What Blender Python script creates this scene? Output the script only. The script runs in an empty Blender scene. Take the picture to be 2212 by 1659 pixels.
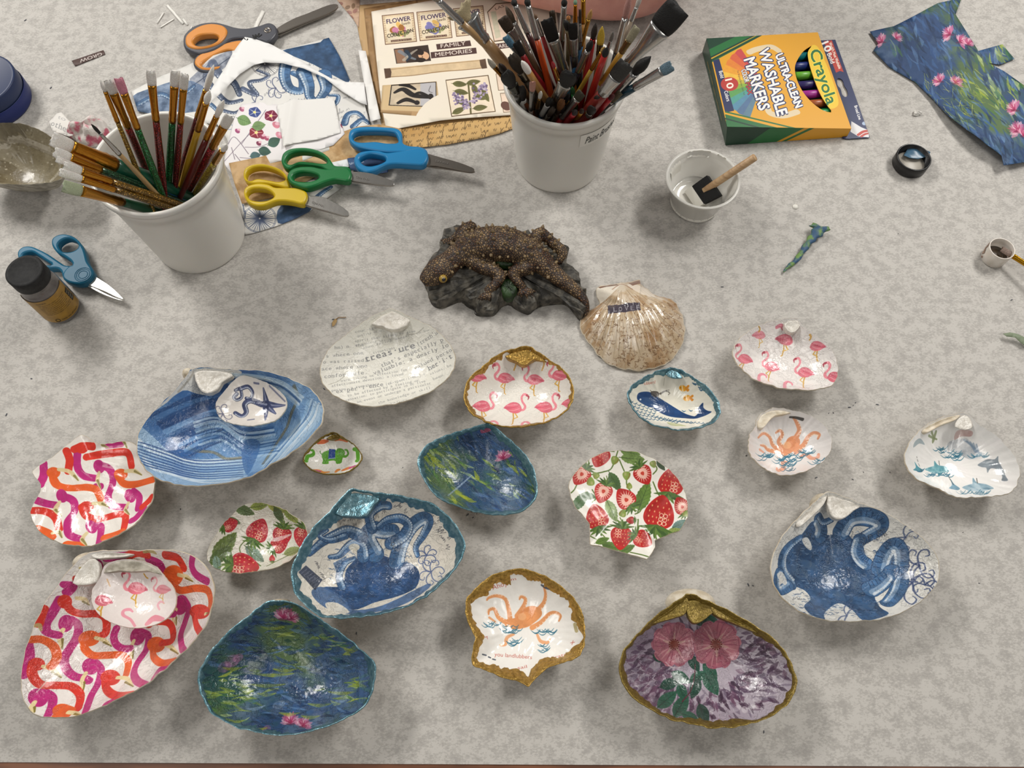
import bpy, math, random
import numpy as np
from mathutils import Matrix, Vector
from mathutils.geometry import delaunay_2d_cdt
rng = np.random.default_rng(7)
random.seed(7)
SC = bpy.context.scene
COL = SC.collection
PI = math.pi

# ------------------------------------------------------------------ camera
H, PITCH, ROLL, FPX = 0.62, math.radians(24.3), math.radians(0.5), 1755.0
cam = bpy.data.cameras.new('camera')
cam.sensor_width = 36.0
cam.lens = 36.0 * FPX / 2212.0
cam.clip_start = 0.02
camo = bpy.data.objects.new('camera', cam)
COL.objects.link(camo)
camo.matrix_world = Matrix.Translation((0, 0, H)) @ Matrix.Rotation(PITCH, 4, 'X') @ Matrix.Rotation(ROLL, 4, 'Z')
SC.camera = camo

# ------------------------------------------------------------------ world, ceiling lamps, exposure
w = bpy.data.worlds.new('room_light')
SC.world = w
w.use_nodes = True
w.node_tree.nodes['Background'].inputs[0].default_value = (1.0, 0.965, 0.92, 1)
w.node_tree.nodes['Background'].inputs[1].default_value = 0.11
def area(name, loc, sx, sy, power, col=(1, 0.972, 0.925)):
    l = bpy.data.lights.new(name, 'AREA')
    l.shape = 'RECTANGLE'
    l.size, l.size_y, l.energy, l.color = sx, sy, power, col
    o = bpy.data.objects.new(name, l)
    COL.objects.link(o)
    o.location = loc
    return o
area('ceiling_lamp', (-1.45, 1.55, 1.75), 0.45, 1.1, 50)
area('ceiling_lamp', (1.3, 1.3, 1.75), 0.45, 1.1, 38)
area('ceiling_lamp', (-1.1, -0.75, 1.75), 0.6, 1.2, 10)
area('ceiling_lamp', (1.2, -0.75, 1.75), 0.6, 1.2, 9)
SC.view_settings.view_transform = 'Standard'
SC.view_settings.look = 'None'
SC.view_settings.gamma = 1.0
SC.view_settings.use_curve_mapping = False
SC.view_settings.exposure = 0.1

# ------------------------------------------------------------------ photo pixel <-> table-top point
_c, _s, _cr, _sr = math.cos(PITCH), math.sin(PITCH), math.cos(ROLL), math.sin(ROLL)
def W(p, z=0.0):
    """points (N,2) in photo pixels -> world points at height z"""
    p = np.asarray(p, float)
    one = p.ndim == 1
    p = np.atleast_2d(p)
    a, b = (p[:, 0] - 1106) / FPX, -(p[:, 1] - 829.5) / FPX
    dx, dy = a * _cr - b * _sr, a * _sr + b * _cr
    y, zz = dy * _c + _s, dy * _s - _c
    t = (H - np.asarray(z, float)) / (-zz)
    r = np.stack([dx * t, y * t, H + zz * t], 1)
    return r[0] if one else r
def PX(q):
    """world points (N,3) -> photo pixels"""
    q = np.asarray(q, float)
    one = q.ndim == 1
    q = np.atleast_2d(q) - np.array([0, 0, H])
    y, z = q[:, 1] * _c + q[:, 2] * _s, -q[:, 1] * _s + q[:, 2] * _c
    x = q[:, 0] * _cr + y * _sr
    y = -q[:, 0] * _sr + y * _cr
    r = np.stack([1106 + FPX * x / (-z), 829.5 - FPX * y / (-z)], 1)
    return r[0] if one else r
def mpp(p, z=0.0):
    """metres per photo pixel, sideways, at a pixel and height"""
    a = W(p, z)
    b = W((p[0] + 1, p[1]), z)
    return float(np.linalg.norm(a - b))

def cropmap(sc, ox, oy):
    return lambda pts: np.asarray(pts, float) / sc + np.array([ox, oy], float)

def spline(p, n=8, closed=True):
    p = np.asarray(p, float)
    N = len(p)
    if N < 3 and not closed:
        return p
    out = []
    rngi = range(N if closed else N - 1)
    for i in rngi:
        if closed:
            a, b, c, d = p[(i - 1) % N], p[i], p[(i + 1) % N], p[(i + 2) % N]
        else:
            a, b, c, d = p[max(i - 1, 0)], p[i], p[i + 1], p[min(i + 2, N - 1)]
        t = np.linspace(0, 1, n, endpoint=False)[:, None]
        out.append(0.5 * (2 * b + (c - a) * t + (2 * a - 5 * b + 4 * c - d) * t ** 2 + (3 * b - a - 3 * c + d) * t ** 3))
    if not closed:
        out.append(p[-1:])
    return np.concatenate(out)
def resample(p, n, closed=True):
    p = np.asarray(p, float)
    q = np.vstack([p, p[:1]]) if closed else p
    d = np.r_[0, np.cumsum(np.linalg.norm(np.diff(q, axis=0), axis=1))]
    s = np.linspace(0, d[-1], n, endpoint=not closed)
    return np.stack([np.interp(s, d, q[:, k]) for k in range(q.shape[1])], 1)

# ------------------------------------------------------------------ materials
def srgb(c):
    if isinstance(c, str):
        c = [int(c[i:i + 2], 16) / 255 for i in (0, 2, 4)]
    return np.array(c, float)
def lin(c):
    c = srgb(c)
    return np.where(c < 0.04045, c / 12.92, ((c + 0.055) / 1.055) ** 2.4)
_MATS = {}
def mat(name, col='cccccc', rough=0.5, metal=0.0, col2=None, nscale=60, ndetail=6, bump=0.0, bscale=300, stretch=None,
        trans=0.0, alpha=1.0, coat=0.0, img=None, spec=0.5, lo=0.4, hi=0.6, coord='Object', crack=0.0, sub=0.0):
    if name in _MATS:
        return _MATS[name]
    m = bpy.data.materials.new(name)
    m.use_nodes = True
    nt = m.node_tree
    N, L = nt.nodes, nt.links
    b = N['Principled BSDF']
    b.inputs['Base Color'].default_value = (*lin(col), 1)
    b.inputs['Roughness'].default_value = rough
    b.inputs['Metallic'].default_value = metal
    b.inputs['Specular IOR Level'].default_value = spec
    b.inputs['Transmission Weight'].default_value = trans
    b.inputs['Alpha'].default_value = alpha
    b.inputs['Coat Weight'].default_value = coat
    b.inputs['Coat Roughness'].default_value = 0.12
    if sub:
        b.inputs['Subsurface Weight'].default_value = sub
        b.inputs['Subsurface Radius'].default_value = (0.006, 0.003, 0.0015)
    tc = N.new('ShaderNodeTexCoord')
    src = tc.outputs[coord]
    if stretch:
        mp = N.new('ShaderNodeMapping')
        mp.inputs['Scale'].default_value = stretch
        L.new(src, mp.inputs[0])
        src = mp.outputs[0]
    if img is not None:
        ti = N.new('ShaderNodeTexImage')
        ti.image = img
        ti.extension = 'EXTEND'
        L.new(tc.outputs['UV'], ti.inputs[0])
        L.new(ti.outputs[0], b.inputs['Base Color'])
    elif col2 is not None:
        nz = N.new('ShaderNodeTexNoise')
        nz.inputs['Scale'].default_value = nscale
        nz.inputs['Detail'].default_value = ndetail
        L.new(src, nz.inputs[0])
        rp = N.new('ShaderNodeValToRGB')
        rp.color_ramp.elements[0].position = lo
        rp.color_ramp.elements[1].position = hi
        rp.color_ramp.elements[0].color = (*lin(col), 1)
        rp.color_ramp.elements[1].color = (*lin(col2), 1)
        L.new(nz.outputs[0], rp.inputs[0])
        L.new(rp.outputs[0], b.inputs['Base Color'])
    if bump:
        nb = N.new('ShaderNodeTexNoise')
        nb.inputs['Scale'].default_value = bscale
        nb.inputs['Detail'].default_value = 4
        L.new(src, nb.inputs[0])
        h = nb.outputs[0]
        if crack:
            vo = N.new('ShaderNodeTexVoronoi')
            vo.feature = 'DISTANCE_TO_EDGE'
            vo.inputs['Scale'].default_value = crack
            nm = N.new('ShaderNodeMix')
            nm.data_type = 'VECTOR'
            nm.inputs[0].default_value = 0.02
            L.new(src, nm.inputs[4])
            L.new(nb.outputs[1], nm.inputs[5])
            L.new(nm.outputs[1], vo.inputs['Vector'])
            lt = N.new('ShaderNodeMath')
            lt.operation = 'SMOOTH_MIN'
            lt.inputs[1].default_value = 0.08
            lt.inputs[2].default_value = 0.05
            L.new(vo.outputs[0], lt.inputs[0])
            ad = N.new('ShaderNodeMath')
            ad.operation = 'MULTIPLY_ADD'
            ad.inputs[1].default_value = -6.0
            L.new(lt.outputs[0], ad.inputs[0])
            L.new(h, ad.inputs[2])
            h = ad.outputs[0]
        bn = N.new('ShaderNodeBump')
        bn.inputs['Strength'].default_value = bump
        bn.inputs['Distance'].default_value = 0.0008
        L.new(h, bn.inputs['Height'])
        L.new(bn.outputs[0], b.inputs['Normal'])
    _MATS[name] = m
    return m

# ------------------------------------------------------------------ objects
ORG = {}
def tag(o, label=None, cat=None, group=None, kind=None):
    if label: o['label'] = label
    if cat: o['category'] = cat
    if group: o['group'] = group
    if kind: o['kind'] = kind
    return o
def thing(name, label, cat, base, group=None):
    o = bpy.data.objects.new(name, None)
    o.empty_display_size = 0.01
    COL.objects.link(o)
    o.location = tuple(float(v) for v in base)
    ORG[o.name] = np.array(base, float)
    return tag(o, label, cat, group)
def part(name, V, F, m, parent=None, smooth=True, uv=None, origin=None, mats=None, fm=None):
    """one mesh object; V in world metres"""
    V = np.asarray(V, float)
    if origin is not None:
        og = np.array(origin, float)
    elif parent is not None:
        og = ORG[parent.name]
    else:
        og = np.array([(V[:, 0].min() + V[:, 0].max()) / 2, (V[:, 1].min() + V[:, 1].max()) / 2, V[:, 2].min()])
    me = bpy.data.meshes.new(name)
    me.from_pydata((V - og).tolist(), [], [tuple(int(i) for i in f) for f in F])
    for mm in (mats or [m]):
        me.materials.append(mm)
    if smooth:
        me.polygons.foreach_set('use_smooth', np.ones(len(me.polygons), bool))
    if fm is not None:
        me.polygons.foreach_set('material_index', np.asarray(fm, np.int32))
    if uv is not None:
        ul = me.uv_layers.new(name='UVMap')
        vi = np.empty(len(me.loops), np.int32)
        me.loops.foreach_get('vertex_index', vi)
        ul.data.foreach_set('uv', np.asarray(uv, np.float32)[vi].ravel())
    me.update()
    o = bpy.data.objects.new(name, me)
    COL.objects.link(o)
    if parent is not None:
        o.parent = parent
        o.location = tuple(og - ORG[parent.name])
    else:
        o.location = tuple(og)
    ORG[o.name] = og
    return o
class MB:
    """collects pieces of one mesh"""
    def __init__(s): s.V, s.F, s.n = [], [], 0
    def add(s, V, F):
        V = np.asarray(V, float)
        s.V.append(V)
        s.F += [tuple(i + s.n for i in f) for f in F]
        s.n += len(V)
        return s
    def get(s): return np.concatenate(s.V), s.F

def grid_faces(nr, nc, wrap=True, flip=False):
    F = []
    for i in range(nr - 1):
        for j in range(nc if wrap else nc - 1):
            k = (j + 1) % nc
            f = (i * nc + j, i * nc + k, (i + 1) * nc + k, (i + 1) * nc + j)
            F.append(f[::-1] if flip else f)
    return F
def frame(d, ref=None):
    d = np.asarray(d, float); d = d / np.linalg.norm(d)
    if ref is None:
        ref = np.array([0, 0, 1.0]) if abs(d[2]) < 0.9 else np.array([1.0, 0, 0])
    u = np.cross(d, ref); u /= np.linalg.norm(u)
    v = np.cross(d, u)
    return d, u, v
def sweep(path, ru, rv=None, n=12, ref=None, cap=True, jag=0.0):
    """tube along path with elliptical radii per point"""
    path = np.asarray(path, float)
    m = len(path)
    ru = np.broadcast_to(np.asarray(ru, float), (m,))
    rv = ru if rv is None else np.broadcast_to(np.asarray(rv, float), (m,))
    tang = np.gradient(path, axis=0)
    a = np.linspace(0, 2 * PI, n, endpoint=False)
    V = []
    u = None
    for i in range(m):
        d = tang[i] / (np.linalg.norm(tang[i]) + 1e-12)
        if u is None:
            d, u, v = frame(d, ref)
        else:
            u = u - d * (u @ d); u /= np.linalg.norm(u); v = np.cross(d, u)
        ring = path[i] + np.outer(np.cos(a) * ru[i], u) + np.outer(np.sin(a) * rv[i], v)
        if jag and i == m - 1:
            ring = ring + np.outer(rng.uniform(-jag, jag, n), d)
        V.append(ring)
    F = grid_faces(m, n)
    V = np.concatenate(V)
    if cap:
        k = len(V)
        V = np.vstack([V, path[:1], path[-1:]])
        for j in range(n):
            F.append((k, (j + 1) % n, j))
            b = (m - 1) * n
            F.append((k + 1, b + j, b + (j + 1) % n))
    return V, F
def lathe(c, prof, n=48, d=(0, 0, 1)):
    """profile of (radius, height) turned about axis d at c"""
    d, u, v = frame(d)
    a = np.linspace(0, 2 * PI, n, endpoint=False)
    V = [np.asarray(c) + d * h + np.outer(np.cos(a) * r, u) + np.outer(np.sin(a) * r, v) for r, h in prof]
    return np.concatenate(V), grid_faces(len(prof), n, flip=True)
def cdt(loops, holes=False, pts=()):
    vs, es, k = [], [], 0
    for lp in loops:
        lp = np.asarray(lp)[:, :2]
        vs += [Vector(p) for p in lp]
        es += [(k + i, k + (i + 1) % len(lp)) for i in range(len(lp))]
        k += len(lp)
    vs += [Vector(p) for p in pts]
    r = delaunay_2d_cdt(vs, es, [], 4 if holes else 1, 1e-7)
    v = np.array([tuple(p) for p in r[0]])
    f = np.array([tuple(q) for q in r[2]], int)
    if holes and len(f):
        c = v[f].mean(1)
        keep = np.ones(len(f), bool)
        for lp in loops[1:]:
            q = np.asarray(lp)[:, :2]
            ins = np.zeros(len(c), bool)
            for (xa, ya), (xb, yb) in zip(q, np.roll(q, -1, 0)):
                if ya != yb: ins ^= ((ya <= c[:, 1]) != (yb <= c[:, 1])) & (c[:, 0] > xa + (c[:, 1] - ya) * (xb - xa) / (yb - ya))
            keep &= ~ins
        f = f[keep]
    return v, [tuple(q) for q in f]
def area2(p):
    p = np.asarray(p)
    return 0.5 * np.sum(p[:, 0] * np.roll(p[:, 1], -1) - np.roll(p[:, 0], -1) * p[:, 1])
def inset(p, d):
    """move a closed 2D outline inwards by d"""
    p = np.asarray(p, float)
    sgn = 1 if area2(p) > 0 else -1
    t = np.roll(p, -1, 0) - np.roll(p, 1, 0)
    t /= np.linalg.norm(t, axis=1)[:, None] + 1e-12
    return p + d * sgn * np.stack([-t[:, 1], t[:, 0]], 1)
def prism(loops, z0, z1, b=0.0, zf=None):
    """solid plate with outline loops[0] and holes loops[1:], chamfered by b"""
    mb = MB()
    tops = []
    for i, lp in enumerate(loops):
        lp = np.asarray(lp)[:, :2]
        if (area2(lp) > 0) != (i == 0): lp = lp[::-1]
        bi = b if i == 0 else -b
        rings = [(inset(lp, bi * .7), z0), (lp, z0 + b), (lp, z1 - b), (inset(lp, bi * .3), z1 - .3 * b), (inset(lp, bi), z1)] if b else [(lp, z0), (lp, z1)]
        mb.add(np.concatenate([np.c_[q, np.full(len(q), z)] for q, z in rings]), grid_faces(len(rings), len(lp)))
        tops.append((rings[-1][0], rings[0][0]))
    for k, z, fl in ((0, z1, False), (1, z0, True)):
        v, f = cdt([t[k] for t in tops], holes=len(loops) > 1)
        mb.add(np.c_[v, np.full(len(v), z)], [q[::-1] if fl else q for q in f])
    V, F = mb.get()
    if zf is not None:
        V = V.copy(); V[:, 2] += zf(V[:, 0], V[:, 1])
    return V, F
def box(c, s, rot=0.0):
    x, y, z = np.array(s) / 2
    V = np.array([(i * x, j * y, k * z) for i in (-1, 1) for j in (-1, 1) for k in (-1, 1)])
    cr, sr = math.cos(rot), math.sin(rot)
    V = np.c_[V[:, 0] * cr - V[:, 1] * sr, V[:, 0] * sr + V[:, 1] * cr, V[:, 2]] + np.array(c)
    return V, [(0, 1, 3, 2), (4, 6, 7, 5), (0, 4, 5, 1), (2, 3, 7, 6), (0, 2, 6, 4), (1, 5, 7, 3)]

# ------------------------------------------------------------------ noise field shared by the prints
def fractal(n, base=4, octs=6, seed=1):
    r = np.random.default_rng(seed)
    out, amp, tot = np.zeros((n, n)), 1.0, 0
    for o in range(octs):
        k = base * 2 ** o
        if k > n: break
        g = r.random((k, k))
        x = np.arange(n) * k / n
        i = x.astype(int); f = x - i; f = f * f * (3 - 2 * f)
        a = g[i % k] * (1 - f)[:, None] + g[(i + 1) % k] * f[:, None]
        a = a[:, i % k] * (1 - f)[None] + a[:, (i + 1) % k] * f[None]
        out += a * amp; tot += amp; amp *= 0.6
    out /= tot
    return ((out - out.min()) / (out.max() - out.min())).astype(np.float32)
NZ = fractal(1024, 6, 7, 3)
NZ2 = fractal(1024, 24, 5, 5)

# ------------------------------------------------------------------ flat print rasteriser
_TXT = {}
def text_tris(s):
    if s not in _TXT:
        cu = bpy.data.curves.new('t', 'FONT')
        cu.body = s
        cu.size = 1.0
        cu.resolution_u = 3
        o = bpy.data.objects.new('t', cu)
        me = o.to_mesh()
        me.calc_loop_triangles()
        v = np.array([x.co[:2] for x in me.vertices]).reshape(-1, 2)
        t = np.array([x.vertices[:] for x in me.loop_triangles], int).reshape(-1, 3)
        _TXT[s] = v[t] if len(t) else np.zeros((0, 3, 2))
        o.to_mesh_clear()
        bpy.data.objects.remove(o)
        bpy.data.curves.remove(cu)
    return _TXT[s]
def mono_tris(s):
    """typewriter setting: every letter on the same pitch, with slab feet"""
    out = []
    for i, c in enumerate(s):
        t = text_tris(c) if c != ' ' else np.zeros((0, 3, 2))
        if len(t):
            t = t.copy(); x0, x1 = t[..., 0].min(), t[..., 0].max(); w = min((x1 - x0) * 1.25, .54) / (x1 - x0)
            t[..., 0] = (t[..., 0] - (x0 + x1) / 2) * w + i * .62
            out.append(t)
        if c in 'ilrnmhftkpqdIu':
            for a in ((-.2, .2) if c in 'nmhku' else (0,)):
                y = -.2 if c in 'pq' else 0
                q = np.array([(-.15, 0), (.15, 0), (.15, .05), (-.15, .05)]) + [i * .62 + a * .9, y]
                out += [q[[0, 1, 2]][None], q[[0, 2, 3]][None]]
    return np.concatenate(out)
class Canvas:
    """a flat print; everything is drawn in photo pixels and carried to the sheet by tf"""
    def __init__(s, name, lo, hi, tf, bg, ppm=3800):
        s.name, s.lo, s.hi, s.tfw = name, np.array(lo[:2], float), np.array(hi[:2], float), tf
        s.res = ppm
        s.w, s.h = [max(8, int(round(v))) for v in (s.hi - s.lo) * ppm]
        s.a = np.empty((s.h, s.w, 3), np.float32)
        s.a[:] = srgb(bg)
        c = PX(np.array([*(s.lo + s.hi) / 2, 0.01]))
        e = s.tf(np.array([c, c + [8, 0], c + [0, 8]]))
        s.k = (np.linalg.norm(e[1] - e[0]) + np.linalg.norm(e[2] - e[0])) / 16
        s.ox, s.oy = rng.integers(0, 1024, 2)
    def tf(s, p):
        return (s.tfw(np.atleast_2d(np.asarray(p, float)))[:, :2] - s.lo) * s.res
    def uv(s, V):
        return (np.asarray(V)[:, :2] - s.lo) / (s.hi - s.lo)
    def noise(s, x0, x1, y0, y1, src=None):
        N = NZ if src is None else src
        return N[np.ix_((np.arange(y0, y1) * 2 + s.oy) % 1024, (np.arange(x0, x1) * 2 + s.ox) % 1024)]
    def put(s, x0, y0, m, col, alpha=1.0, var=0.0, thin=0.0):
        h, w = m.shape
        a, b, c, d = max(x0, 0), max(y0, 0), min(x0 + w, s.w), min(y0 + h, s.h)
        if a >= c or b >= d: return
        m = m[b - y0:d - y0, a - x0:c - x0] * alpha
        col = srgb(col).astype(np.float32)
        if var or thin:
            n = s.noise(a, c, b, d, NZ2)
            if thin: m = m * np.clip(1 - thin * (n * 2 - .3), 0, 1)
            colr = np.clip(col[None, None] * (1 + var * (n[..., None] * 2 - 1)), 0, 1)
        else: colr = col
        R = s.a[b:d, a:c]
        R += (colr - R) * m[..., None]
    def cpoly(s, q, col, alpha=1.0, var=0.0, thin=0.0, ss=3):
        lo = np.floor(q.min(0)).astype(int) - 1
        hi = np.ceil(q.max(0)).astype(int) + 2
        lo = np.maximum(lo, -4); hi = np.minimum(hi, [s.w + 4, s.h + 4])
        w, h = hi - lo
        if w <= 0 or h <= 0: return
        ins = np.zeros((h * ss, w * ss), bool)
        Y = lo[1] + (np.arange(h * ss) + .5) / ss
        X = lo[0] + (np.arange(w * ss) + .5) / ss
        for (xa, ya), (xb, yb) in zip(q, np.roll(q, -1, 0)):
            if ya == yb: continue
            r = np.nonzero((ya <= Y) != (yb <= Y))[0]
            if len(r) == 0: continue
            xc = xa + (Y[r] - ya) * (xb - xa) / (yb - ya)
            ins[r] ^= X[None] > xc[:, None]
        s.put(lo[0], lo[1], ins.reshape(h, ss, w, ss).mean((1, 3)).astype(np.float32), col, alpha, var, thin)
    def poly(s, pts, col, alpha=1.0, var=0.0, thin=0.0, smooth=0):
        p = spline(pts, smooth) if smooth else np.asarray(pts, float)
        s.cpoly(s.tf(p), col, alpha, var, thin)
    def stroke(s, pts, wid, col, alpha=1.0, var=0.0, thin=0.0, smooth=6):
        p = np.asarray(pts, float)
        if smooth and len(p) > 2: p = spline(p, smooth, False)
        q = s.tf(p)
        r = np.interp(np.linspace(0, 1, len(q)), np.linspace(0, 1, np.size(wid)), np.atleast_1d(wid)) * s.k / 2
        pad = r.max() + 2
        lo = np.maximum(np.floor(q.min(0) - pad).astype(int), -8)
        hi = np.minimum(np.ceil(q.max(0) + pad).astype(int), [s.w + 8, s.h + 8])
        w, h = hi - lo
        if w <= 0 or h <= 0: return
        M = np.zeros((h, w), np.float32)
        for i in range(len(q) - 1):
            a, b = q[i] - lo, q[i + 1] - lo
            rm = max(r[i], r[i + 1]) + 1.5
            x0, y0 = np.maximum(np.floor(np.minimum(a, b) - rm).astype(int), 0)
            x1, y1 = np.minimum(np.ceil(np.maximum(a, b) + rm).astype(int) + 1, [w, h])
            if x1 <= x0 or y1 <= y0: continue
            X = np.arange(x0, x1)[None] + .5 - a[0]
            Y = np.arange(y0, y1)[:, None] + .5 - a[1]
            d = b - a
            t = np.clip((X * d[0] + Y * d[1]) / (d @ d + 1e-9), 0, 1)
            D = np.hypot(X - t * d[0], Y - t * d[1])
            R = r[i] + (r[i + 1] - r[i]) * t
            M[y0:y1, x0:x1] = np.maximum(M[y0:y1, x0:x1], np.clip(R - D + .5, 0, 1) * np.minimum(1, 2 * R + .15))
        s.put(lo[0], lo[1], M, col, alpha, var, thin)
    def ell(s, c, rx, ry, rot, col, **k):
        a = np.linspace(0, 2 * PI, 28, endpoint=False)
        x, y = np.cos(a) * rx, np.sin(a) * ry
        r = math.radians(rot)
        s.poly(np.stack([c[0] + x * math.cos(r) - y * math.sin(r), c[1] + x * math.sin(r) + y * math.cos(r)], 1), col, **k)
    def text(s, body, p0, p1, h, col, alpha=1.0, slant=0.0, ss=3, bold=0.0, mono=False):
        T = mono_tris(body) if mono else text_tris(body)
        if not len(T): return
        T = T.copy()
        p0, p1 = np.array(p0, float), np.array(p1, float)
        x = T[..., 0]; x = (x - x.min()) / (x.max() - x.min() + 1e-9)
        y = T[..., 1] / 0.73
        d = p1 - p0; L = np.linalg.norm(d)
        up = np.array([d[1], -d[0]]) / L
        P = p0 + x[..., None] * d + (y * h)[..., None] * up + (y * h * slant)[..., None] * d / L
        Q = s.tf(P.reshape(-1, 2)).reshape(-1, 3, 2)
        lo = np.floor(Q.min((0, 1))).astype(int) - 2
        hi = np.ceil(Q.max((0, 1))).astype(int) + 3
        w, h2 = hi - lo
        if w <= 0 or h2 <= 0 or w * h2 > 4e6: return
        B = np.zeros((h2 * ss, w * ss), bool)
        Q = (Q - lo) * ss
        for t in Q:
            x0, y0 = np.maximum(np.floor(t.min(0)).astype(int), 0)
            x1, y1 = np.ceil(t.max(0)).astype(int) + 1
            X = np.arange(x0, x1)[None] + .5; Y = np.arange(y0, y1)[:, None] + .5
            e = [(t[(i + 1) % 3][0] - t[i][0]) * (Y - t[i][1]) - (t[(i + 1) % 3][1] - t[i][1]) * (X - t[i][0]) for i in range(3)]
            ins = ((e[0] >= -.01) & (e[1] >= -.01) & (e[2] >= -.01)) | ((e[0] <= .01) & (e[1] <= .01) & (e[2] <= .01))
            sub = B[y0:y1, x0:x1]
            sub |= ins[:sub.shape[0], :sub.shape[1]]
        n = int(round(bold * s.k * ss))
        for _ in range(n):
            C = B.copy(); C[1:] |= B[:-1]; C[:-1] |= B[1:]; C[:, 1:] |= B[:, :-1]; C[:, :-1] |= B[:, 1:]; B = C
        s.put(lo[0], lo[1], B.reshape(h2, ss, w, ss).mean((1, 3)).astype(np.float32), col, alpha)
    def mottle(s, cols, amt=1.0, src=None, sx=1, sy=1):
        """blend background towards other colours by noise"""
        for i, c in enumerate(cols):
            yy = (np.arange(s.h) * sy + 311 * i + s.oy).astype(int) % 1024
            xx = (np.arange(s.w) * sx + 173 * i + s.ox).astype(int) % 1024
            n = np.clip(((NZ if src is None else src)[np.ix_(yy, xx)] - .45) * 4, 0, 1) * amt
            s.a += (srgb(c).astype(np.float32) - s.a) * n[..., None]
    def scribble(s, p0, p1, h, col, alpha=.8, wid=1.0, seed=0):
        """illegible old handwriting"""
        r = np.random.default_rng(seed)
        p0, p1 = np.array(p0, float), np.array(p1, float)
        d = p1 - p0; L = np.linalg.norm(d); d /= L; up = np.array([d[1], -d[0]])
        t = 0
        while t < L:
            n = r.integers(5, 12)
            q = []
            for i in range(n):
                a = r.choice([.45, .5, .55, .5, 1.25, -.55, .4]) if i % 2 else r.uniform(-.05, .1)
                q.append(p0 + d * (t + i * h * .2 + (r.uniform(-.12, .12) + .35 * a) * h) + up * h * a)
                if abs(a) > 1: q.append(q[-1] - d * h * .22)
            s.stroke(q, np.where(np.arange(9) % 2, wid * .45, wid), col, alpha, smooth=4)
            t += n * h * .2 + h * r.uniform(.5, .9)
    def image(s):
        im = bpy.data.images.new(s.name, s.w, s.h, alpha=False)
        px = np.ones((s.h, s.w, 4), np.float32)
        a = np.clip(s.a, 0, 1)
        l = a @ np.array([.3, .59, .11], np.float32)
        blue = np.clip((a[..., 2] - np.maximum(a[..., 0], a[..., 1] * .9)) * 5, 0, 1)
        px[..., :3] = l[..., None] + (a - l[..., None]) * (.95 - .13 * blue)[..., None]
        im.pixels.foreach_set(px.ravel())
        im.update()
        im.pack()
        return im

def local(o, s, rot=0, flip=False):
    """motif coordinates (y down, unit size) -> photo pixels"""
    r = math.radians(rot)
    def f(p):
        p = np.asarray(p, float) * s
        if flip: p = p * [-1, 1]
        return np.stack([o[0] + p[..., 0] * math.cos(r) - p[..., 1] * math.sin(r), o[1] + p[..., 0] * math.sin(r) + p[..., 1] * math.cos(r)], -1)
    return f

# ------------------------------------------------------------------ printed motifs
def flamingo(cv, o, s, rot=0, flip=False, head=True, legs=True, neck=1.0, fade=1.0):
    f = local(o, s, rot, flip)
    if legs:
        cv.stroke(f([(-.03, .28), (.02, .62), (-.02, .98), (-.1, 1.02)]), [s * .07, s * .05], 'cf9a3a', fade, smooth=0)
        cv.stroke(f([(.06, .28), (.26, .55), (.0, .68), (-.02, .74)]), [s * .07, s * .05], 'd7a94a', fade, smooth=0)
    if head:
        cv.stroke(f([(.33, .12), (.58, .08), (.66, -.14), (.48, -.4), (.42, -.66), (.56, -.86), (.74, -.78)]), [s * .17, s * .14, s * .12, s * .12, s * .16], 'ea8d98', fade, var=.06)
        cv.stroke(f([(.74, -.8), (.84, -.7), (.8, -.54)]), [s * .14, s * .04], 'b04a58', fade)
    cv.poly(f([(-.58, .02), (-.36, -.2), (-.05, -.34), (.28, -.27), (.46, 0), (.42, .2), (.16, .33), (-.16, .3), (-.34, .2)]), 'e07080', fade, var=.1, smooth=5)
    cv.stroke(f([(-.56, .05), (-.2, .02), (.2, -.08)]), [s * .12, s * .05], 'cc5068', fade * .6)
    cv.stroke(f([(-.3, .18), (0, .16), (.3, .04)]), [s * .03, s * .07], 'f0a0aa', fade * .8)
    cv.stroke(f([(-.42, -.1), (-.1, -.16), (.2, -.2)]), [s * .05, s * .07], 'f2a6b0', fade * .6)

def ribbon(cv, m, pts, col, wid, head=None, beak=None, k=1):
    """bold S-necked bird: neck ribbon, head, cream beak (crop coordinates through m)"""
    cv.stroke(m(pts), [wid * .95, wid, wid], col, 1, var=.07)
    if head is not None:
        (hx, hy, rx, ry, rot) = head
        cv.ell(m([(hx, hy)])[0], rx, ry, rot, col, var=.08)
    if beak is not None:
        b = m(beak)
        a, e = b[0], b[-1]
        cv.stroke(b, [wid * .5, wid * .55, wid * .12], 'e8d6a0', 1, smooth=5)
        cv.stroke([(a + e) / 2 + (0, 0), e], [wid * .28, wid * .15], '8a7a3a', 1, smooth=0)

def leaf(cv, o, s, rot, col='5f7a3a', vein='3c5226', wd=.42, teeth=True):
    f = local(o, s, rot)
    x = np.linspace(-1, 1, 17)
    y = wd * (1 - np.abs(x) ** 2.2) * (1 - .25 * x)
    j = (.05 * (np.arange(17) % 2) if teeth else 0)
    top = np.c_[x, -y - j]; bot = np.c_[x, y + j][::-1]
    cv.poly(f(np.r_[top, bot]), col, var=.18)
    cv.stroke(f([(-1.15, 0), (1, 0)]), [s * .06, s * .02], vein, .9, smooth=0)
    for i in (-.6, -.3, 0, .3, .55):
        for sg in (-1, 1):
            cv.stroke(f([(i, 0), (i + .28, sg * wd * .75 * (1 - abs(i) ** 2))]), s * .025, vein, .6, smooth=0)

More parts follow.
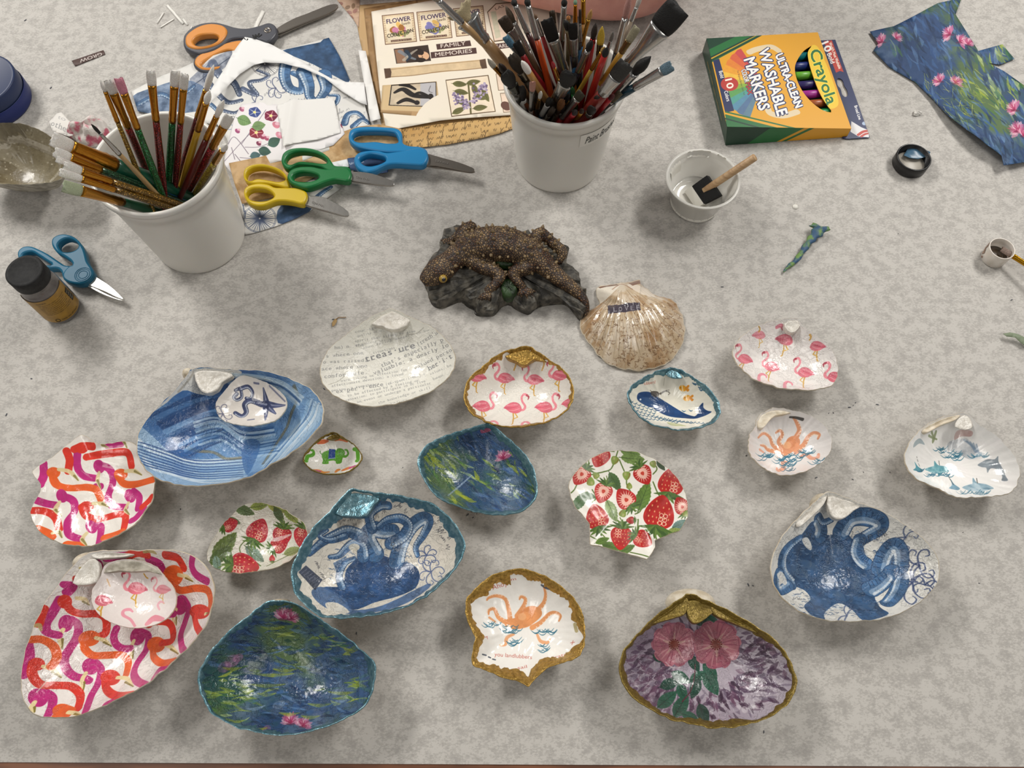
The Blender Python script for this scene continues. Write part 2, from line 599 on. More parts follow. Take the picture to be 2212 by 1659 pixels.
def berry(cv, o, s, rot=0, half=False, calyx=True, red='b9201c', cal=None):
    """strawberry, tip up (-y) in its own frame"""
    f = local(o, s, rot)
    out = [(0, -1.0), (.4, -.72), (.72, -.2), (.78, .32), (.5, .66), (0, .74), (-.5, .66), (-.78, .32), (-.72, -.2), (-.4, -.72)]
    cv.poly(f(out), red, var=.12, smooth=5)
    if half:
        inn = np.array(out) * .55 + [0, .1]
        for k in np.linspace(0, 2 * PI, 19)[:-1]:
            d = np.array([math.sin(k), -math.cos(k) * .95])
            cv.stroke(f([d * .38 + [0, .05], d * .72 + [0, .0]]), [s * .09, s * .02], 'f3c9b4', .9, smooth=0)
        cv.poly(f(inn), 'f0b9a6', var=.08, smooth=4)
        cv.poly(f(np.array(out) * .2 + [0, .08]), 'c8402f', smooth=4)
        cv.stroke(f([(-.5, .5), (0, .62), (.5, .5)]), s * .1, 'f3d7c4', .8)
    else:
        cv.stroke(f([(-.6, .3), (-.5, -.2), (-.2, -.7)]), [s * .2, s * .1], '8a1010', .35)
        for r, n in ((-.62, 2), (-.36, 4), (-.08, 5), (.2, 6), (.45, 5)):
            for i in range(n):
                x = ((i + .5) / n - .5) * 1.35 * min(1, 1 - abs(r) * .35)
                cv.ell(f([(x, r)])[0], s * .035, s * .055, rot, 'f0c080', alpha=.75)
        for i in range(6):
            q = np.array([.12 + .22 * (i % 2), .05 + .2 * (i // 2)])
            a = np.linspace(0, 2 * PI, 7) + .4
            cv.stroke(f(q + .11 * np.c_[np.cos(a), np.sin(a)]), s * .035, 'f6d8b8', .85, smooth=0)
    if calyx:
        for i in range(7):
            a = -1.2 + i * .4
            d = np.array([math.sin(a), math.cos(a)])
            cv.stroke(f([np.array([0, .62]), d * .35 + [0, .6], d * .75 + [d[0] * .25, .55]]), [s * .12, s * .24, s * .03], ['4d6a2c', '5e7c36', '3d5a28'][i % 3], var=.1)
        cv.stroke(f([(0, .8), (.05, 1.15), (.2, 1.4)]), s * .08, '66803c')

def waves(cv, m, cx, cy, wx, wy, n, col='2f6f8a', s=9, seed=0, wid=2.2, tilt=0):
    r = np.random.default_rng(seed)
    for i in range(n):
        x, y = cx + r.uniform(-wx, wx), cy + r.uniform(-wy, wy)
        y += tilt * (x - cx)
        k = s * r.uniform(.6, 1.3)
        p = m([(x, y)])[0]
        cv.stroke(p + np.array([(-k, -k * .2), (-.3 * k, k * .35), (.4 * k, k * .3), (k, -k * .35)]), [wid * .3, wid, wid * .4], col, .8)

def octo_orange(cv, m, body, arms, col='e79a62'):
    for a in arms:
        q = m(a)
        w0 = np.linspace(11, 3.5, len(q))
        cv.stroke(q, w0, col, .95, var=.06)
        sp = spline(q, 6, False)
        for k in range(3, len(sp) - 2, 2):
            t = sp[k + 1] - sp[k - 1]; t = t / (np.linalg.norm(t) + 1e-9)
            cv.ell(sp[k] + np.array([-t[1], t[0]]) * 3.4, 1.5, 1.5, 0, 'f6d9bd', alpha=.9)
    cv.poly(m(body), col, var=.1, smooth=6)
    q = m(body)
    c = q.mean(0)
    for i in range(5):
        cv.stroke(c + (spline(q, 4)[i * 3:i * 3 + 9] - c) * (.8 - .1 * i), 1.5, 'c9713c', .35, smooth=0)
    cv.ell(c + [-3, -4], 9, 8, 0, 'f3bd8b', alpha=.5)

def monet(cv, n, ang, lilies=(), seed=0, L=(14, 46), box=None, pal=None, dark=False):
    r = np.random.default_rng(seed)
    pal = pal or ['2a4a80', '3a64a0', '1c3660', '5c84b4', '2c5a48', '4a7838', '7f9432', 'a8b43c', '1e403a', '8aa8c8', '34609a', '90a236', '182c4a', 'b8c878']
    cv.mottle(['27406c', '2d5548', '56708e', '5a7038'], .8)
    lo = PX(np.array([*cv.lo, .01])); hi = PX(np.array([*cv.hi, .01]))
    x0, x1 = sorted((lo[0], hi[0])); y0, y1 = sorted((lo[1], hi[1]))
    x0 -= 30; x1 += 30; y0 -= 20; y1 += 20
    for i in range(n):
        p = np.array([r.uniform(x0, x1), r.uniform(y0, y1)])
        a = math.radians(ang + r.normal(0, 14))
        l = r.uniform(*L)
        d = np.array([math.cos(a), math.sin(a)])
        up = np.array([-d[1], d[0]])
        # colour patches come in drifts
        g = NZ[int(p[1] * 1.6) % 1024, int(p[0] * 1.1) % 1024]
        if g > .53: c = pal[[5, 6, 7, 11, 4, 13][r.integers(6)]]
        elif g < .45: c = pal[[0, 1, 2, 10, 12, 3][r.integers(6)]]
        else: c = pal[r.integers(len(pal))]
        cv.stroke([p - d * l / 2, p + up * r.uniform(-4, 4), p + d * l / 2], [1.2, r.uniform(3, 9), 1.5], c, r.uniform(.55, .95), thin=.45, smooth=3)
    for (x, y, s, rot) in lilies:
        for k in range(11):
            a = math.radians(rot - 90 + (k - 5) * 17)
            e = np.array([math.cos(a), math.sin(a)]) * s * r.uniform(.8, 1.1)
            cv.stroke([(x, y), np.array([x, y]) + e * .55, np.array([x, y]) + e], [s * .18, s * .36, s * .05], ['d98aa6', 'e7b3c2', 'c76890', 'b74a72'][k % 4], .9, thin=.3)
        for k in range(5):
            a = math.radians(rot - 90 + (k - 2) * 30)
            e = np.array([math.cos(a), math.sin(a)]) * s * .6
            cv.stroke([(x, y), np.array([x, y]) + e], [s * .14, s * .04], 'a42a58', .85, smooth=0)
        cv.ell((x, y + s * .1), s * .45, s * .12, 0, '6b1f3c', alpha=.5)

def tentacle(cv, q, w0, w1, col='3f6896', hi='9fb8d2', dk='1f3c66', n=5):
    q = spline(np.asarray(q, float), 6, False)
    ww = np.linspace(w0, w1, 6)
    cv.stroke(q, ww + 2.2, dk, .9, smooth=0)
    cv.stroke(q, ww, col, 1, var=.3, smooth=0)
    t = np.gradient(q, axis=0); t /= np.linalg.norm(t, axis=1)[:, None] + 1e-9
    nn = np.stack([-t[:, 1], t[:, 0]], 1)
    wv = np.linspace(w0, w1, len(q))[:, None]
    cv.stroke(q + nn * wv * .22, ww * .35, hi, .6, var=.2, smooth=0)
    for k in range(1, len(q) - 1):
        cv.ell((q + nn * wv * .38)[k], max(1.2, wv[k, 0] * .11), max(1.2, wv[k, 0] * .11), 0, 'd6dde2', alpha=.75)
        if k % 2: cv.stroke([(q - nn * wv * .45)[k], (q - nn * wv * .1)[k]], max(.8, wv[k, 0] * .06), dk, .7, smooth=0)

def swirl(cv, o, s, rot, col='3a5480', n=5, w=1.8):
    for i in range(n):
        f = local(o, s, rot + i * 28 - 14 * n, i % 2 == 0)
        cv.stroke(f([(0, 0), (.35, -.3), (.75, -.3), (.95, 0), (.75, .2), (.6, .05)]), [w * 1.3, w, w * .8], col, .85)

def compass(cv, o, r, col='33456a'):
    o = np.array(o, float)
    for k in range(32):
        a = k * PI / 16
        d = np.array([math.cos(a), math.sin(a) * .85])
        cv.stroke([o + d * r * .1, o + d * r * (1.0 if k % 2 == 0 else .8)], [r * .1 if k % 4 == 0 else r * .05, r * .02], col, .9, smooth=0)
    a = np.linspace(0, 2 * PI, 40)
    for q in (1.0, .93):
        cv.stroke(o + np.c_[np.cos(a), np.sin(a) * .85] * r * q, r * .025, col, .8, smooth=0)

# ------------------------------------------------------------------ shells
CREAM = mat('shell_cream', 'd9cfbc', .45, col2='c2b49c', nscale=180, bump=.3, bscale=500)
GREYSHELL = mat('shell_grey', 'b9b2a4', .5, col2='8e8778', nscale=140, bump=.4, bscale=400)
WHITEHINGE = mat('white_painted_hinge', 'd6d1c8', .3, col2='b9b2a6', nscale=260, bump=.9, bscale=420, lo=.4, hi=.75)
GOLD = mat('gold_paint', 'b8944a', .3, .6, col2='86682c', nscale=420, lo=.35, hi=.7, bump=1.0, bscale=500)
GOLD2 = mat('antique_gold_paint', '8f7a3a', .3, .5, col2='6e5a26', nscale=420, lo=.35, hi=.7, bump=.9, bscale=600)
TEAL = mat('teal_metallic_paint', '587f8b', .3, .65, col2='87a6ae', nscale=300, lo=.42, hi=.72, bump=1.0, bscale=330)  # the lighter noise colour paints highlights into the teal
SHELLS = {}
def shell(name, label, outline, rimz, depth, paint, bg, center=None, p=2.3, rim=None, rimw=.004, rimj=.35, back=CREAM, hinge=(), umbo=(),
          ribs=None, convex=False, smooth=5, rough=.22, crack=55, bumpy=.6, group='decorated seashells on the table', z0=0.0, tilt=(0, 0), cat='seashell', jit=.00045):
    o2 = spline(outline, smooth) if smooth else np.asarray(outline, float)
    NT, NR = 168, 26
    ow = W(o2, rimz + z0)[:, :2]
    if area2(ow) < 0: ow = ow[::-1]
    ow = resample(ow, NT)
    c = ow.mean(0) if center is None else W(center, rimz + z0)[:2]
    j = np.convolve(np.r_[rng.normal(0, 1, NT)] , [.25, .5, .25], 'same') * jit
    v = ow - c
    R = np.linalg.norm(v, axis=1)
    ow = c + v * (1 + j / R)[:, None]
    v = ow - c; R = np.linalg.norm(v, axis=1); TH = np.arctan2(v[:, 1], v[:, 0])
    od = np.argsort(TH); THs, Rs = TH[od], R[od]
    hp = None if ribs is None else W(ribs[0], rimz + z0)[:2]
    wob = NZ
    def zt(x, y, t):
        t = np.clip(t, 0, 1.02)
        z = (depth if convex else -depth) * (1 - t ** p) + rimz + tilt[0] * (x - c[0]) + tilt[1] * (y - c[1])
        if ribs is not None:
            ph = np.arctan2(y - hp[1], x - hp[0]); dd = np.hypot(x - hp[0], y - hp[1])
            z = z + ribs[2] * np.sin(ph * ribs[1]) * np.clip(dd / .05, 0, 1) * np.clip(.4 + .6 * t, 0, 1)
        n = wob[(np.floor(y * 4200).astype(int)) % 1024, (np.floor(x * 4200).astype(int)) % 1024]
        return z0 + z + (n - .5) * .0012 * (1 - t ** 6)
    def zs(x, y):
        d = np.hypot(x - c[0], y - c[1]); th = np.arctan2(y - c[1], x - c[0])
        return zt(x, y, d / np.interp(th, THs, Rs, period=2 * PI))
    def tf(px):
        z = np.full(len(px), z0 + rimz + (depth if convex else -depth) * .5)
        for _ in range(7):
            q = W(px, z)
            z = z + .7 * (zs(q[:, 0], q[:, 1]) - z)
        return W(px, z)
    lo, hi = ow.min(0) - .003, ow.max(0) + .003
    cv = Canvas(name + '_print', lo, hi, tf, bg)
    paint(cv)
    top = thing(name, label, cat, (c[0], c[1], z0), group)
    ts = np.linspace(0, 1, NR) ** .8
    ts[0] = .02
    V = []
    for t in ts:
        q = c + v * t
        V.append(np.c_[q, zt(q[:, 0], q[:, 1], np.full(NT, t))])
    V = np.concatenate(V)
    F = grid_faces(NR, NT, flip=True)
    V = np.vstack([V, [[*c, float(zt(c[0], c[1], 0.0))]]])
    F += [(len(V) - 1, k, (k + 1) % NT) for k in range(NT)]
    m = mat('print_' + name + str(len(SHELLS)), rough=rough, img=cv.image(), bump=bumpy, bscale=260, crack=crack, coat=.35)
    part('printed_lining', V, F, m, top, uv=cv.uv(V))
    # shell wall below the lining
    th = .0016
    V = []
    e = V
    zr = zt(ow[:, 0], ow[:, 1], np.ones(NT))
    for t, dz in ((1.0, 0.0), (1.012, -.0005), (1.012, -.0012), (1.0, -.0022)):
        q = c + v * t
        V.append(np.c_[q, zr + dz])
    for t in np.linspace(.95, .0, 12):
        q = c + v * t
        if convex: z = np.full(NT, z0 + .0006) if t < .9 else np.full(NT, z0 + .0004)
        else: z = np.maximum(zt(q[:, 0], q[:, 1], np.full(NT, t)) - th - .001 * (1 - t), z0 + .0002)
        V.append(np.c_[q, z])
    part('shell_wall', np.concatenate(V), grid_faces(16, NT, flip=True), back, top)
    if rim is not None:
        wv = rimw / R * (1 + rimj * (np.convolve(rng.normal(0, 1.6, NT + 8), np.ones(9) / 9, 'valid')[:NT] * 2))
        wv = np.clip(wv, .012, .4)
        V = []
        for a, dz in ((1.0, -.0002), (.85, .0006), (.4, .0010), (.0, .0011), (-.35, .0006), (-.4, -.0012)):
            t = 1 - wv * a if a >= 0 else np.full(NT, 1 + .03 * -a / .4 * .7)
            q = c + v * t[:, None]
            V.append(np.c_[q, zt(q[:, 0], q[:, 1], t) + dz + (rng.normal(0, .0001, NT) if 0 < a < 1 else 0)])
        part('painted_rim', np.concatenate(V), grid_faces(6, NT), rim, top)
    for (poly, hm, dz, dome, nm) in hinge:
        q = resample(W(spline(poly, 2), z0 + rimz)[:, :2], 48)
        if area2(q) < 0: q = q[::-1]
        cc = q.mean(0)
        V = []
        for t, d in ((1.0, -.0036), (1.0, -.0005), (1.0, -.0005), (.97, -.0001), (.9, 0), (.75, -.0003), (.55, -.0008), (.3, -.0012), (.02, -.0014)):
            g = cc + (q - cc) * t
            nse = wob[(np.floor(g[:, 1] * 15000).astype(int)) % 1024, (np.floor(g[:, 0] * 15000).astype(int)) % 1024]
            V.append(np.c_[g, z0 + zt(g[:, 0], g[:, 1], np.ones(48)) - z0 + dz + d * (1.4 if dome < .0015 else .3) + dome * .35 * (1 - t ** 2) + (nse - .5) * .0007])
        F = [f for k, f in enumerate(grid_faces(9, 48)) if k // 48 != 1]
        part(nm, np.concatenate(V), F, hm, top)
    for (pc, rx, ry, rot, zc) in umbo:
        k = mpp(pc, z0 + zc)
        q = W(pc, z0 + zc)
        a = np.linspace(0, 2 * PI, 28, endpoint=False); bb = np.linspace(-PI / 2, PI / 2, 12)
        V = []
        for b in bb:
            x, y = np.cos(a) * rx * k * math.cos(b), np.sin(a) * ry * k * 1.1 * math.cos(b)
            rr = math.radians(rot)
            V.append(np.c_[q[0] + x * math.cos(rr) - y * math.sin(rr), q[1] + x * math.sin(rr) + y * math.cos(rr), np.full(28, q[2] + math.sin(b) * min(zc * .6, .009))])
        part('umbo', np.concatenate(V), grid_faces(12, 28), back, top)
    SHELLS[label] = (c, zs)
    return top

# ------------------------------------------------------------------ setting: floor, table, paper cover
def tablepaper():
    m = bpy.data.materials.new('kraft_cover_paper')
    m.use_nodes = True
    N, L = m.node_tree.nodes, m.node_tree.links
    b = N['Principled BSDF']
    b.inputs['Roughness'].default_value = .62
    b.inputs['Specular IOR Level'].default_value = .25
    tc = N.new('ShaderNodeTexCoord')
    def noise(scale, det, rough, stretch):
        mp = N.new('ShaderNodeMapping'); mp.inputs['Scale'].default_value = stretch
        L.new(tc.outputs['Object'], mp.inputs[0])
        n = N.new('ShaderNodeTexNoise'); n.inputs['Scale'].default_value = scale; n.inputs['Detail'].default_value = det; n.inputs['Roughness'].default_value = rough
        L.new(mp.outputs[0], n.inputs[0]); return n
    a = noise(95, 5, .6, (1, 1.1, 1)); f = noise(700, 3, .6, (.75, 1.2, 1))
    mx = N.new('ShaderNodeMath'); mx.operation = 'MULTIPLY_ADD'; mx.inputs[1].default_value = .9
    L.new(f.outputs[0], mx.inputs[0]); L.new(a.outputs[0], mx.inputs[2])
    r = N.new('ShaderNodeValToRGB')
    e = r.color_ramp.elements
    e[0].position, e[0].color = .74, (*lin('a29e99'), 1)
    e[1].position, e[1].color = 1.16, (*lin('bcb8b2'), 1)
    k = e.new(.95); k.color = (*lin('b1ada7'), 1)
    L.new(mx.outputs[0], r.inputs[0]); L.new(r.outputs[0], b.inputs['Base Color'])
    bp = N.new('ShaderNodeBump'); bp.inputs['Strength'].default_value = .12; bp.inputs['Distance'].default_value = .0006
    L.new(mx.outputs[0], bp.inputs['Height']); L.new(bp.outputs[0], b.inputs['Normal'])
    return m
WOOD = mat('table_wood', '5c3a28', .4, col2='7a4d34', nscale=20, stretch=(1, 8, 1))
V, F = box((0, .5, -.76), (5, 4, .02))
o = part('floor', V, F, mat('floor_tile', '8d877d', .5), smooth=False); tag(o, kind='structure')
tb = thing('craft_table', 'wooden craft table under the grey paper cover, its brown edge along the bottom', 'table', (0, .5, -.75))
V, F = box((0, .52, -.0195), (2.6, 1.16, .0375)); part('table_top', V, F, WOOD, tb, smooth=False)
for x in (-1.2, 1.2):
    for y in (.02, 1.02):
        V, F = box((x, y, -.394), (.05, .05, .711)); part('leg', V, F, mat('steel_leg', '77777a', .4, .8), tb, smooth=False)
f0, f1 = W((0, 1646.5)), W((2212, 1656.5))
ft = (f1 - f0)[:2] / (f1 - f0)[0]
q = np.array([f0[:2] + ft * (-1.28 - f0[0]), f0[:2] + ft * (1.28 - f0[0]), (1.28, 1.08), (-1.28, 1.08)])
V, F = prism([q], -.0006, 0.0)
o = part('paper_cover', V, F, tablepaper(), smooth=False)
tag(o, 'mottled grey paper covering the whole table', 'paper')

# ------------------------------------------------------------------ loose papers
def sheet(name, label, outline, z0, paint=None, bg='eeeeee', zf=None, m=None, grid=.007, group=None, cat='paper', rough=.6, th=.00016, smooth=0, ppm=3000, bump=0, sub=None):
    o2 = spline(outline, smooth) if smooth else np.asarray(outline, float)
    q = W(o2, z0)[:, :2]
    if area2(q) < 0: q = q[::-1]
    lo, hi = q.min(0), q.max(0)
    per = np.linalg.norm(np.roll(q, -1, 0) - q, axis=1).sum()
    q = np.unique(np.round(np.vstack([np.linspace(a, b, max(2, int(np.linalg.norm(b - a) / grid) + 1), endpoint=False) for a, b in zip(q, np.roll(q, -1, 0))]), 7), axis=0, return_index=False) if False else np.vstack([np.linspace(a, b, max(1, int(np.linalg.norm(b - a) / grid)), endpoint=False) for a, b in zip(q, np.roll(q, -1, 0))])
    gx, gy = np.meshgrid(np.arange(lo[0] + grid / 2, hi[0], grid), np.arange(lo[1] + grid / 2, hi[1], grid))
    v, f = cdt([q], pts=np.c_[gx.ravel(), gy.ravel()])
    use = sorted({i for t in f for i in t}); mp = {i: k for k, i in enumerate(use)}
    v = v[use]; f = [tuple(mp[i] for i in t) for t in f]
    z = np.full(len(v), z0)
    if zf is not None: z = z + zf(v[:, 0], v[:, 1])
    n = len(v)
    V = np.vstack([np.c_[v, z], np.c_[v, z - th]])
    ed = {}
    for t in f:
        for a, b in zip(t, t[1:] + t[:1]): ed[(a, b)] = 1
    F = f + [tuple(i + n for i in t[::-1]) for t in f] + [(b, a, a + n, b + n) for (a, b) in ed if (b, a) not in ed]
    if paint is not None:
        cv = Canvas(name + '_print', lo - .0005, hi + .0005, lambda p: W(p, z0), bg, ppm)
        paint(cv)
        m = mat('print_' + name + label[:20], rough=rough, img=cv.image(), bump=bump, bscale=200, spec=.3)
        uv = cv.uv(V)
    else:
        uv = None
        m = m or mat('paper_' + bg, bg, rough, spec=.3)
    o = part(name, V, F, m, uv=uv, origin=(*v.mean(0), z0 - th))
    return tag(o, label, cat, group)
def bumpat(px, r, h):
    c = W(px)[:2]
    return lambda x, y: h * np.exp(-((x - c[0]) ** 2 + (y - c[1]) ** 2) / r ** 2)
def ripple(a, f, seed=0):
    return lambda x, y: a * (np.sin(x * f + seed) * np.cos(y * f * .8 + seed * 2) + 1)

Q = cropmap(2.6976, 300, 0)
Q1 = cropmap(2.989, 0, 0)
# under everything: the two tan scrapbook sheets at the top
def paint(cv):
    cv.mottle(['c4a473', 'a98655'], .7)
sheet('scrapbook_paper', 'tan scrapbook sheet, lowest of the pile under the sticker page', [(764, 12), (1190, -25), (1200, 230), (1112, 272), (830, 290), (778, 90)], .0004, paint, 'bb9a6c')
def paint(cv):
    cv.mottle(['9f7c50', 'b58f5e'], .7)
sheet('scrapbook_paper', 'darker brown scrapbook strip showing left of the sticker page', [(786, 18), (900, 0), (1000, 230), (838, 287), (805, 190)], .0009, paint, '94724a')
def paint(cv):
    cv.mottle(['c9ac95'], .6)
    for i in range(9): cv.ell((735 + 4 * i, 8 + (i * 11) % 36), 6, 4, i * 40, ['8a5a4c', '7a6048', '9c6f66'][i % 3], alpha=.8)
sheet('floral_scrap', 'small brown floral scrap at the top beside the scissor tip', [(716, -14), (778, -20), (775, 60), (762, 40), (738, 12)], .0007, paint, 'bfa086')
def paint(cv):
    cv.mottle(['cda568', 'b58a4e'], .8)
    for i in range(6):
        y = 246 + i * 13
        cv.scribble((1150, y - 18), (850, y + 24), 10, '45341f', .8, 1.1, 60 + i)
sheet('script_parchment', 'yellowed parchment with old handwriting curling under the sticker page', [(840, 282), (1000, 262), (1120, 246), (1150, 258), (1112, 276), (1080, 288), (1041, 298), (967, 312), (905, 319), (864, 321), (856, 300)], .0018, paint, 'c9a46a', zf=lambda x, y: .004 * np.clip((.43 - y) / .05 + 1, 0, 1))
def paint(cv):
    cv.mottle(['e4d8c4'], .3)
    for (x0, y0, x1, y1, fl, c2) in ((1415, 90, 1615, 262, 'c07898', 'a06a30'), (1617, 70, 1822, 240, '7a76b4', '7a76b4'), (1830, 50, 2020, 215, 'd0884a', 'c07a3a')):
        P = lambda u, v: Q([(x0 + (x1 - x0) * u + 20 * v, y0 + (y1 - y0) * v - 20 * u)])[0]
        cv.poly([P(0, 0), P(.93, 0), P(.93, 1), P(0, 1)], '6b4a38'); cv.poly([P(.02, .025), P(.91, .025), P(.91, .975), P(.02, .975)], 'd9c4a2', var=.1)
        cv.poly([P(.09, .09), P(.84, .09), P(.84, .9), P(.09, .9)], 'e2d2b4', var=.06)
        for i in range(12): cv.stroke([P(.04, .06 + i * .075), P(.07, .06 + i * .075)], 1.2, '7a5a44', .7, smooth=0); cv.stroke([P(.86, .06 + i * .075), P(.89, .06 + i * .075)], 1.2, '7a5a44', .7, smooth=0)
        cv.text("FLOWER", P(.12, .3), P(.82, .26), 10, '3c2a52', bold=.3); cv.text("Seeds", P(.55, .4), P(.8, .37), 6, '4a3a2a')
        r = np.random.default_rng(int(x0))
        for i in range(16):
            a = r.uniform(0, 2 * PI); p = P(.45 + .2 * math.cos(a) * r.uniform(.3, 1), .55 + .18 * math.sin(a) * r.uniform(.3, 1)); cv.ell(p, r.uniform(5, 9), r.uniform(4, 7), r.uniform(0, 90), [fl, c2, 'd9b060', fl][i % 4], var=.15)
        for i in range(5): cv.ell(P(.3 + .1 * i, .66 + .05 * (i % 2)), 6, 3, 30 * i, '7a8450', alpha=.8)
        cv.text("COLLECTION", P(.1, .78), P(.86, .66), 8.5, '33281c', bold=.3)
        cv.poly([P(.18, .86), P(.78, .86), P(.78, .93), P(.18, .93)], '5a3d30'); cv.text("Schmidt & Sons Co", P(.2, .92), P(.76, .92), 4.4, 'cbb8a0')
    for s, b, t in (("FAMILY", [(1732, 258), (1930, 236), (1938, 268), (1738, 290)], (1760, 280, 1905, 262)), ("MEMORIES", [(1700, 305), (1965, 278), (1970, 312), (1704, 341)], (1728, 330, 1942, 306)), ("GARDEN", [(2060, 258), (2200, 240), (2204, 272), (2064, 292)], (2075, 284, 2200, 268))):
        cv.poly(Q(b), '4f3834'); q = Q([t[:2], t[2:]]); cv.text(s, q[0], q[1], 8.5, 'd8ccc0', bold=.2)
    cv.poly(Q([(1485, 285), (1685, 262), (1703, 355), (1500, 372)]), '3a2e28'); cv.poly(Q([(1490, 290), (1540, 285), (1560, 365), (1505, 370)]), '9a7458', .9)
    cv.ell(Q([(1660, 325)])[0], 12, 9, 10, 'd9ab84'); cv.ell(Q([(1630, 300)])[0], 12, 7, 20, '2b211c'); cv.ell(Q([(1640, 350)])[0], 12, 5, 0, '2b211c')
    cv.stroke(Q([(1520, 300), (1570, 330), (1610, 345)]), [8, 4], '7a8590', .8); cv.stroke(Q([(1545, 350), (1590, 310), (1620, 290)]), [7, 3], 'b9b0a0', .7); cv.stroke(Q([(1560, 300), (1580, 330), (1560, 355)]), [8, 3], '28384a', .9)
    for x, y in ((1650, 320), (1652, 332)): cv.ell(Q([(x, y)])[0], 1.2, 1.2, 0, '3a2418')
    cv.poly(Q([(1430, 400), (2020, 345), (2028, 395), (1440, 455)]), 'd7bd96', var=.08); cv.stroke(Q([(1470, 448), (1600, 440), (1760, 418), (1900, 408), (2010, 396)]), 2, '8a6a48', .8); cv.stroke(Q([(1470, 405), (1700, 380), (2000, 352)]), 2, '9a7a54', .6)
    for b in ([(1428, 400), (1465, 398), (1472, 420), (1468, 452), (1436, 458)], [(1985, 350), (2020, 343), (2030, 398), (2000, 402), (1990, 380)]): cv.poly(Q(b), '5f4838', var=.15)
    cv.poly(Q([(1787, 467), (2037, 438), (2080, 655), (1822, 687)]), '5b4630'); cv.poly(Q([(1791, 472), (2033, 443), (2075, 651), (1826, 681)]), 'ead9c0', var=.05)
    cv.stroke(Q([(1935, 665), (1930, 600), (1925, 540), (1920, 490)]), 3, '5f5a34')
    for (x, y, r) in ((1870, 492, 5), (1950, 482, -10), (1880, 540, 10), (1960, 530, 70), (2000, 570, 5), (1990, 632, -8), (1865, 650, -25), (1890, 600, 20), (2020, 560, 60)): leaf(cv, Q([(x, y)])[0], 16, r, '6c6a40', '4a4828', .4, False)
    r = np.random.default_rng(5)
    for (a, b) in (((1835, 545), (1925, 640)), ((2020, 490), (1945, 600))):
        for i in range(70):
            t = r.uniform(0, 1); p = np.array(a) + (np.array(b) - a) * t + r.normal(0, 15 * (.5 + .6 * math.sin(t * PI)), 2); cv.ell(Q([p])[0], 2.6, 2.2, 0, ['8d7b9a', 'a796b2', '6f5d80', 'bcaec4'][i % 4])
    for b in ([(2080, 430), (2200, 418), (2205, 520), (2095, 530)], [(2105, 545), (2210, 535), (2215, 650), (2125, 660)], [(2080, 20), (2200, 10), (2215, 225), (2070, 245), (2030, 70)]):
        cv.poly(Q(b), '5b4630'); c = Q(b); cv.poly(c.mean(0) + (c - c.mean(0)) * .95, 'e6cfba', var=.06)
    cv.poly(Q([(2050, 70), (2080, 65), (2110, 215), (2080, 225)]), 'a9b898', .8, thin=.4); cv.ell(Q([(2140, 620)])[0], 12, 9, 30, '6a4a40'); cv.text("LAS", Q([(2080, 60)])[0], Q([(2130, 40)])[0], 6, '6a5a4a')
sheet('sticker_page', 'cream sticker page with flower seed packets and lilac botanical print', [(802, 25), (1000, -12), (1200, -30), (1215, 225), (1108, 249), (952, 262), (860, 278), (835, 283), (826, 240), (819, 184)], .0030, paint, 'e8decc', zf=bumpat((1000, 280), .05, .0015))
def paint(cv):
    cv.poly(Q([(1410, 640), (1755, 655), (1765, 690), (1410, 660)]), 'b89468')
    cv.poly(Q([(1470, 495), (1732, 476), (1735, 625), (1455, 615)]), '2e2a28'); cv.poly(Q([(1475, 500), (1728, 480), (1730, 620), (1462, 611)]), 'c9b79c', var=.12)
    cv.poly(Q([(1640, 487), (1728, 480), (1730, 620), (1640, 616)]), 'b7b6bc', .9)
    for p, w in (([(1490, 540), (1540, 520), (1600, 555), (1690, 565)], [8, 20, 14]), ([(1510, 600), (1560, 580), (1620, 600)], [10, 16, 9]), ([(1520, 495), (1570, 500), (1610, 520)], [8, 14, 8]), ([(1600, 555), (1640, 540), (1700, 570)], [8, 10, 12])): cv.stroke(Q(p), np.array(w) * .6, '1f1b1a', .95)
    cv.ell(Q([(1700, 562)])[0], 6, 6, 0, '2a2422'); cv.ell(Q([(1620, 598)])[0], 6, 5, 0, '2a2422'); cv.stroke(Q([(1700, 500), (1690, 530), (1710, 540)]), 1.2, '4a4648', .8)
sheet('photo_card', 'tan card with a vintage picture of two women lying on the sticker page', Q([(1420, 497), (1735, 474), (1762, 690), (1408, 655)]), .0036, paint, 'd0b487')

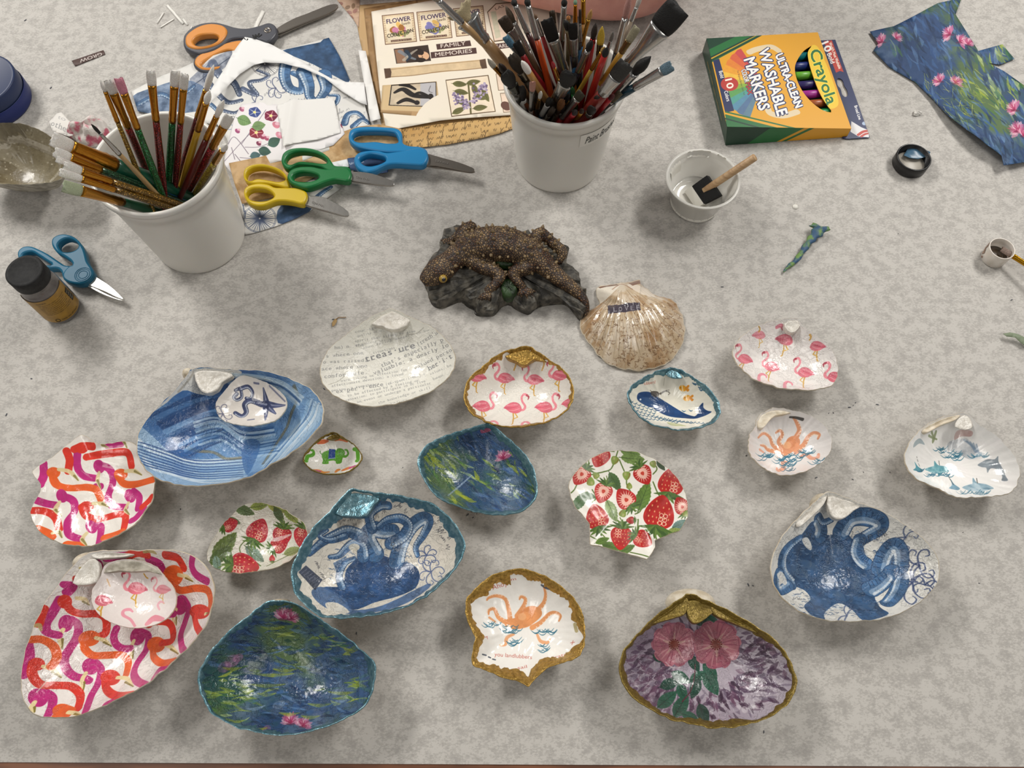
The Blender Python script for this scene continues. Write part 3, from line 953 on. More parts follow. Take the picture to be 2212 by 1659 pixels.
# blue octopus napkin
def napkin(cv):
    cv.mottle(['d3d1cc', 'e4e2dd'], .6)
    for i in range(10): cv.scribble((560 + (i * 53) % 200, 150 + 14 * i), (690 + (i * 37) % 100, 142 + 14 * i), 8, '55565e', .6, 1, 80 + i)
    cv.poly(Q([(840, 300), (950, 270), (1060, 250), (1110, 222), (1230, 470), (1150, 450), (1020, 380), (900, 330)]), '2f5078', var=.3, smooth=3)
    for q, w0, w1 in (([(860, 380), (850, 450), (880, 520), (950, 530), (950, 460), (900, 430)], 22, 10), ([(960, 420), (990, 500), (1000, 570), (1060, 600)], 26, 8), ([(1080, 440), (1090, 520), (1040, 590)], 28, 10), ([(1100, 630), (1150, 600), (1160, 560), (1110, 555)], 9, 4), ([(1200, 720), (1220, 670), (1270, 660), (1310, 690)], 12, 5), ([(1250, 740), (1300, 700), (1340, 720)], 10, 5)): tentacle(cv, Q(q), w0, w1)
    for q, w0, w1 in (([(420, 420), (400, 470), (450, 540), (520, 600), (600, 590)], 12, 6), ([(440, 400), (490, 470), (560, 500), (590, 560)], 16, 8), ([(610, 530), (690, 560), (650, 500), (720, 480), (760, 450), (700, 430)], 8, 4), ([(470, 640), (560, 660), (620, 620)], 6, 4)): tentacle(cv, Q(q), w0, w1, '4a5a78', '8d96aa', '2c3850')
    cv.poly(Q([(300, 470), (420, 380), (560, 330), (560, 400), (480, 450), (400, 500), (330, 560)]), '56627c', .8, var=.35, thin=.4)
    for i in range(40): cv.stroke(Q([(300 + 7 * i, 520 - 4 * i), (330 + 7 * i, 500 - 4 * i)]), 1.2, '2c3850', .5, smooth=0)
    cv.poly([(284, 210), (340, 188), (400, 175), (450, 200), (440, 240), (300, 245)], '3a5a86', .9, var=.3, thin=.3, smooth=3)
    tentacle(cv, [(300, 225), (345, 205), (380, 215), (420, 190)], 10, 6); tentacle(cv, [(430, 245), (450, 225), (470, 240)], 9, 5)
    compass(cv, Q([(740, 390)])[0], 30, '4a4a52')
    swirl(cv, Q([(800, 520)])[0], 24, -100, '50587a', 5, 1.6); swirl(cv, Q([(680, 600)])[0], 20, -60, '50587a', 4, 1.4)
    q = Q([(490, 700), (580, 690)]); cv.text("mond", q[0], q[1], 9, '55565c', .8); q = Q([(480, 770), (560, 755)]); cv.text("SO", q[0], q[1], 12, '6d84aa', .8)
b1 = bumpat((505, 140), .035, .0085)
sheet('napkin', 'large napkin piece with blue octopus print under the white cutout', [(284, 197), (350, 165), (418, 140), (512, 124), (611, 109), (711, 83), (735, 125), (756, 174), (786, 222), (800, 267), (790, 300), (700, 330), (560, 390), (520, 380), (490, 300), (470, 270), (400, 262), (298, 241)], .0014, napkin, 'd9d7d2', zf=lambda x, y: b1(x, y) + ripple(.0006, 60)(x, y))
def paint(cv):
    cv.mottle(['d3d1cc'], .6)
    compass(cv, Q([(705, 1275)])[0], 36, '3a4a6c')
    cv.poly(Q([(830, 1200), (1000, 1180), (990, 1240), (900, 1290), (810, 1300)]), '33517a', .95, var=.35, smooth=3); tentacle(cv, Q([(1010, 1180), (1060, 1130), (1120, 1090)]), 10, 5)
    for i in range(6): cv.stroke(Q([(560 + 12 * i, 1060 + 34 * i), (590 + 6 * i, 1100 + 34 * i)]), 2, '46587c', .8)
sheet('napkin', 'blue compass napkin scrap sticking out below the tan parchment', [(500, 352), (508, 400), (522, 450), (530, 508), (552, 503), (600, 488), (640, 472), (671, 456), (690, 440), (735, 408), (720, 398), (640, 380), (560, 350)], .0008, paint, 'd6d4cf', zf=ripple(.0004, 70, 1))
def paint(cv):
    cv.mottle(['e8e4e4'], .5)
    for p in ([(600, 840), (700, 700), (740, 640)], [(500, 940), (580, 850), (650, 780)], [(640, 900), (560, 800), (520, 840)], [(620, 860), (700, 860), (780, 830)], [(560, 900), (600, 950)], [(560, 930), (540, 860)], [(590, 920), (680, 930)]): cv.stroke(Q(p), 1.3, '6a5a6a', .8)
    def glory(x, y, r, c, c2):
        o = Q([(x, y)])[0]; a = np.linspace(0, 2 * PI, 16, endpoint=False)
        cv.poly(o + np.c_[np.cos(a), np.sin(a) * .85] * (r * (1 + .07 * np.cos(a * 5)))[:, None], c, var=.15, smooth=3)
        for k in range(5): cv.stroke([o, o + np.array([math.cos(k * 1.257), math.sin(k * 1.257) * .85]) * r * .9], [3, 1.2], c2, .8, smooth=0)
        cv.ell(o, r * .25, r * .22, 0, 'e8dc8a')
    glory(675, 655, 13, '3a4c92', 'b8c0dc'); glory(770, 675, 14, '7a1c3c', 'd8a0a8'); glory(685, 775, 15, '8a2238', 'e0b0a8')
    for (x, y, s, r, c) in ((615, 705, 16, 20, '6f8f58'), (700, 735, 15, -10, '77965e'), (790, 830, 15, -30, '3f5f52'), (735, 885, 14, 10, '3a5a50'), (680, 910, 12, -10, '46666a')): leaf(cv, Q([(x, y)])[0], s, r, c, '3f5a38', .7, False)
    for (x, y, r, c) in ((575, 765, 6, '9a4870'), (600, 640, 6, 'b06080'), (800, 730, 9, 'c87888'), (820, 790, 9, 'd08898'), (720, 800, 7, '9a3a58'), (745, 810, 6, 'a84a68'), (1195, 735, 8, '8a3a58'), (700, 840, 6, '8a3a58')): cv.ell(Q([(x, y)])[0], r, r * .7, 40, c, var=.2); cv.ell(Q([(x + 8, y - 8)])[0], r * .6, r * .4, 0, 'e0b0bc')
sheet('floral_napkin', 'white napkin piece with morning glories and green leaves', [(522, 226), (560, 221), (600, 226), (640, 240), (735, 262), (745, 290), (720, 315), (620, 345), (500, 375), (482, 352), (496, 296), (506, 258)], .0026, paint, 'e4e0e0', zf=ripple(.0005, 80, 2))
crz = W((628, 260), .003)[0]
sheet('folded_tissue', 'blank white folded tissue square on the floral napkin', [(598, 228), (626, 219), (670, 215), (721, 211), (728, 245), (736, 287), (690, 302), (635, 310), (613, 320), (605, 270)], .0038, None, 'e2e0dc', zf=lambda x, y: .0025 * np.exp(-((x - crz - .0) / .004) ** 2) + ripple(.0004, 110)(x, y), grid=.003)
sheet('paper_cutout', 'white curved paper offcut shaped like a boomerang', [(535, 80), (589, 100), (634, 122), (671, 145), (715, 169), (745, 177), (786, 178), (793, 227), (778, 222), (737, 196), (700, 167), (656, 148), (611, 138), (574, 140), (552, 148), (522, 170), (485, 208), (448, 240), (459, 208), (493, 159), (522, 104)], .0056, None, 'e9e8e6', zf=lambda x, y: b1(x, y) + bumpat((460, 215), .03, .006)(x, y))
for (lb, q, c, z) in (('white paper offcut strip left of the tan scrapbook sheets', [(774, 108), (790, 110), (822, 256), (800, 263), (790, 200)], 'e8e6e2', .0042), ('narrow white paper strip under the blue scissors handles', [(685, 358), (752, 343), (756, 360), (700, 368)], 'dfe2e2', .0036)):
    sheet('paper_strip', lb, q, z, None, c)
def paint(cv):
    cv.mottle(['c9a878', 'b08a58'], .9, NZ2); cv.mottle(['8d6a40'], .35, NZ2, 2, 2)
def curl(x, y): return .002 + .003 * np.clip((x + .1) * 4, -1, 1)
sheet('parchment', 'brown speckled parchment strip lying under the yellow and green scissors', [(496, 356), (560, 342), (634, 319), (700, 299), (771, 276), (820, 272), (868, 282), (870, 318), (800, 334), (760, 352), (700, 372), (650, 398), (600, 425), (524, 443), (508, 400)], .0022, paint, 'c3a173', zf=lambda x, y: .0012 * (1 + np.sin(x * 40)), ppm=3400)
def paint(cv):
    cv.mottle(['3f6090'], .8); cv.scribble((750, 356), (780, 352), 8, 'c9ced6', .8, 1.2, 5)
sheet('napkin_scrap', 'dark blue napkin scrap under the blue scissors loop', [(750, 342), (790, 336), (842, 352), (838, 372), (800, 378), (757, 366)], .0042, paint, '2c4670')
def paint(cv):
    q = Q1([(655, 338), (512, 384)]); cv.text("GROW", q[0], q[1], 7.5, 'd5cdc6', .9, bold=.15)
sheet('word_strip', 'brown word strip reading GROW, lying upside down', Q1([(463, 392), (668, 323), (679, 350), (484, 427)]), .0008, paint, '574541', ppm=4500)
r_ = ['long', 'short slanting', 'thin flat', 'stubby', 'tiny']
for i, (a, b, wd) in enumerate((((1078, 32), (1182, 152), 15), ((1056, 80), (1012, 150), 9), ((1122, 121), (1034, 176), 7), ((1180, 120), (1210, 160), 14), ((1240, 168), (1228, 190), 7), ((1700, 70), (1640, 190), 24))):
    a, b = np.array(a, float), np.array(b, float); n = np.array([-(b - a)[1], (b - a)[0]]); n = n / np.linalg.norm(n) * wd / 2
    lb = [f'{r_[i]} white paper sliver among the offcuts above the orange scissors loop' for i in range(5)][i] if i < 5 else 'cream paper sliver poking out behind the orange scissors'
    sheet('paper_sliver', lb, Q1([a + n, b + n, b - n, a - n]), .0009, None, ['e6e3dc', 'e2dfd8'][i % 2], group='paper slivers at the top left' if i < 5 else None)

# water lily napkin, top right
def paint(cv):
    lil = [(1905, 92, 18, -60), (1935, 85, 14, 40), (2052, 75, 20, -70), (2072, 92, 18, 60), (2090, 98, 16, 20), (2030, 178, 18, -50), (2062, 182, 18, 30), (2190, 240, 22, -60), (2195, 290, 26, -50), (2205, 300, 20, 40)]
    monet(cv, 900, 58, lil, 31, (12, 44))
    r = np.random.default_rng(3)
    for i in range(120):
        x = r.uniform(1985, 2110); y = r.uniform(150, 290); a = math.radians(50 + r.normal(0, 25)); l = r.uniform(8, 26)
        cv.stroke([(x, y), (x + l * math.cos(a), y + l * math.sin(a))], [1, 4, 1], ['b9b545', '9fa63a', 'd2cc6a', '7d9434'][i % 4], .75, thin=.4)
lw = W((2100, 330))
sheet('napkin', 'napkin with water lily painting at the top right corner', [(1878, 70), (1930, 58), (1985, 30), (2025, 8), (2078, -6), (2064, 32), (2092, 80), (2112, 112), (2165, 96), (2191, 128), (2160, 141), (2135, 137), (2168, 155), (2215, 190), (2280, 260), (2262, 345), (2158, 369), (2152, 350), (2118, 330), (2078, 296), (2040, 255), (2010, 215), (1975, 178), (1920, 145), (1886, 111), (1896, 96)], .0012, paint, '2c4a78',
      zf=lambda x, y: bumpat((2100, 330), .05, .011)(x, y) + ripple(.0007, 70)(x, y), bump=.3)

# torn scraps and crumpled tissue by the grey clam
S5 = cropmap(3.457, 0, 240)
def paint(cv):
    q = S5([(385, 115), (520, 175)]); cv.text("other", q[0], q[1], 12, '7a7a7c', .8, mono=True); q = S5([(440, 70), (500, 95)]); cv.text("to", q[0], q[1], 8, '8a8a8c', .6)
sheet('torn_scrap', 'torn white scrap with typed letters behind the grey clam', S5([(370, 85), (400, 60), (430, 30), (470, 25), (510, 70), (550, 112), (552, 190), (520, 195), (400, 160)]), .006, paint, 'dcd8d2', zf=ripple(.002, 120), grid=.003)
def crumple(name, label, px, rx, ry, h, m, z0=0.0, seed=0, cat='tissue'):
    r = np.random.default_rng(seed)
    k = mpp(px); c = W(px)
    n = 40
    a = np.linspace(0, 2 * PI, n, endpoint=False); V = []
    dirs = r.normal(0, 1, (14, 3)); ph = r.uniform(0, 6, 14)
    for b in np.linspace(-.1, PI / 2, 18):
        p = np.c_[np.cos(a) * math.cos(b), np.sin(a) * math.cos(b), np.full(n, math.sin(b))]
        d = sum(np.abs(np.sin(p @ dirs[i] * 2.2 + ph[i])) for i in range(14)) / 14
        s = .55 + .75 * (d - .4) + .35 * np.sin(a * 3 + seed) * .3
        V.append(np.c_[c[0] + p[:, 0] * s * rx * k, c[1] + p[:, 1] * s * ry * k, np.maximum(z0 + p[:, 2] * s * h + .001, .0005)])
    return tag(part(name, np.concatenate(V), grid_faces(18, n, flip=False), m, smooth=False, origin=(c[0], c[1], 0)), label, cat)
crumple('crumpled_tissue', 'crumpled pink and white printed tissue behind the left bucket', S5([(690, 185)])[0], 56, 40, .022, mat('pink_tissue', 'd9d2cc', .7, col2='c4667a', nscale=110, lo=.48, hi=.6, bump=.5), seed=5)
A = cropmap(3.456, 640, 640)      # views of the photograph the coordinates below were read in
B = cropmap(3.95, 1300, 640)
C2 = cropmap(2.989, 0, 760)
D = cropmap(4.148, 0, 1160)
E = cropmap(3.0717, 420, 1060)
G = cropmap(2.7647, 860, 900)
R3 = cropmap(4.6087, 1300, 1240)
K = cropmap(3.3186, 1600, 860)
LV = cropmap(3.456, 880, 440)

# --- treasure clam, white paper with typed words
def paint(cv):
    cv.mottle(['dcd9cc', 'ece9e0'], .6)
    T = [("cour-age", 440, 275, 600, 240, 24, .8), ("quality of m", 455, 305, 640, 262, 22, .7), ("spirit that allows to give", 440, 345, 890, 268, 24, .8),
         ("in control was or", 440, 372, 715, 325, 20, .7), ("when facing danger; to be", 500, 395, 990, 258, 20, .7), ("hm) n. the", 285, 395, 505, 372, 30, .85),
         ("situations.", 575, 430, 750, 388, 24, .85), ("s where one", 225, 458, 500, 432, 32, .85), ("treas\u00b7ure", 520, 490, 890, 385, 62, 1), ("(trezh'ur", 915, 372, 1075, 268, 40, .9),
         ("o was raised;", 200, 502, 522, 488, 32, .85), ("ace where one", 190, 555, 530, 530, 34, .9), ("that's especially p", 640, 530, 1100, 335, 40, .95),
         ("comfortable.", 210, 612, 525, 580, 36, .9), ("valuable; a dearly lo", 580, 588, 1140, 375, 40, .95), ("warm liking or affection for", 335, 640, 830, 555, 24, .8),
         ("valued perso", 885, 550, 1165, 410, 38, .9), ("her\u00b7i\u00b7t", 990, 556, 1165, 460, 48, .95), ("affectionate devotion; a loved", 265, 678, 800, 588, 24, .85),
         ("person, a sweetheart", 265, 712, 620, 660, 24, .85), ("values, be", 1000, 590, 1160, 520, 26, .7), ("been", 1025, 628, 1100, 595, 26, .7),
         ("ex\u00b7per\u00b7i\u00b7ence", 300, 725, 650, 670, 40, 1), ("(ek-speer-i-ens) v.", 672, 665, 975, 585, 28, .8), ("to be affected by a feeling or", 385, 750, 915, 635, 24, .85),
         ("sensation; to participate in or live", 370, 785, 965, 640, 24, .85), ("an event or undergo a particular", 455, 798, 1005, 655, 24, .85), ("the knowledge or skill", 615, 805, 1000, 690, 24, .85),
         ("values", 700, 806, 830, 780, 18, .6)]
    for s, x0, y0, x1, y1, h, a in T:
        q = A([(x0, y0), (x1, y1)])
        cv.text(s, q[0], q[1], h / 3.456 * .8, '77787a', a * .9, bold=.2 if h > 45 else .05, mono=True)
    cv.stroke(A([(240, 660), (310, 635), (355, 600), (380, 565)]), 1.6, 'b3b0a4', .8)
    cv.stroke(A([(820, 290), (900, 275), (950, 235)]), 1.6, 'b3b0a4', .8)
o = A([(720, 95), (860, 160), (1010, 230), (1120, 330), (1185, 450), (1150, 580), (1050, 680), (930, 740), (760, 795), (600, 820), (430, 800), (290, 740), (215, 670), (180, 580), (200, 480), (260, 380), (370, 290), (480, 205), (580, 140), (660, 105)])
shell('clam_shell', 'large white clam shell lined with typewritten definitions around the word treasure', o, .026, .022, paint, 'e4e1d6', center=A([(700, 480)])[0],
      hinge=[(A([(560, 195), (720, 100), (850, 170), (770, 235), (690, 240), (640, 215)]), WHITEHINGE, -.0015, .0012, 'hinge_plate')])

# --- pink flamingos on white with a gold edge
def paint(cv):
    cv.mottle(['e9e4d8', 'f2eee6'], .5)
    for (x, y, fl, hd) in ((1560, 610, True, True), (1780, 622, True, True), (1350, 600, True, False), (1965, 590, True, True)):
        flamingo(cv, A([(x, y)])[0], 34, 4, fl, hd)
    for (x, y) in ((1390, 820), (1625, 832), (1855, 828)):
        flamingo(cv, A([(x, y)])[0], 36, 4)
    flamingo(cv, A([(2050, 800)])[0], 34, 0, head=False)
    for (x, y) in ((1470, 955), (1710, 960)):
        cv.stroke(A([(x - 28, y + 20), (x - 20, y - 14), (x + 10, y - 22), (x + 32, y - 5), (x + 25, y + 14)]), [6, 5, 6, 2], 'e58a96')
    for (x, y) in ((1630, 500), (1840, 500)):
        cv.stroke(A([(x, y - 30), (x + 10, y + 5), (x - 5, y + 50)]), 3, 'cf9a3a', .8)
o = A([(1730, 380), (1810, 430), (1900, 490), (1985, 550), (2050, 640), (2065, 740), (2030, 830), (1960, 890), (1840, 945), (1650, 975), (1520, 965), (1400, 930), (1310, 870), (1265, 790), (1262, 700), (1300, 610), (1370, 550), (1470, 470), (1560, 420), (1650, 395)])
shell('clam_shell', 'gold-edged white clam shell printed with rows of pink flamingos', o, .024, .020, paint, 'e6e2d8', center=A([(1680, 650)])[0], rim=GOLD, rimw=.0026, rimj=.5,
      hinge=[(A([(1560, 440), (1730, 390), (1880, 490), (1790, 460), (1720, 505), (1680, 508), (1640, 480)]), GOLD, -.0012, .0012, 'gold_hinge')])

# --- tiny elephant shell
def paint(cv):
    cv.mottle(['f0ede6'], .5)
    g, dk = '5aa02e', '3f7d20'
    cv.poly(A([(190, 1190), (200, 1165), (250, 1148), (310, 1150), (345, 1165), (350, 1190), (345, 1215), (335, 1245), (300, 1250), (290, 1228), (245, 1230), (240, 1250), (195, 1250), (200, 1225)]), g, var=.1, smooth=4)
    cv.ell(A([(325, 1168)])[0], 11, 10, 0, g)
    cv.stroke(A([(340, 1190), (370, 1195), (388, 1175), (380, 1150), (365, 1145)]), [6, 4, 3], g)
    cv.poly(A([(245, 1138), (292, 1142), (290, 1210), (238, 1215)]), '27489a')
    cv.stroke(A([(243, 1210), (290, 1206)]), 1.2, 'c8d4ee', .9)
    cv.stroke(A([(190, 1180), (178, 1165), (180, 1155)]), 1.5, dk)
    cv.ell(A([(322, 1166)])[0], 1.2, 1.2, 0, '203010')
    cv.stroke(A([(75, 1230), (85, 1195), (110, 1190), (130, 1175), (125, 1150), (110, 1150)]), [7, 6, 3], g)
    cv.stroke(A([(430, 1140), (455, 1150), (462, 1220), (450, 1228)]), [6, 9, 7], g)
    for pts, c in (([(120, 1298), (160, 1300), (200, 1315), (245, 1312)], 'ee8a34'), ([(295, 1312), (310, 1298), (325, 1295)], 'ee8a34'), ([(345, 1300), (385, 1285), (430, 1272)], 'ef8040'), ([(400, 1282), (438, 1265)], 'c84a90'),
                   ([(150, 1302), (180, 1308)], 'c03a7a'), ([(160, 1092), (200, 1085), (235, 1078)], 'd8663a'), ([(290, 1070), (330, 1060), (380, 1080)], 'd86a3a'), ([(270, 1060), (300, 1045)], 'b2562a')):
        cv.stroke(A(pts), [5, 8, 4], c, .95)
o = A([(285, 1020), (360, 1060), (430, 1110), (475, 1160), (490, 1210), (450, 1270), (370, 1315), (240, 1330), (130, 1305), (75, 1260), (55, 1215), (90, 1150), (160, 1080), (220, 1040)])
shell('clam_shell', 'tiny clam shell with a green elephant wearing a blue blanket', o, .012, .0095, paint, 'e8e5de', rim=GOLD2, rimw=.0009, jit=.0002,
      hinge=[(A([(225, 1062), (283, 1025), (330, 1050), (290, 1062)]), GOLD2, -.0005, .0006, 'gold_hinge')])

# --- small teal water lily shell
o = G([(530, 50), (580, 70), (640, 120), (730, 200), (790, 280), (825, 400), (820, 480), (770, 540), (690, 575), (580, 585), (460, 565), (340, 530), (240, 480), (170, 400), (130, 310), (130, 240), (170, 180), (260, 130), (350, 100), (440, 70)])
def paint(cv):
    monet(cv, 330, 40, [(*G([(630, 250)])[0], 20, -20)], 11)
    for (x, y, a, l) in ((210, 240, 35, 40), (240, 280, 30, 36), (190, 270, 40, 30), (390, 470, 25, 42), (420, 490, 22, 36), (350, 440, 30, 26), (470, 350, 60, 20)):
        p = G([(x, y)])[0]; d = np.array([math.cos(math.radians(a)), math.sin(math.radians(a))]) * l / 2
        cv.stroke([p - d, p + d * .2 + [0, 3], p + d], [3, 9, 2], '9aa52c', .85, thin=.4)
    cv.stroke(G([(300, 470), (360, 420), (440, 350)]), [3, 4, 2], '8fa5bd', .7)
    cv.ell(G([(680, 430)])[0], 22, 26, 20, '8ea3b8', alpha=.55, thin=.8)
    cv.stroke(G([(500, 88), (545, 76)]), 7, 'b04a62', .8)
shell('clam_shell', 'teal-edged clam shell with a water lily painting, touching the blue octopus shell', o, .022, .018, paint, '2c4a70', center=G([(480, 330)])[0], rim=TEAL, rimw=.003, crack=80, bumpy=.9)

# --- strawberry scallop, back covered
def paint(cv):
    cv.mottle(['ece8dc'], .4)
    S = cropmap(5.925, 1200, 940)
    for p in ([(430, 390), (450, 500), (520, 490), (620, 470), (720, 420), (800, 200)], [(820, 320), (880, 460)], [(910, 580), (915, 640), (960, 720)], [(1250, 600), (1320, 760), (1400, 840)], [(1060, 1080), (1050, 1210)], [(750, 1080), (830, 1110), (920, 1110)],
              [(440, 1290), (520, 1330)], [(1020, 1010), (1080, 980), (1120, 900)], [(270, 640), (240, 700), (200, 740)], [(1250, 500), (1300, 430), (1240, 340)], [(470, 700), (520, 800), (470, 860)], [(960, 1500), (1100, 1530), (1200, 1560)]):
        cv.stroke(S(p), 2.6, '5c7434')
    for (x, y, s, r, c) in ((760, 600, 24, 60, '4d6a3c'), (1130, 780, 34, -70, '5f7d34'), (990, 300, 26, 5, '75904a'), (960, 225, 22, 12, '6f8a45'), (320, 840, 26, -50, '4e6f44'), (420, 780, 18, 10, '4e6f44'), (720, 970, 26, 65, '8aa066'),
                              (600, 1350, 16, -20, '5f7d34'), (720, 1430, 22, 15, '5a7636'), (910, 1460, 20, -25, '5a7636'), (1350, 390, 14, 50, '3c4d38'), (1600, 1140, 20, -25, '5d8078'), (1520, 1240, 20, -15, '8a9c50'), (1380, 1260, 20, 40, '4f6c34')):
        leaf(cv, S([(x, y)])[0], s, r, c, '3c5226')
    for (x, y, s, r, hf) in ((575, 270, 26, 205, False), (330, 510, 25, 215, True), (610, 730, 25, 200, True), (900, 820, 27, -38, True), (1120, 500, 25, 150, True), (1480, 610, 35, 10, False), (1330, 1010, 42, 12, False), (530, 1060, 31, -14, False),
                             (840, 1300, 29, 185, False), (1110, 1330, 24, 120, False), (1620, 910, 22, -30, True)):
        berry(cv, S([(x, y)])[0], s, r, hf)
    for (x, y, s, r) in ((760, 320, 11, 200), (910, 515, 11, 180), (945, 655, 8, 0), (860, 1005, 10, 20), (450, 600, 11, 0), (1250, 370, 9, 160), (520, 520, 9, -40), (1665, 1010, 8, 10)):
        berry(cv, S([(x, y)])[0], s, r, calyx=False, red='7c9440')
    berry(cv, S([(965, 1090)])[0], 10, -90, red='a8242a')
o = G([(1160, 245), (1240, 210), (1320, 203), (1420, 210), (1500, 240), (1560, 275), (1620, 315), (1665, 365), (1690, 410), (1715, 460), (1727, 520), (1728, 560), (1728, 600), (1700, 650), (1680, 680), (1600, 710), (1532, 738), (1535, 775), (1510, 820), (1485, 850), (1400, 825), (1310, 800), (1200, 770), (1150, 765), (1146, 700), (1145, 640), (1100, 580), (1060, 540), (1035, 480), (1020, 420), (1025, 390), (1040, 360), (1090, 300)])
shell('scallop_shell', 'scallop shell covered in red strawberries and green leaves on white', o, .026, .008, paint, 'ebe7dc', center=G([(1390, 480)])[0], p=2.5, smooth=0, crack=0, bumpy=.2, rough=.35, jit=.0002, ribs=(G([(1330, 800)])[0], 34, .00018))

# --- gold scallop with orange octopus
def paint(cv):
    cv.mottle(['f2efe8'], .5)
    octo_orange(cv, G, [(700, 1200), (740, 1150), (800, 1130), (850, 1150), (855, 1190), (800, 1240), (760, 1260), (690, 1270), (640, 1250), (650, 1210)],
                [[(670, 1220), (660, 1150), (640, 1090), (590, 1070), (545, 1080), (530, 1095)], [(650, 1230), (600, 1200), (575, 1150), (545, 1155), (540, 1180)], [(710, 1190), (750, 1130), (760, 1090), (735, 1075), (725, 1090)],
                 [(830, 1160), (870, 1110), (880, 1060), (870, 1020)], [(800, 1260), (850, 1230), (900, 1180), (940, 1170), (970, 1190), (960, 1220)]])
    for a in ([(690, 1300), (650, 1320), (640, 1360), (610, 1365)], [(830, 1300), (850, 1340), (890, 1350), (905, 1330)], [(545, 1200), (580, 1225)]):
        cv.stroke(G(a), [5, 8, 4], 'eaa06a', .85)
    waves(cv, G, 560, 1240, 40, 15, 8, seed=1); waves(cv, G, 680, 1265, 60, 20, 14, seed=2); waves(cv, G, 870, 1290, 60, 18, 12, seed=3); waves(cv, G, 690, 1340, 30, 20, 9, seed=4); waves(cv, G, 865, 1380, 25, 18, 8, seed=5)
    for s, a, b, h in (("Ahoy", (565, 1035), (655, 1005), 11), ("m", (675, 980), (705, 975), 6), ("you landlubbers", (575, 1430), (798, 1448), 9), ("pirate", (905, 1455), (1010, 1425), 7), ("sail", (715, 1510), (770, 1500), 7), ("A", (515, 1318), (535, 1330), 6), ("x", (1035, 1365), (1058, 1345), 9)):
        q = G([a, b]); cv.text(s, q[0], q[1], h, 'b8473a', .75)
    for p in ([(505, 1420), (525, 1425)], [(540, 1435), (552, 1440)], [(565, 1448), (580, 1452)], [(855, 1005), (880, 1020), (905, 1030)]):
        cv.stroke(G(p), [3, 5, 3], '3a4252', .8)
    cv.stroke(G([(1045, 1160), (1065, 1200)]), [4, 8], '8a8a3a', .6); cv.stroke(G([(1055, 1240), (1065, 1280)]), 7, '94803a', .6)
o = G([(690, 915), (790, 925), (880, 960), (960, 1010), (1040, 1080), (1090, 1170), (1112, 1280), (1105, 1370), (1060, 1440), (980, 1465), (900, 1490), (850, 1530), (800, 1580), (775, 1612), (730, 1580), (640, 1560), (560, 1520), (500, 1500), (448, 1485), (444, 1440), (460, 1360), (470, 1315), (430, 1250), (410, 1180), (410, 1110), (440, 1060), (500, 1000), (570, 950)])
shell('scallop_shell', 'scallop shell with broad gold edge and an orange octopus on white', o, .026, .018, paint, 'efece6', center=G([(760, 1240)])[0], smooth=3, rim=GOLD, rimw=.0052, rimj=.32, crack=0, bumpy=.3, rough=.15, ribs=(G([(700, 1560)])[0], 26, .0006))

# --- whale shell
def paint(cv):
    cv.mottle(['e9e3d2'], .5)
    b = '24477e'
    cv.poly(B([(300, 870), (310, 830), (350, 815), (410, 818), (480, 860), (560, 910), (640, 960), (710, 1000), (770, 1020), (800, 1020), (830, 985), (820, 960), (840, 930), (865, 908), (868, 950), (900, 975), (938, 985), (900, 1010), (850, 1030), (790, 1045), (700, 1040), (600, 1030), (520, 1005), (450, 965), (380, 935), (320, 900)]), b, var=.15, smooth=4)
    cv.poly(B([(315, 880), (370, 860), (440, 880), (480, 930), (430, 945), (360, 925)]), '5a7aa6', .45, thin=.8, smooth=4)
    cv.stroke(B([(305, 905), (360, 940), (440, 955)]), 2.5, 'e8e4da')
    cv.ell(B([(330, 880)])[0], 2, 2, 0, 'dfe6ee')
    cv.poly(B([(415, 820), (440, 808), (480, 815), (490, 840), (465, 862), (430, 850)]), '4a4440', .85, smooth=4)
    for p in ([(480, 850), (490, 880), (515, 885)], [(480, 840), (530, 810), (575, 800)], [(500, 835), (545, 810), (580, 825), (565, 842)], [(430, 820), (412, 800)]):
        cv.stroke(B(p), [2.4, 1], '5a534c', .8)
    for (x, y, r) in ((692, 785, 15), (728, 868, -10)):
        p = B([(x, y)])[0]
        cv.ell(p, 8.5, 6.5, r, 'e8a22c'); cv.stroke([p + [6, 0], p + [11, -4]], [3, 5], 'd98a2c'); cv.stroke([p + [6, 0], p + [11, 4]], [3, 5], 'd98a2c'); cv.stroke([p + [-2, -6], p + [0, 6]], 2.2, 'f6d9a0'); cv.ell(p + [-5, -1], 1, 1, 0, '402010')
    for i, (y0, t) in enumerate(((905, .36), (935, .34), (965, .3), (1000, .16), (1035, .08))):
        for x in range(250 + 22 * i, 930, 34):
            y = y0 + t * (x - 260) + (3 if x % 2 else 0)
            if y > 1085 or (470 < x < 800 and i < 2): continue
            cv.stroke(B([(x - 18, y - 6), (x - 4, y + 5), (x + 10, y + 2), (x + 18, y - 8)]), [.8, 2.4, .8], '2f5a7c', .85)
    for x, y in ((700, 980), (760, 975), (800, 750), (840, 780), (850, 800), (790, 745)): cv.stroke(B([(x - 18, y - 8), (x, y + 4), (x + 16, y - 2)]), [.8, 2.6, .8], '2f5a7c', .85)
    q = B([(362, 758), (460, 742)]); cv.text("lubbers!", q[0], q[1], 7, 'b4513f', .85); q = B([(300, 752), (342, 735)]); cv.text("the", q[0], q[1], 6, 'b4513f', .6)
    cv.poly(B([(555, 1075), (620, 1080), (700, 1100), (715, 1108), (600, 1105)]), '98a05a', .8, thin=.6, smooth=3)
    cv.stroke(B([(535, 700), (528, 760)]), 1, '8a8474', .6)
o = B([(595, 615), (680, 640), (780, 700), (880, 770), (950, 850), (995, 930), (1000, 1000), (950, 1070), (850, 1115), (700, 1140), (560, 1125), (420, 1090), (320, 1020), (250, 930), (222, 840), (260, 770), (340, 710), (430, 665), (520, 635)])
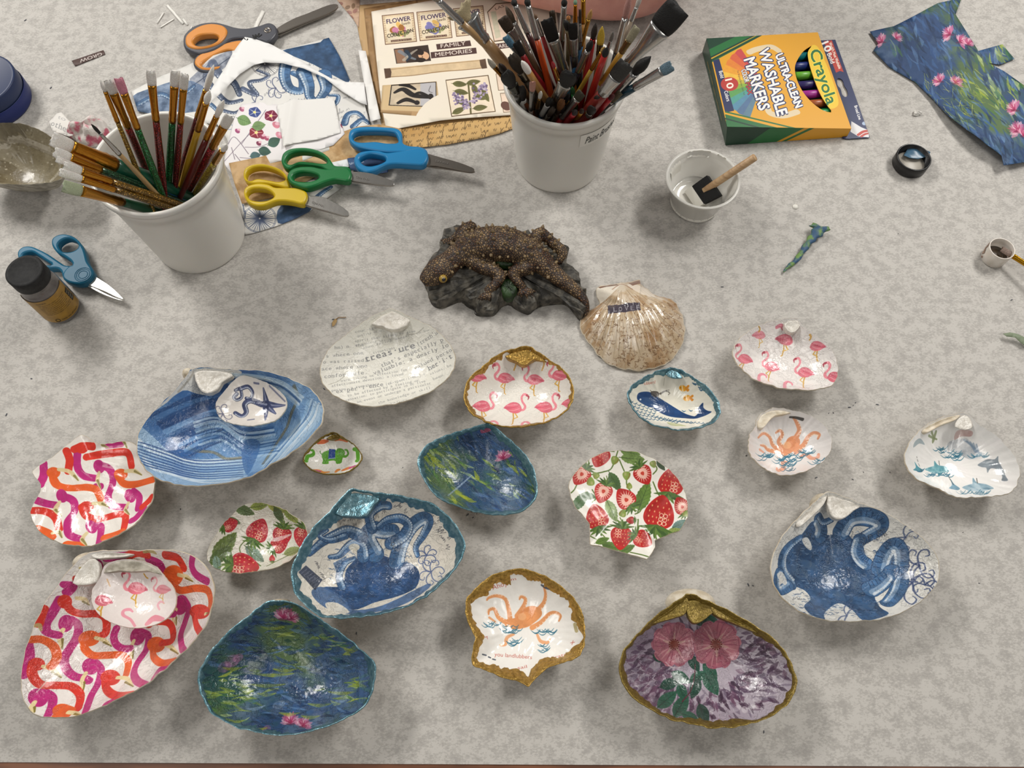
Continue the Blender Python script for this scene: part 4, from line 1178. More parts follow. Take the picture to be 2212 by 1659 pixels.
shell('clam_shell', 'teal-edged clam shell with a blue whale and two orange fish', o, .021, .017, paint, 'e4dfd0', center=B([(600, 880)])[0], rim=TEAL, rimw=.0022, rough=.18, crack=0, bumpy=.35,
      hinge=[(B([(550, 660), (590, 620), (650, 640), (690, 690), (640, 695), (600, 690)]), TEAL, -.001, .0018, 'teal_hinge')])

# --- white flamingo clam, no edge
def paint(cv):
    cv.mottle(['ece7e4', 'e3ddd8'], .6)
    for (x, y, rot, fl, hd, s) in ((1565, 370, 10, False, False, 36), (1345, 330, 0, False, False, 27), (1835, 425, 0, True, False, 32), (1220, 535, 15, True, True, 31), (1450, 600, 15, True, True, 32), (1735, 650, 8, True, True, 33)):
        flamingo(cv, B([(x, y)])[0], s, rot, fl, hd, fade=.9 if y > 340 else .65)
    flamingo(cv, B([(1990, 690)])[0], 34, 8, True, True, legs=False)
    for (x, y) in ((1370, 690), (1590, 755)):
        cv.stroke(B([(x - 30, y + 30), (x - 26, y - 12), (x, y - 26), (x + 30, y - 12), (x + 35, y + 6)]), [7, 6, 6, 2], 'e88e9c')
    for (x, y) in ((1340, 272), (1775, 340)): cv.stroke(B([(x, y - 12), (x + 10, y + 8), (x, y + 30)]), 3, 'cf9a3a', .8)
    cv.stroke(B([(1490, 265), (1530, 250), (1545, 275), (1585, 295)]), [5, 7, 3], 'd96a80', .75)
o = B([(1665, 190), (1700, 235), (1790, 310), (1900, 390), (1975, 480), (2008, 580), (2005, 690), (1950, 760), (1840, 790), (1700, 797), (1560, 785), (1440, 755), (1310, 710), (1240, 660), (1160, 580), (1120, 490), (1140, 420), (1200, 340), (1290, 275), (1400, 225), (1530, 195)])
shell('clam_shell', 'plain-edged white clam shell printed with pink flamingos, below the twisted paper scrap', o, .023, .019, paint, 'e9e5e0', center=B([(1590, 500)])[0], rough=.18, crack=70, bumpy=.8,
      hinge=[(B([(1560, 225), (1665, 200), (1700, 240), (1650, 300), (1590, 290)]), WHITEHINGE, -.0012, .001, 'hinge_plate')])

# --- small clam with orange octopus
def paint(cv):
    cv.mottle(['e7e2de', 'dcd6d2'], .6)
    octo_orange(cv, B, [(1560, 1260), (1590, 1210), (1640, 1190), (1685, 1215), (1690, 1260), (1650, 1310), (1590, 1350), (1520, 1380), (1490, 1360), (1520, 1320)],
                [[(1660, 1200), (1685, 1140), (1665, 1080), (1635, 1035)], [(1530, 1320), (1460, 1270), (1430, 1200), (1380, 1170), (1335, 1205)], [(1540, 1290), (1510, 1240), (1540, 1180), (1520, 1145), (1485, 1165)],
                 [(1650, 1310), (1720, 1270), (1760, 1200), (1810, 1165), (1855, 1180), (1845, 1215)], [(1510, 1330), (1420, 1310), (1390, 1280), (1355, 1270)]], 'e39a72')
    for a in ([(1650, 1340), (1700, 1320)], [(1700, 1370), (1740, 1350), (1790, 1380), (1840, 1375), (1850, 1345)], [(1590, 1420), (1545, 1415), (1550, 1465), (1500, 1490), (1495, 1465)], [(1350, 1310), (1380, 1330)]):
        cv.stroke(B(a), [6, 9, 4], 'e6a083', .9)
    waves(cv, B, 1390, 1365, 50, 22, 14, seed=6); waves(cv, B, 1600, 1375, 110, 28, 26, seed=7, tilt=-.15); waves(cv, B, 1760, 1320, 60, 24, 14, seed=8, tilt=-.3); waves(cv, B, 1840, 1400, 40, 26, 10, seed=9); waves(cv, B, 1580, 1450, 50, 40, 16, seed=10)
    cv.stroke(B([(1605, 1030), (1660, 1035), (1715, 1050)]), [3, 4, 5], '3c3a38', .85)
o = B([(1470, 955), (1580, 965), (1700, 990), (1810, 1035), (1890, 1095), (1945, 1180), (1962, 1240), (1945, 1330), (1880, 1410), (1790, 1470), (1680, 1510), (1560, 1525), (1450, 1500), (1340, 1430), (1270, 1350), (1250, 1270), (1265, 1180), (1310, 1120), (1330, 1040), (1380, 990)])
shell('clam_shell', 'small cream-hinged clam shell with an orange octopus in blue waves', o, .022, .018, paint, 'e6e2df', center=B([(1610, 1260)])[0], rough=.13, crack=0, bumpy=.35,
      hinge=[(B([(1330, 1110), (1335, 1040), (1400, 990), (1500, 968), (1620, 990), (1490, 1010), (1430, 1060), (1380, 1120)]), CREAM, -.001, .0012, 'hinge_plate')])

# --- shark clam
def paint(cv):
    cv.mottle(['ebe7e3'], .5)
    def shark(x, y, s, col, col2):
        f = local(K([(x, y)])[0], s)
        cv.poly(f([(-1, .0), (-.5, -.2), (-.35, -.25), (-.32, -.62), (-.05, -.3), (.5, -.2), (1, .05), (.7, .15), (.2, .3), (-.05, .5), (-.1, .3), (-.6, .2)]), col, var=.2, thin=.4, smooth=4)
        cv.stroke(f([(-.6, .2), (0, .22), (.6, .15)]), s * .12, col2, .7)
        cv.poly(f([(-1.75, -.55), (-1.5, -.2), (-1.15, .05), (-1.3, .18), (-1.6, .12), (-1.85, .05), (-1.65, -.15)]), col, var=.2, smooth=4)
    shark(1420, 510, 30, '3f8f9f', '9fc4c8'); shark(1700, 640, 34, '6f9ab0', 'a9c4d0')
    waves(cv, K, 1420, 545, 90, 8, 14, seed=12); waves(cv, K, 1660, 675, 100, 8, 14, seed=13); waves(cv, K, 1270, 515, 25, 6, 5, seed=14)
    f = local(K([(1815, 500)])[0], 36, 15)
    cv.poly(f([(-1, .1), (-.8, -.15), (-.5, -.4), (-.1, -.5), (.05, -.75), (.15, -.45), (.5, -.1), (.8, .3), (1.0, .5), (.85, .6), (.62, .62), (.6, .35), (.2, .05), (-.2, .1), (-.3, .4), (-.45, .12), (-.7, .15)]), '8a949c', var=.15, smooth=3)
    cv.poly(K([(1470, 350), (1500, 310), (1560, 295), (1620, 290), (1670, 340), (1700, 380), (1750, 400), (1700, 430), (1640, 440), (1560, 400), (1480, 370)]), 'a3aab2', .8, var=.15, thin=.6, smooth=4)
    for i in range(5): cv.stroke(K([(1600 + i * 22, 300 + i * 8), (1650 + i * 14, 340 + i * 12), (1680 + i * 8, 390)]), 2.5, '7088a0', .6)
    waves(cv, K, 1480, 390, 90, 30, 22, seed=15, tilt=.3); waves(cv, K, 1700, 410, 60, 12, 8, seed=16)
    cv.poly(K([(1545, 240), (1600, 225), (1660, 240), (1650, 275), (1580, 275), (1530, 300)]), 'b98a84', .8, thin=.5, smooth=4)
    for p in ([(1370, 245), (1385, 290)], [(1400, 240), (1380, 300), (1375, 320)], [(1350, 270), (1405, 295)]): cv.stroke(K(p), [5, 7, 3], '7f8a5f', .85)
    cv.poly(K([(1240, 330), (1260, 300), (1290, 290), (1320, 335), (1280, 325), (1240, 355)]), '8a9ba0', .8, smooth=3)
    for p in ([(1262, 420), (1275, 470), (1305, 540)], [(1420, 450), (1425, 480)], [(1490, 560), (1525, 620)], [(1690, 575), (1697, 610)]):
        q = spline(K(p), 4, False)
        for i in range(0, len(q) - 1, 2): cv.stroke(q[i:i + 2], 1.5, '4a4a48', .8, smooth=0)
o = K([(1580, 108), (1640, 120), (1690, 175), (1780, 230), (1870, 300), (1940, 380), (1985, 460), (2000, 540), (1980, 620), (1920, 680), (1830, 700), (1720, 705), (1580, 710), (1500, 690), (1400, 640), (1280, 590), (1210, 520), (1178, 440), (1190, 370), (1230, 300), (1300, 220), (1400, 160), (1490, 125)])
shell('clam_shell', 'white clam shell with two blue sharks and a grey dolphin', o, .026, .022, paint, 'e9e6e2', center=K([(1600, 430)])[0], rough=.12, crack=0, bumpy=.3,
      hinge=[(K([(1545, 200), (1560, 150), (1610, 115), (1650, 140), (1670, 200), (1620, 222)]), WHITEHINGE, -.0012, .0016, 'hinge_plate'),
             (K([(1300, 225), (1400, 168), (1500, 130), (1580, 115), (1550, 150), (1440, 190), (1340, 245)]), CREAM, -.001, .0008, 'hinge_ridge')])

# --- blue octopus clam at the right
def paint(cv):
    cv.mottle(['e8e5de', 'd9d5cc'], .5)
    for i in range(9): cv.scribble(K([(380 + 100 * i, 1000 + 40 * (i % 4))])[0], K([(520 + 100 * i, 985 + 40 * (i % 4))])[0], 9, '55565c', .6, 1, 20 + i)
    swirl(cv, K([(1230, 1320)])[0], 50, -60, '3a4a78', 6, 2.6); swirl(cv, K([(1280, 1200)])[0], 40, -90, '3a4a78', 4, 2.4); swirl(cv, K([(1180, 1000)])[0], 30, -40, '55648a', 4, 2); swirl(cv, K([(1320, 1340)])[0], 30, 30, '3a4a78', 4, 2.2)
    body = [(450, 960), (520, 880), (560, 960), (640, 980), (740, 960), (800, 1010), (860, 1090), (930, 1180), (1000, 1230), (1010, 1330), (960, 1420), (1000, 1500), (1060, 1545), (960, 1585), (870, 1590), (800, 1520), (700, 1470), (600, 1540), (600, 1590), (500, 1550), (455, 1490), (500, 1440), (460, 1380), (380, 1340), (330, 1260), (330, 1120), (400, 1030)]
    cv.poly(K(body), '33557f', 1, var=.3, smooth=4)
    for x, y, s in ((460, 1230, 30), (700, 1130, 26), (620, 1300, 30), (860, 1330, 24), (540, 1060, 20), (700, 1450, 22), (900, 1480, 18)): cv.ell(K([(x, y)])[0], s, s * .7, x % 90, '8fa8c4', alpha=.28, thin=1.0)
    r = np.random.default_rng(4)
    for i in range(380):
        x, y = r.uniform(350, 1000), r.uniform(960, 1560)
        cv.stroke(K([(x, y), (x + 14, y + r.uniform(-8, 8)), (x + 28, y + 3)]), [1, 2.4, 1], ['1b3560', '26466f', '7d98b8', '20406a'][i % 4], .55, smooth=3)
    for q, w0, w1 in (([(360, 1330), (300, 1240), (300, 1140), (350, 1060), (430, 1000)], 26, 10), ([(350, 1340), (280, 1380), (255, 1320), (270, 1240), (300, 1240)], 22, 7), ([(720, 960), (780, 870), (880, 850), (980, 880), (1000, 930), (920, 980), (850, 1020)], 34, 22),
                      ([(850, 1020), (830, 1100), (860, 1160), (900, 1190)], 26, 26), ([(1000, 1230), (1030, 1130), (1090, 1060), (1140, 1110), (1140, 1220)], 34, 26), ([(1090, 1250), (1140, 1290), (1120, 1380), (1060, 1460), (1030, 1470)], 34, 14), ([(560, 880), (580, 940), (570, 990)], 26, 28), ([(565, 850), (590, 890), (650, 870)], 14, 10), ([(930, 1370), (1000, 1330), (1060, 1270)], 34, 26)):
        tentacle(cv, K(q), w0, w1)
    q = K([(445, 985), (500, 1005)]); cv.text("QUE", q[0], q[1], 11, '33363c', .9)
    for (x, y) in ((470, 1040), (290, 1290), (910, 1090)):
        cv.poly(K([(x - 30, y - 30), (x + 10, y - 40), (x + 40, y + 20), (x + 30, y + 50), (x - 10, y + 20)]), 'e3e0d8', .9, smooth=4)
    cv.scribble(K([(870, 1060)])[0], K([(1010, 1000)])[0], 12, '44464c', .7, 1.3, 3); cv.scribble(K([(380, 1430)])[0], K([(450, 1460)])[0], 10, '44464c', .7, 1.2, 5)
    swirl(cv, K([(760, 1560)])[0], 26, -50, '55648a', 4, 2)
o = K([(640, 675), (720, 700), (820, 740), (940, 780), (1060, 835), (1180, 910), (1280, 985), (1370, 1075), (1415, 1180), (1418, 1270), (1380, 1370), (1320, 1430), (1220, 1500), (1080, 1560), (950, 1590), (780, 1600), (620, 1590), (480, 1550), (360, 1480), (270, 1390), (225, 1270), (225, 1180), (260, 1060), (330, 950), (430, 840), (530, 750), (590, 690)])
shell('clam_shell', 'large white-edged clam shell with a dark blue octopus and scrollwork', o, .032, .028, paint, 'dedbd3', center=K([(800, 1180)])[0], rough=.2, crack=60, bumpy=1.0, umbo=[(K([(560, 745)])[0], 22, 14, 40, .016)],
      hinge=[(K([(630, 700), (720, 715), (870, 760), (820, 800), (760, 850), (690, 865), (640, 810)]), WHITEHINGE, -.0015, .001, 'hinge_plate'),
             (K([(400, 890), (480, 800), (560, 730), (625, 695), (600, 760), (530, 830), (430, 920)]), WHITEHINGE, -.0012, .0012, 'hinge_ridge')])

# --- rose clam with gold edge
def paint(cv):
    cv.mottle(['857884', '6f6070', 'b5aab4'], .7)
    r = np.random.default_rng(8)
    for i in range(480):
        a = r.uniform(0, 2 * PI); rr = r.uniform(.35, 1.0)
        x, y = 1050 + 780 * rr * math.cos(a), 960 + 470 * rr * math.sin(a)
        if y < 500: continue
        an = math.atan2(y - 800, x - 1000) + r.normal(0, .5); l = r.uniform(60, 150)
        c = ['4a3548', '5e4258', '3c2c3c', '6c4c62', '75687a', '503a52'][r.integers(6)]
        q = R3([(x, y), (x + l * math.cos(an) * .5, y + l * math.sin(an) * .5), (x + l * math.cos(an), y + l * math.sin(an))])
        cv.stroke(q, [1, r.uniform(5, 11), 1], c, .85, thin=.35, smooth=3)
    for i in range(170):
        a = r.uniform(0, 2 * PI); x, y = 1050 + 800 * r.uniform(.5, 1) * math.cos(a), 960 + 480 * r.uniform(.4, 1) * math.sin(a)
        an = r.uniform(0, PI)
        cv.stroke(R3([(x, y), (x + 40 * math.cos(an), y + 40 * math.sin(an))]), [1.2, .5], ['d8d2d8', '3a2c3a', 'eae6ea'][i % 3], .6, smooth=0)
    for i in range(26):
        a = r.uniform(.1, PI - .1); x, y = 1050 + 760 * math.cos(a) * r.uniform(.85, 1), 960 + 480 * math.sin(a) * r.uniform(.85, 1)
        cv.ell(R3([(x, y)])[0], r.uniform(6, 12), r.uniform(3, 7), r.uniform(0, 180), 'e4dee2', alpha=.5, thin=.8)
    for (x, y, s, rot) in ((920, 890, 22, 60), (790, 1030, 24, 30), (680, 1090, 24, -20), (960, 1020, 22, -30), (1090, 1090, 30, 60), (930, 1140, 24, 110), (800, 1180, 22, 70), (650, 1250, 28, -40), (790, 1310, 30, -60), (1010, 1400, 26, 70), (1080, 960, 24, 50), (570, 840, 16, 30), (900, 720, 14, 80), (880, 1420, 20, 20), (1000, 470, 20, 5), (1100, 460, 18, 30)):
        leaf(cv, R3([(x, y)])[0], s, rot, ['2f5a48', '3a6552', '28473c', '55707a'][(x + y) % 4], '1c3228', .5, False)
    cv.stroke(R3([(930, 900), (920, 1040), (880, 1170), (800, 1270)]), 2.4, '5a2f38')
    for (cx, cy, R, rot) in ((720, 700, 44, 0), (1140, 700, 48, 30)):
        for k in range(5):
            f = local(R3([(cx, cy)])[0], R, rot + k * 72)
            cv.poly(f([(0, 0), (.3, -.3), (.55, -.65), (.5, -.98), (.2, -1.1), (-.05, -1.02), (-.3, -1.1), (-.55, -.9), (-.55, -.6), (-.3, -.25)]), ['a8626f', 'b5717c', '9c5866', 'ad6a76', 'a2606c'][k], 1, var=.15, smooth=4)
            cv.stroke(f([(-.5, -.9), (0, -1.05), (.48, -.9)]), 2, '8a4058', .7)
            for j in (-.3, -.12, .05, .22): cv.stroke(f([(j * .3, -.2), (j, -.6), (j * 1.4, -.95)]), [1, 3, 1], ['cf9a9c', '8c4258'][int(j * 10) % 2], .6)
            cv.stroke(f([(0, -.1), (.02, -.55)]), [R * .22, R * .06], 'c9a594', .6)
        cv.ell(R3([(cx, cy)])[0], R * .2, R * .2, 0, '7a3428', thin=.3)
        for k in range(14):
            a = k * .45; cv.ell(R3([(cx, cy)])[0] + np.array([math.cos(a), math.sin(a)]) * R * .24, 1.6, 1.6, 0, '6a2a20')
    cv.stroke(R3([(640, 880), (700, 930), (780, 930)]), 3, 'd8c4c4', .5)
o = R3([(850, 210), (920, 215), (1000, 255), (1110, 300), (1300, 400), (1480, 500), (1640, 610), (1750, 710), (1830, 820), (1890, 940), (1918, 1060), (1905, 1150), (1870, 1240), (1780, 1340), (1640, 1420), (1480, 1480), (1250, 1520), (1050, 1515), (850, 1475), (700, 1440), (540, 1370), (390, 1280), (270, 1170), (205, 1060), (185, 930), (210, 810), (300, 670), (430, 530), (580, 400), (720, 300), (800, 250)])
shell('clam_shell', 'large gold-edged clam shell with two pink roses and dark purple flowers', o, .032, .028, paint, 'a59aa6', center=R3([(1050, 880)])[0], rim=GOLD2, rimw=.0034, rimj=.35, rough=.16, crack=70, bumpy=.8, umbo=[(R3([(880, 290)])[0], 54, 28, 0, .018)],
      hinge=[(R3([(480, 500), (600, 410), (730, 320), (840, 225), (870, 260), (840, 390), (760, 425), (640, 460)]), GOLD2, -.0012, .001, 'gold_hinge'),
             (R3([(860, 260), (1000, 270), (1150, 330), (1090, 400), (1000, 470), (930, 492), (880, 450), (850, 370)]), GOLD2, -.0015, -.0012, 'gold_hinge'),
             (R3([(1100, 310), (1300, 420), (1480, 520), (1560, 590), (1420, 530), (1250, 460), (1120, 400)]), GOLD2, -.0012, .001, 'gold_hinge')])

# --- LOVE scallop, ribs up
def paint(cv):
    cv.mottle(['a8835c', 'd8c8b2'], .9, NZ2); cv.mottle(['96704a'], .5)
    hp = np.array([1600, 600.])
    r = np.random.default_rng(2)
    for i in range(46):
        a = math.radians(-5 + 190 * i / 45)
        for k in range(4):
            l0, l1 = sorted(r.uniform(40, 660, 2))
            d = np.array([math.cos(a), math.sin(a)])
            cv.stroke(LV([hp + d * l0, hp + d * (l0 + l1) / 2 + r.normal(0, 4, 2), hp + d * l1]), [.8, 2.2, .8], ['e9e1d4', 'a5927a', '8a7458', 'ded2c0'][(i + k) % 4], .55, smooth=3)
    for i in range(420):
        x, y = r.uniform(1330, 2060), r.uniform(740, 1230)
        cv.stroke(LV(np.array([x, y]) + np.cumsum(r.normal(0, 9, (4, 2)), 0)), 1.3, ['5a3c26', '7a5838', '6a4a32'][i % 3], .65, smooth=0, thin=.4)
    cv.poly(LV([(1415, 690), (1420, 625), (1560, 615), (1590, 605), (1520, 680), (1440, 745)]), 'e9e0d0', .95, smooth=3)
    cv.poly(LV([(1640, 600), (1735, 610), (1800, 650), (1855, 690), (1790, 690), (1700, 650)]), 'e6d8c6', .95, smooth=3)
    cv.poly(LV([(1425, 625), (1560, 598), (1580, 606), (1440, 632)]), '6f4630', .95)
    cv.poly(LV([(1650, 592), (1738, 570), (1742, 602), (1680, 612)]), '7a4c34', .95)
    cv.stroke(LV([(1530, 640), (1600, 600), (1680, 640)]), 3, '9a6c50', .7)
    cv.poly(LV([(1493, 762), (1600, 752), (1735, 738), (1742, 795), (1620, 812), (1497, 826)]), '403842')
    for i, x in enumerate(range(1500, 1740, 12)): cv.stroke(LV([(x, 820 - i), (x + 8, 750 - i)]), 1.2, '82808a', .35, smooth=0)
    for ch, x, y in (("L", 1540, 806), ("O", 1580, 803), ("V", 1625, 799), ("E", 1668, 795), ("F", 1712, 790)):
        q = LV([(x, y), (x + 24, y - 2)]); cv.text(ch, q[0], q[1], 10, 'b9b6bc', .9 if x < 1660 else .7)
o = LV([(1600, 592), (1650, 590), (1690, 578), (1735, 570), (1745, 605), (1800, 645), (1865, 690), (1930, 700), (1990, 730), (2030, 790), (2050, 830), (2070, 920), (2060, 1010), (2010, 1110), (1960, 1170), (1870, 1215), (1800, 1225), (1740, 1245), (1640, 1230), (1540, 1210), (1480, 1170), (1400, 1090), (1340, 1010), (1295, 920), (1300, 850), (1340, 800), (1410, 770), (1440, 740), (1415, 680), (1420, 620), (1500, 608)])
shell('scallop_shell', 'tan crackle scallop shell lying ribs up with a black LOVE strip', o, .003, .022, paint, 'c6b091', center=LV([(1690, 900)])[0], p=2.2, convex=True, smooth=3, crack=0, bumpy=.5, rough=.2, ribs=(LV([(1600, 590)])[0], 40, .0009))

# --- blue agate clam
def paint(cv):
    cv.mottle(['3f74b8', '8fb8e0', '2f5fa4'], .9)
    r = np.random.default_rng(6)
    def bands(base, off, n, cols, w=(2, 5)):
        for i in range(n):
            q = C2(np.array(base, float) + np.array(off, float) * i / n + r.normal(0, 3, (len(base), 2)))
            cv.stroke(q, r.uniform(*w), cols[r.integers(len(cols))], .8, thin=.25)
    dk, lt = ['2b5590', '274c86', '3a68a4'], ['a9c8e2', 'c4daea', '8db4d8', 'dde8ee']
    cv.poly(C2([(890, 480), (1000, 560), (1090, 640), (1200, 690), (1330, 710), (1560, 690), (1590, 770), (1500, 840), (1270, 870), (1100, 860), (950, 790), (880, 650)]), '9ec0de', .85, var=.1, smooth=4)
    bands([(890, 560), (960, 620), (1060, 650), (1200, 690), (1330, 700), (1560, 685)], (40, 150), 14, lt + ['7fa8d4'], (3, 7))
    for y in (0, 22, 44, 62, 80, 97, 112, 126): cv.stroke(C2([(885, 580 + y), (960, 600 + y * 1.1), (1100, 650 + y), (1200, 690 + y * .9), (1330, 705 + y * .9), (1570, 690 + y * .9)]), [2, 4, 2.5], '3a5f9c', .9)
    cv.poly(C2([(1990, 310), (2080, 380), (2060, 480), (1900, 640), (1720, 745), (1690, 730), (1850, 560), (1950, 430)]), '8db6dc', .8, var=.1, smooth=4)
    bands([(2010, 310), (1980, 400), (1900, 500), (1800, 620), (1700, 740)], (80, 50), 18, lt + lt + ['3a68a4', 'e6eef2'], (2, 6))
    for q in ([(1900, 230), (1920, 300), (1880, 400), (1850, 490), (1780, 600), (1700, 720)], [(1210, 620), (1280, 640), (1380, 650), (1460, 690), (1550, 685)], [(1330, 470), (1400, 510), (1480, 520)]):
        cv.stroke(C2(q), [9, 7, 8], '6f6c58', .75, thin=.3); cv.stroke(C2(q), [3, 2], '8f8462', .6)
    bands([(980, 420), (1100, 360), (1250, 300), (1400, 260)], (260, 260), 26, dk + ['5588c4', '78a8dc', '2c4f88'], (3, 10))
    bands([(1250, 430), (1400, 400), (1560, 500), (1760, 480)], (40, 180), 14, lt[:3] + dk, (2, 6))
    cv.poly(C2([(1560, 600), (1620, 560), (1680, 590), (1650, 700), (1600, 790), (1570, 740)]), '3f6fb0', .8, smooth=4)
    cv.poly(C2([(1240, 110), (1500, 112), (1560, 140), (1440, 200), (1380, 280), (1270, 270), (1180, 250), (1060, 340), (1000, 380), (1090, 290), (1170, 200)]), 'dcd9d2', .95, smooth=3); cv.stroke(C2([(1150, 260), (1220, 180), (1250, 130)]), 2.5, 'a39c90', .7)
    bands([(1500, 150), (1650, 160), (1830, 200), (1950, 300)], (-30, 60), 9, lt + dk, (2, 5))
o = C2([(1240, 110), (1330, 100), (1450, 110), (1560, 115), (1700, 125), (1830, 160), (1960, 215), (2050, 290), (2085, 380), (2060, 480), (1990, 560), (1880, 650), (1760, 720), (1620, 800), (1450, 845), (1270, 862), (1110, 850), (990, 800), (910, 710), (885, 640), (890, 560), (920, 480), (1000, 380), (1090, 290), (1170, 200), (1210, 150)])
shell('clam_shell', 'largest blue clam shell with striped agate pattern holding a small shell', o, .036, .031, paint, '5d8cc2', center=C2([(1500, 430)])[0], rough=.2, crack=45, bumpy=.9, umbo=[(C2([(1225, 150)])[0], 14, 12, 0, .016)],
      hinge=[(C2([(1250, 130), (1340, 115), (1460, 125), (1500, 150), (1430, 190), (1400, 240), (1330, 265), (1280, 230)]), WHITEHINGE, -.0012, .0014, 'hinge_plate')])
# --- small seahorse shell lying in it
def paint(cv):
    cv.mottle(['cfc8c0'], .5)
    swirl(cv, C2([(1440, 400)])[0], 22, -90, '6a6c84', 5, 1.6)
    tentacle(cv, C2([(1530, 270), (1510, 295), (1530, 310), (1560, 290), (1550, 240), (1520, 250)]), 4, 3, '4a5378', '8a90ac', '2c3354')
    tentacle(cv, C2([(1550, 240), (1600, 225), (1630, 260), (1620, 300), (1590, 300)]), 5, 4, '4a5378', '8a90ac', '2c3354')
    tentacle(cv, C2([(1520, 395), (1560, 415), (1590, 390), (1580, 340), (1620, 315), (1690, 340)]), 6, 9, '4a5378', '8a90ac', '2c3354')
    for q in ([(1720, 340), (1700, 235)], [(1720, 340), (1840, 345)], [(1720, 345), (1780, 400)], [(1715, 340), (1712, 440)], [(1720, 340), (1650, 330)]):
        cv.stroke(C2(q), [15, 3], '3f4870', .95, var=.3, smooth=0); cv.stroke(C2(q), [4, 1], 'a0a6c0', .6, smooth=0)
    cv.stroke(C2([(1740, 220), (1800, 280), (1840, 320)]), 3, '55597a', .7); cv.stroke(C2([(1600, 440), (1640, 435)]), 3, '55597a', .7); cv.stroke(C2([(1640, 200), (1670, 205)]), 3, '55597a', .8)
o = C2([(1570, 165), (1650, 180), (1740, 215), (1810, 260), (1848, 310), (1840, 370), (1780, 430), (1700, 455), (1600, 468), (1500, 455), (1430, 430), (1395, 380), (1400, 320), (1450, 260), (1510, 200)])
shell('clam_shell', 'small white shell with navy starfish resting inside the blue agate shell', o, .014, .010, paint, 'ddd6ce', back=CREAM, z0=.0175, tilt=(0, .16), rough=.14, crack=0, bumpy=.3, jit=.0002, umbo=[(C2([(1580, 185)])[0], 22, 10, 10, .008)])

# --- magenta and orange ribbon birds
MG, OR, RD = 'c22f7c', 'e8622c', 'dd3a2c'
def paint(cv):
    cv.mottle(['e6e0d8'], .4)
    w = 15
    for pts, c in (([(500, 650), (500, 740), (540, 800), (610, 815)], MG), ([(640, 730), (710, 760), (730, 840), (700, 930), (720, 990), (810, 1005)], MG), ([(650, 870), (620, 870)], MG), ([(400, 930), (470, 960), (480, 1030), (440, 1100), (450, 1180), (520, 1210)], MG), ([(240, 960), (300, 980), (360, 990)], MG),
                   ([(860, 900), (900, 940), (890, 1010)], MG), ([(590, 1120), (650, 1130), (640, 1230)], MG), ([(280, 720), (260, 860)], MG), ([(690, 600), (780, 590)], MG), ([(930, 1010), (880, 1070), (850, 1090)], MG),
                   ([(430, 640), (450, 700), (440, 770)], RD), ([(560, 680), (700, 655), (820, 650), (850, 740)], RD), ([(340, 800), (370, 860), (460, 880), (560, 875), (620, 890), (650, 950)], OR), ([(760, 800), (800, 850), (870, 855), (990, 825)], OR),
                   ([(530, 1000), (560, 1060), (640, 1080), (760, 1050), (810, 1060), (800, 1140)], RD), ([(200, 1025), (290, 1030), (360, 1070), (380, 1150)], RD), ([(240, 1140), (310, 1170), (340, 1200)], OR), ([(980, 940), (920, 1000)], RD), ([(430, 1240), (530, 1250)], OR), ([(670, 1200), (790, 1160)], OR), ([(480, 630), (530, 610), (600, 610)], RD)):
        cv.stroke(C2(pts), w, c, 1, var=.07)
    for x, y, c, r in ((640, 740, MG, 70), (400, 930, MG, 70), (840, 930, MG, 70), (590, 1130, MG, 60), (345, 780, OR, 0), (780, 790, OR, 0), (560, 1000, RD, 0), (530, 620, RD, -10)):
        cv.ell(C2([(x, y)])[0], 15, 12, r, c, var=.08)
    for b in ([(380, 760), (440, 770), (480, 800), (505, 830)], [(810, 770), (870, 770), (915, 795)], [(640, 780), (630, 830), (650, 880)], [(385, 970), (360, 1020), (395, 1060)], [(830, 975), (810, 1020), (835, 1050)], [(600, 980), (660, 980), (700, 1000)], [(560, 1170), (530, 1210), (560, 1250)], [(340, 1170), (380, 1160), (400, 1200)], [(660, 600), (700, 620)], [(800, 580), (820, 620)]):
        cv.stroke(C2(b), [7, 9, 3], 'dccb98', .95); cv.stroke(C2(b[-2:]), [5, 2], '8a7f4a', .9, smooth=0)
o = C2([(530, 535), (590, 575), (640, 602), (720, 585), (790, 580), (860, 588), (910, 640), (960, 730), (995, 820), (985, 930), (930, 1030), (870, 1110), (790, 1165), (700, 1205), (620, 1240), (530, 1255), (430, 1245), (330, 1210), (240, 1140), (205, 1060), (205, 1000), (250, 930), (262, 880), (250, 830), (205, 775), (260, 730), (330, 690), (440, 600)])
shell('scallop_shell', 'scallop shell with magenta and orange ribbon-necked flamingos beside the blue agate shell', o, .024, .010, paint, 'e9e3da', center=C2([(620, 900)])[0], smooth=2, crack=0, bumpy=.5, ribs=(C2([(370, 650)])[0], 32, .0006))

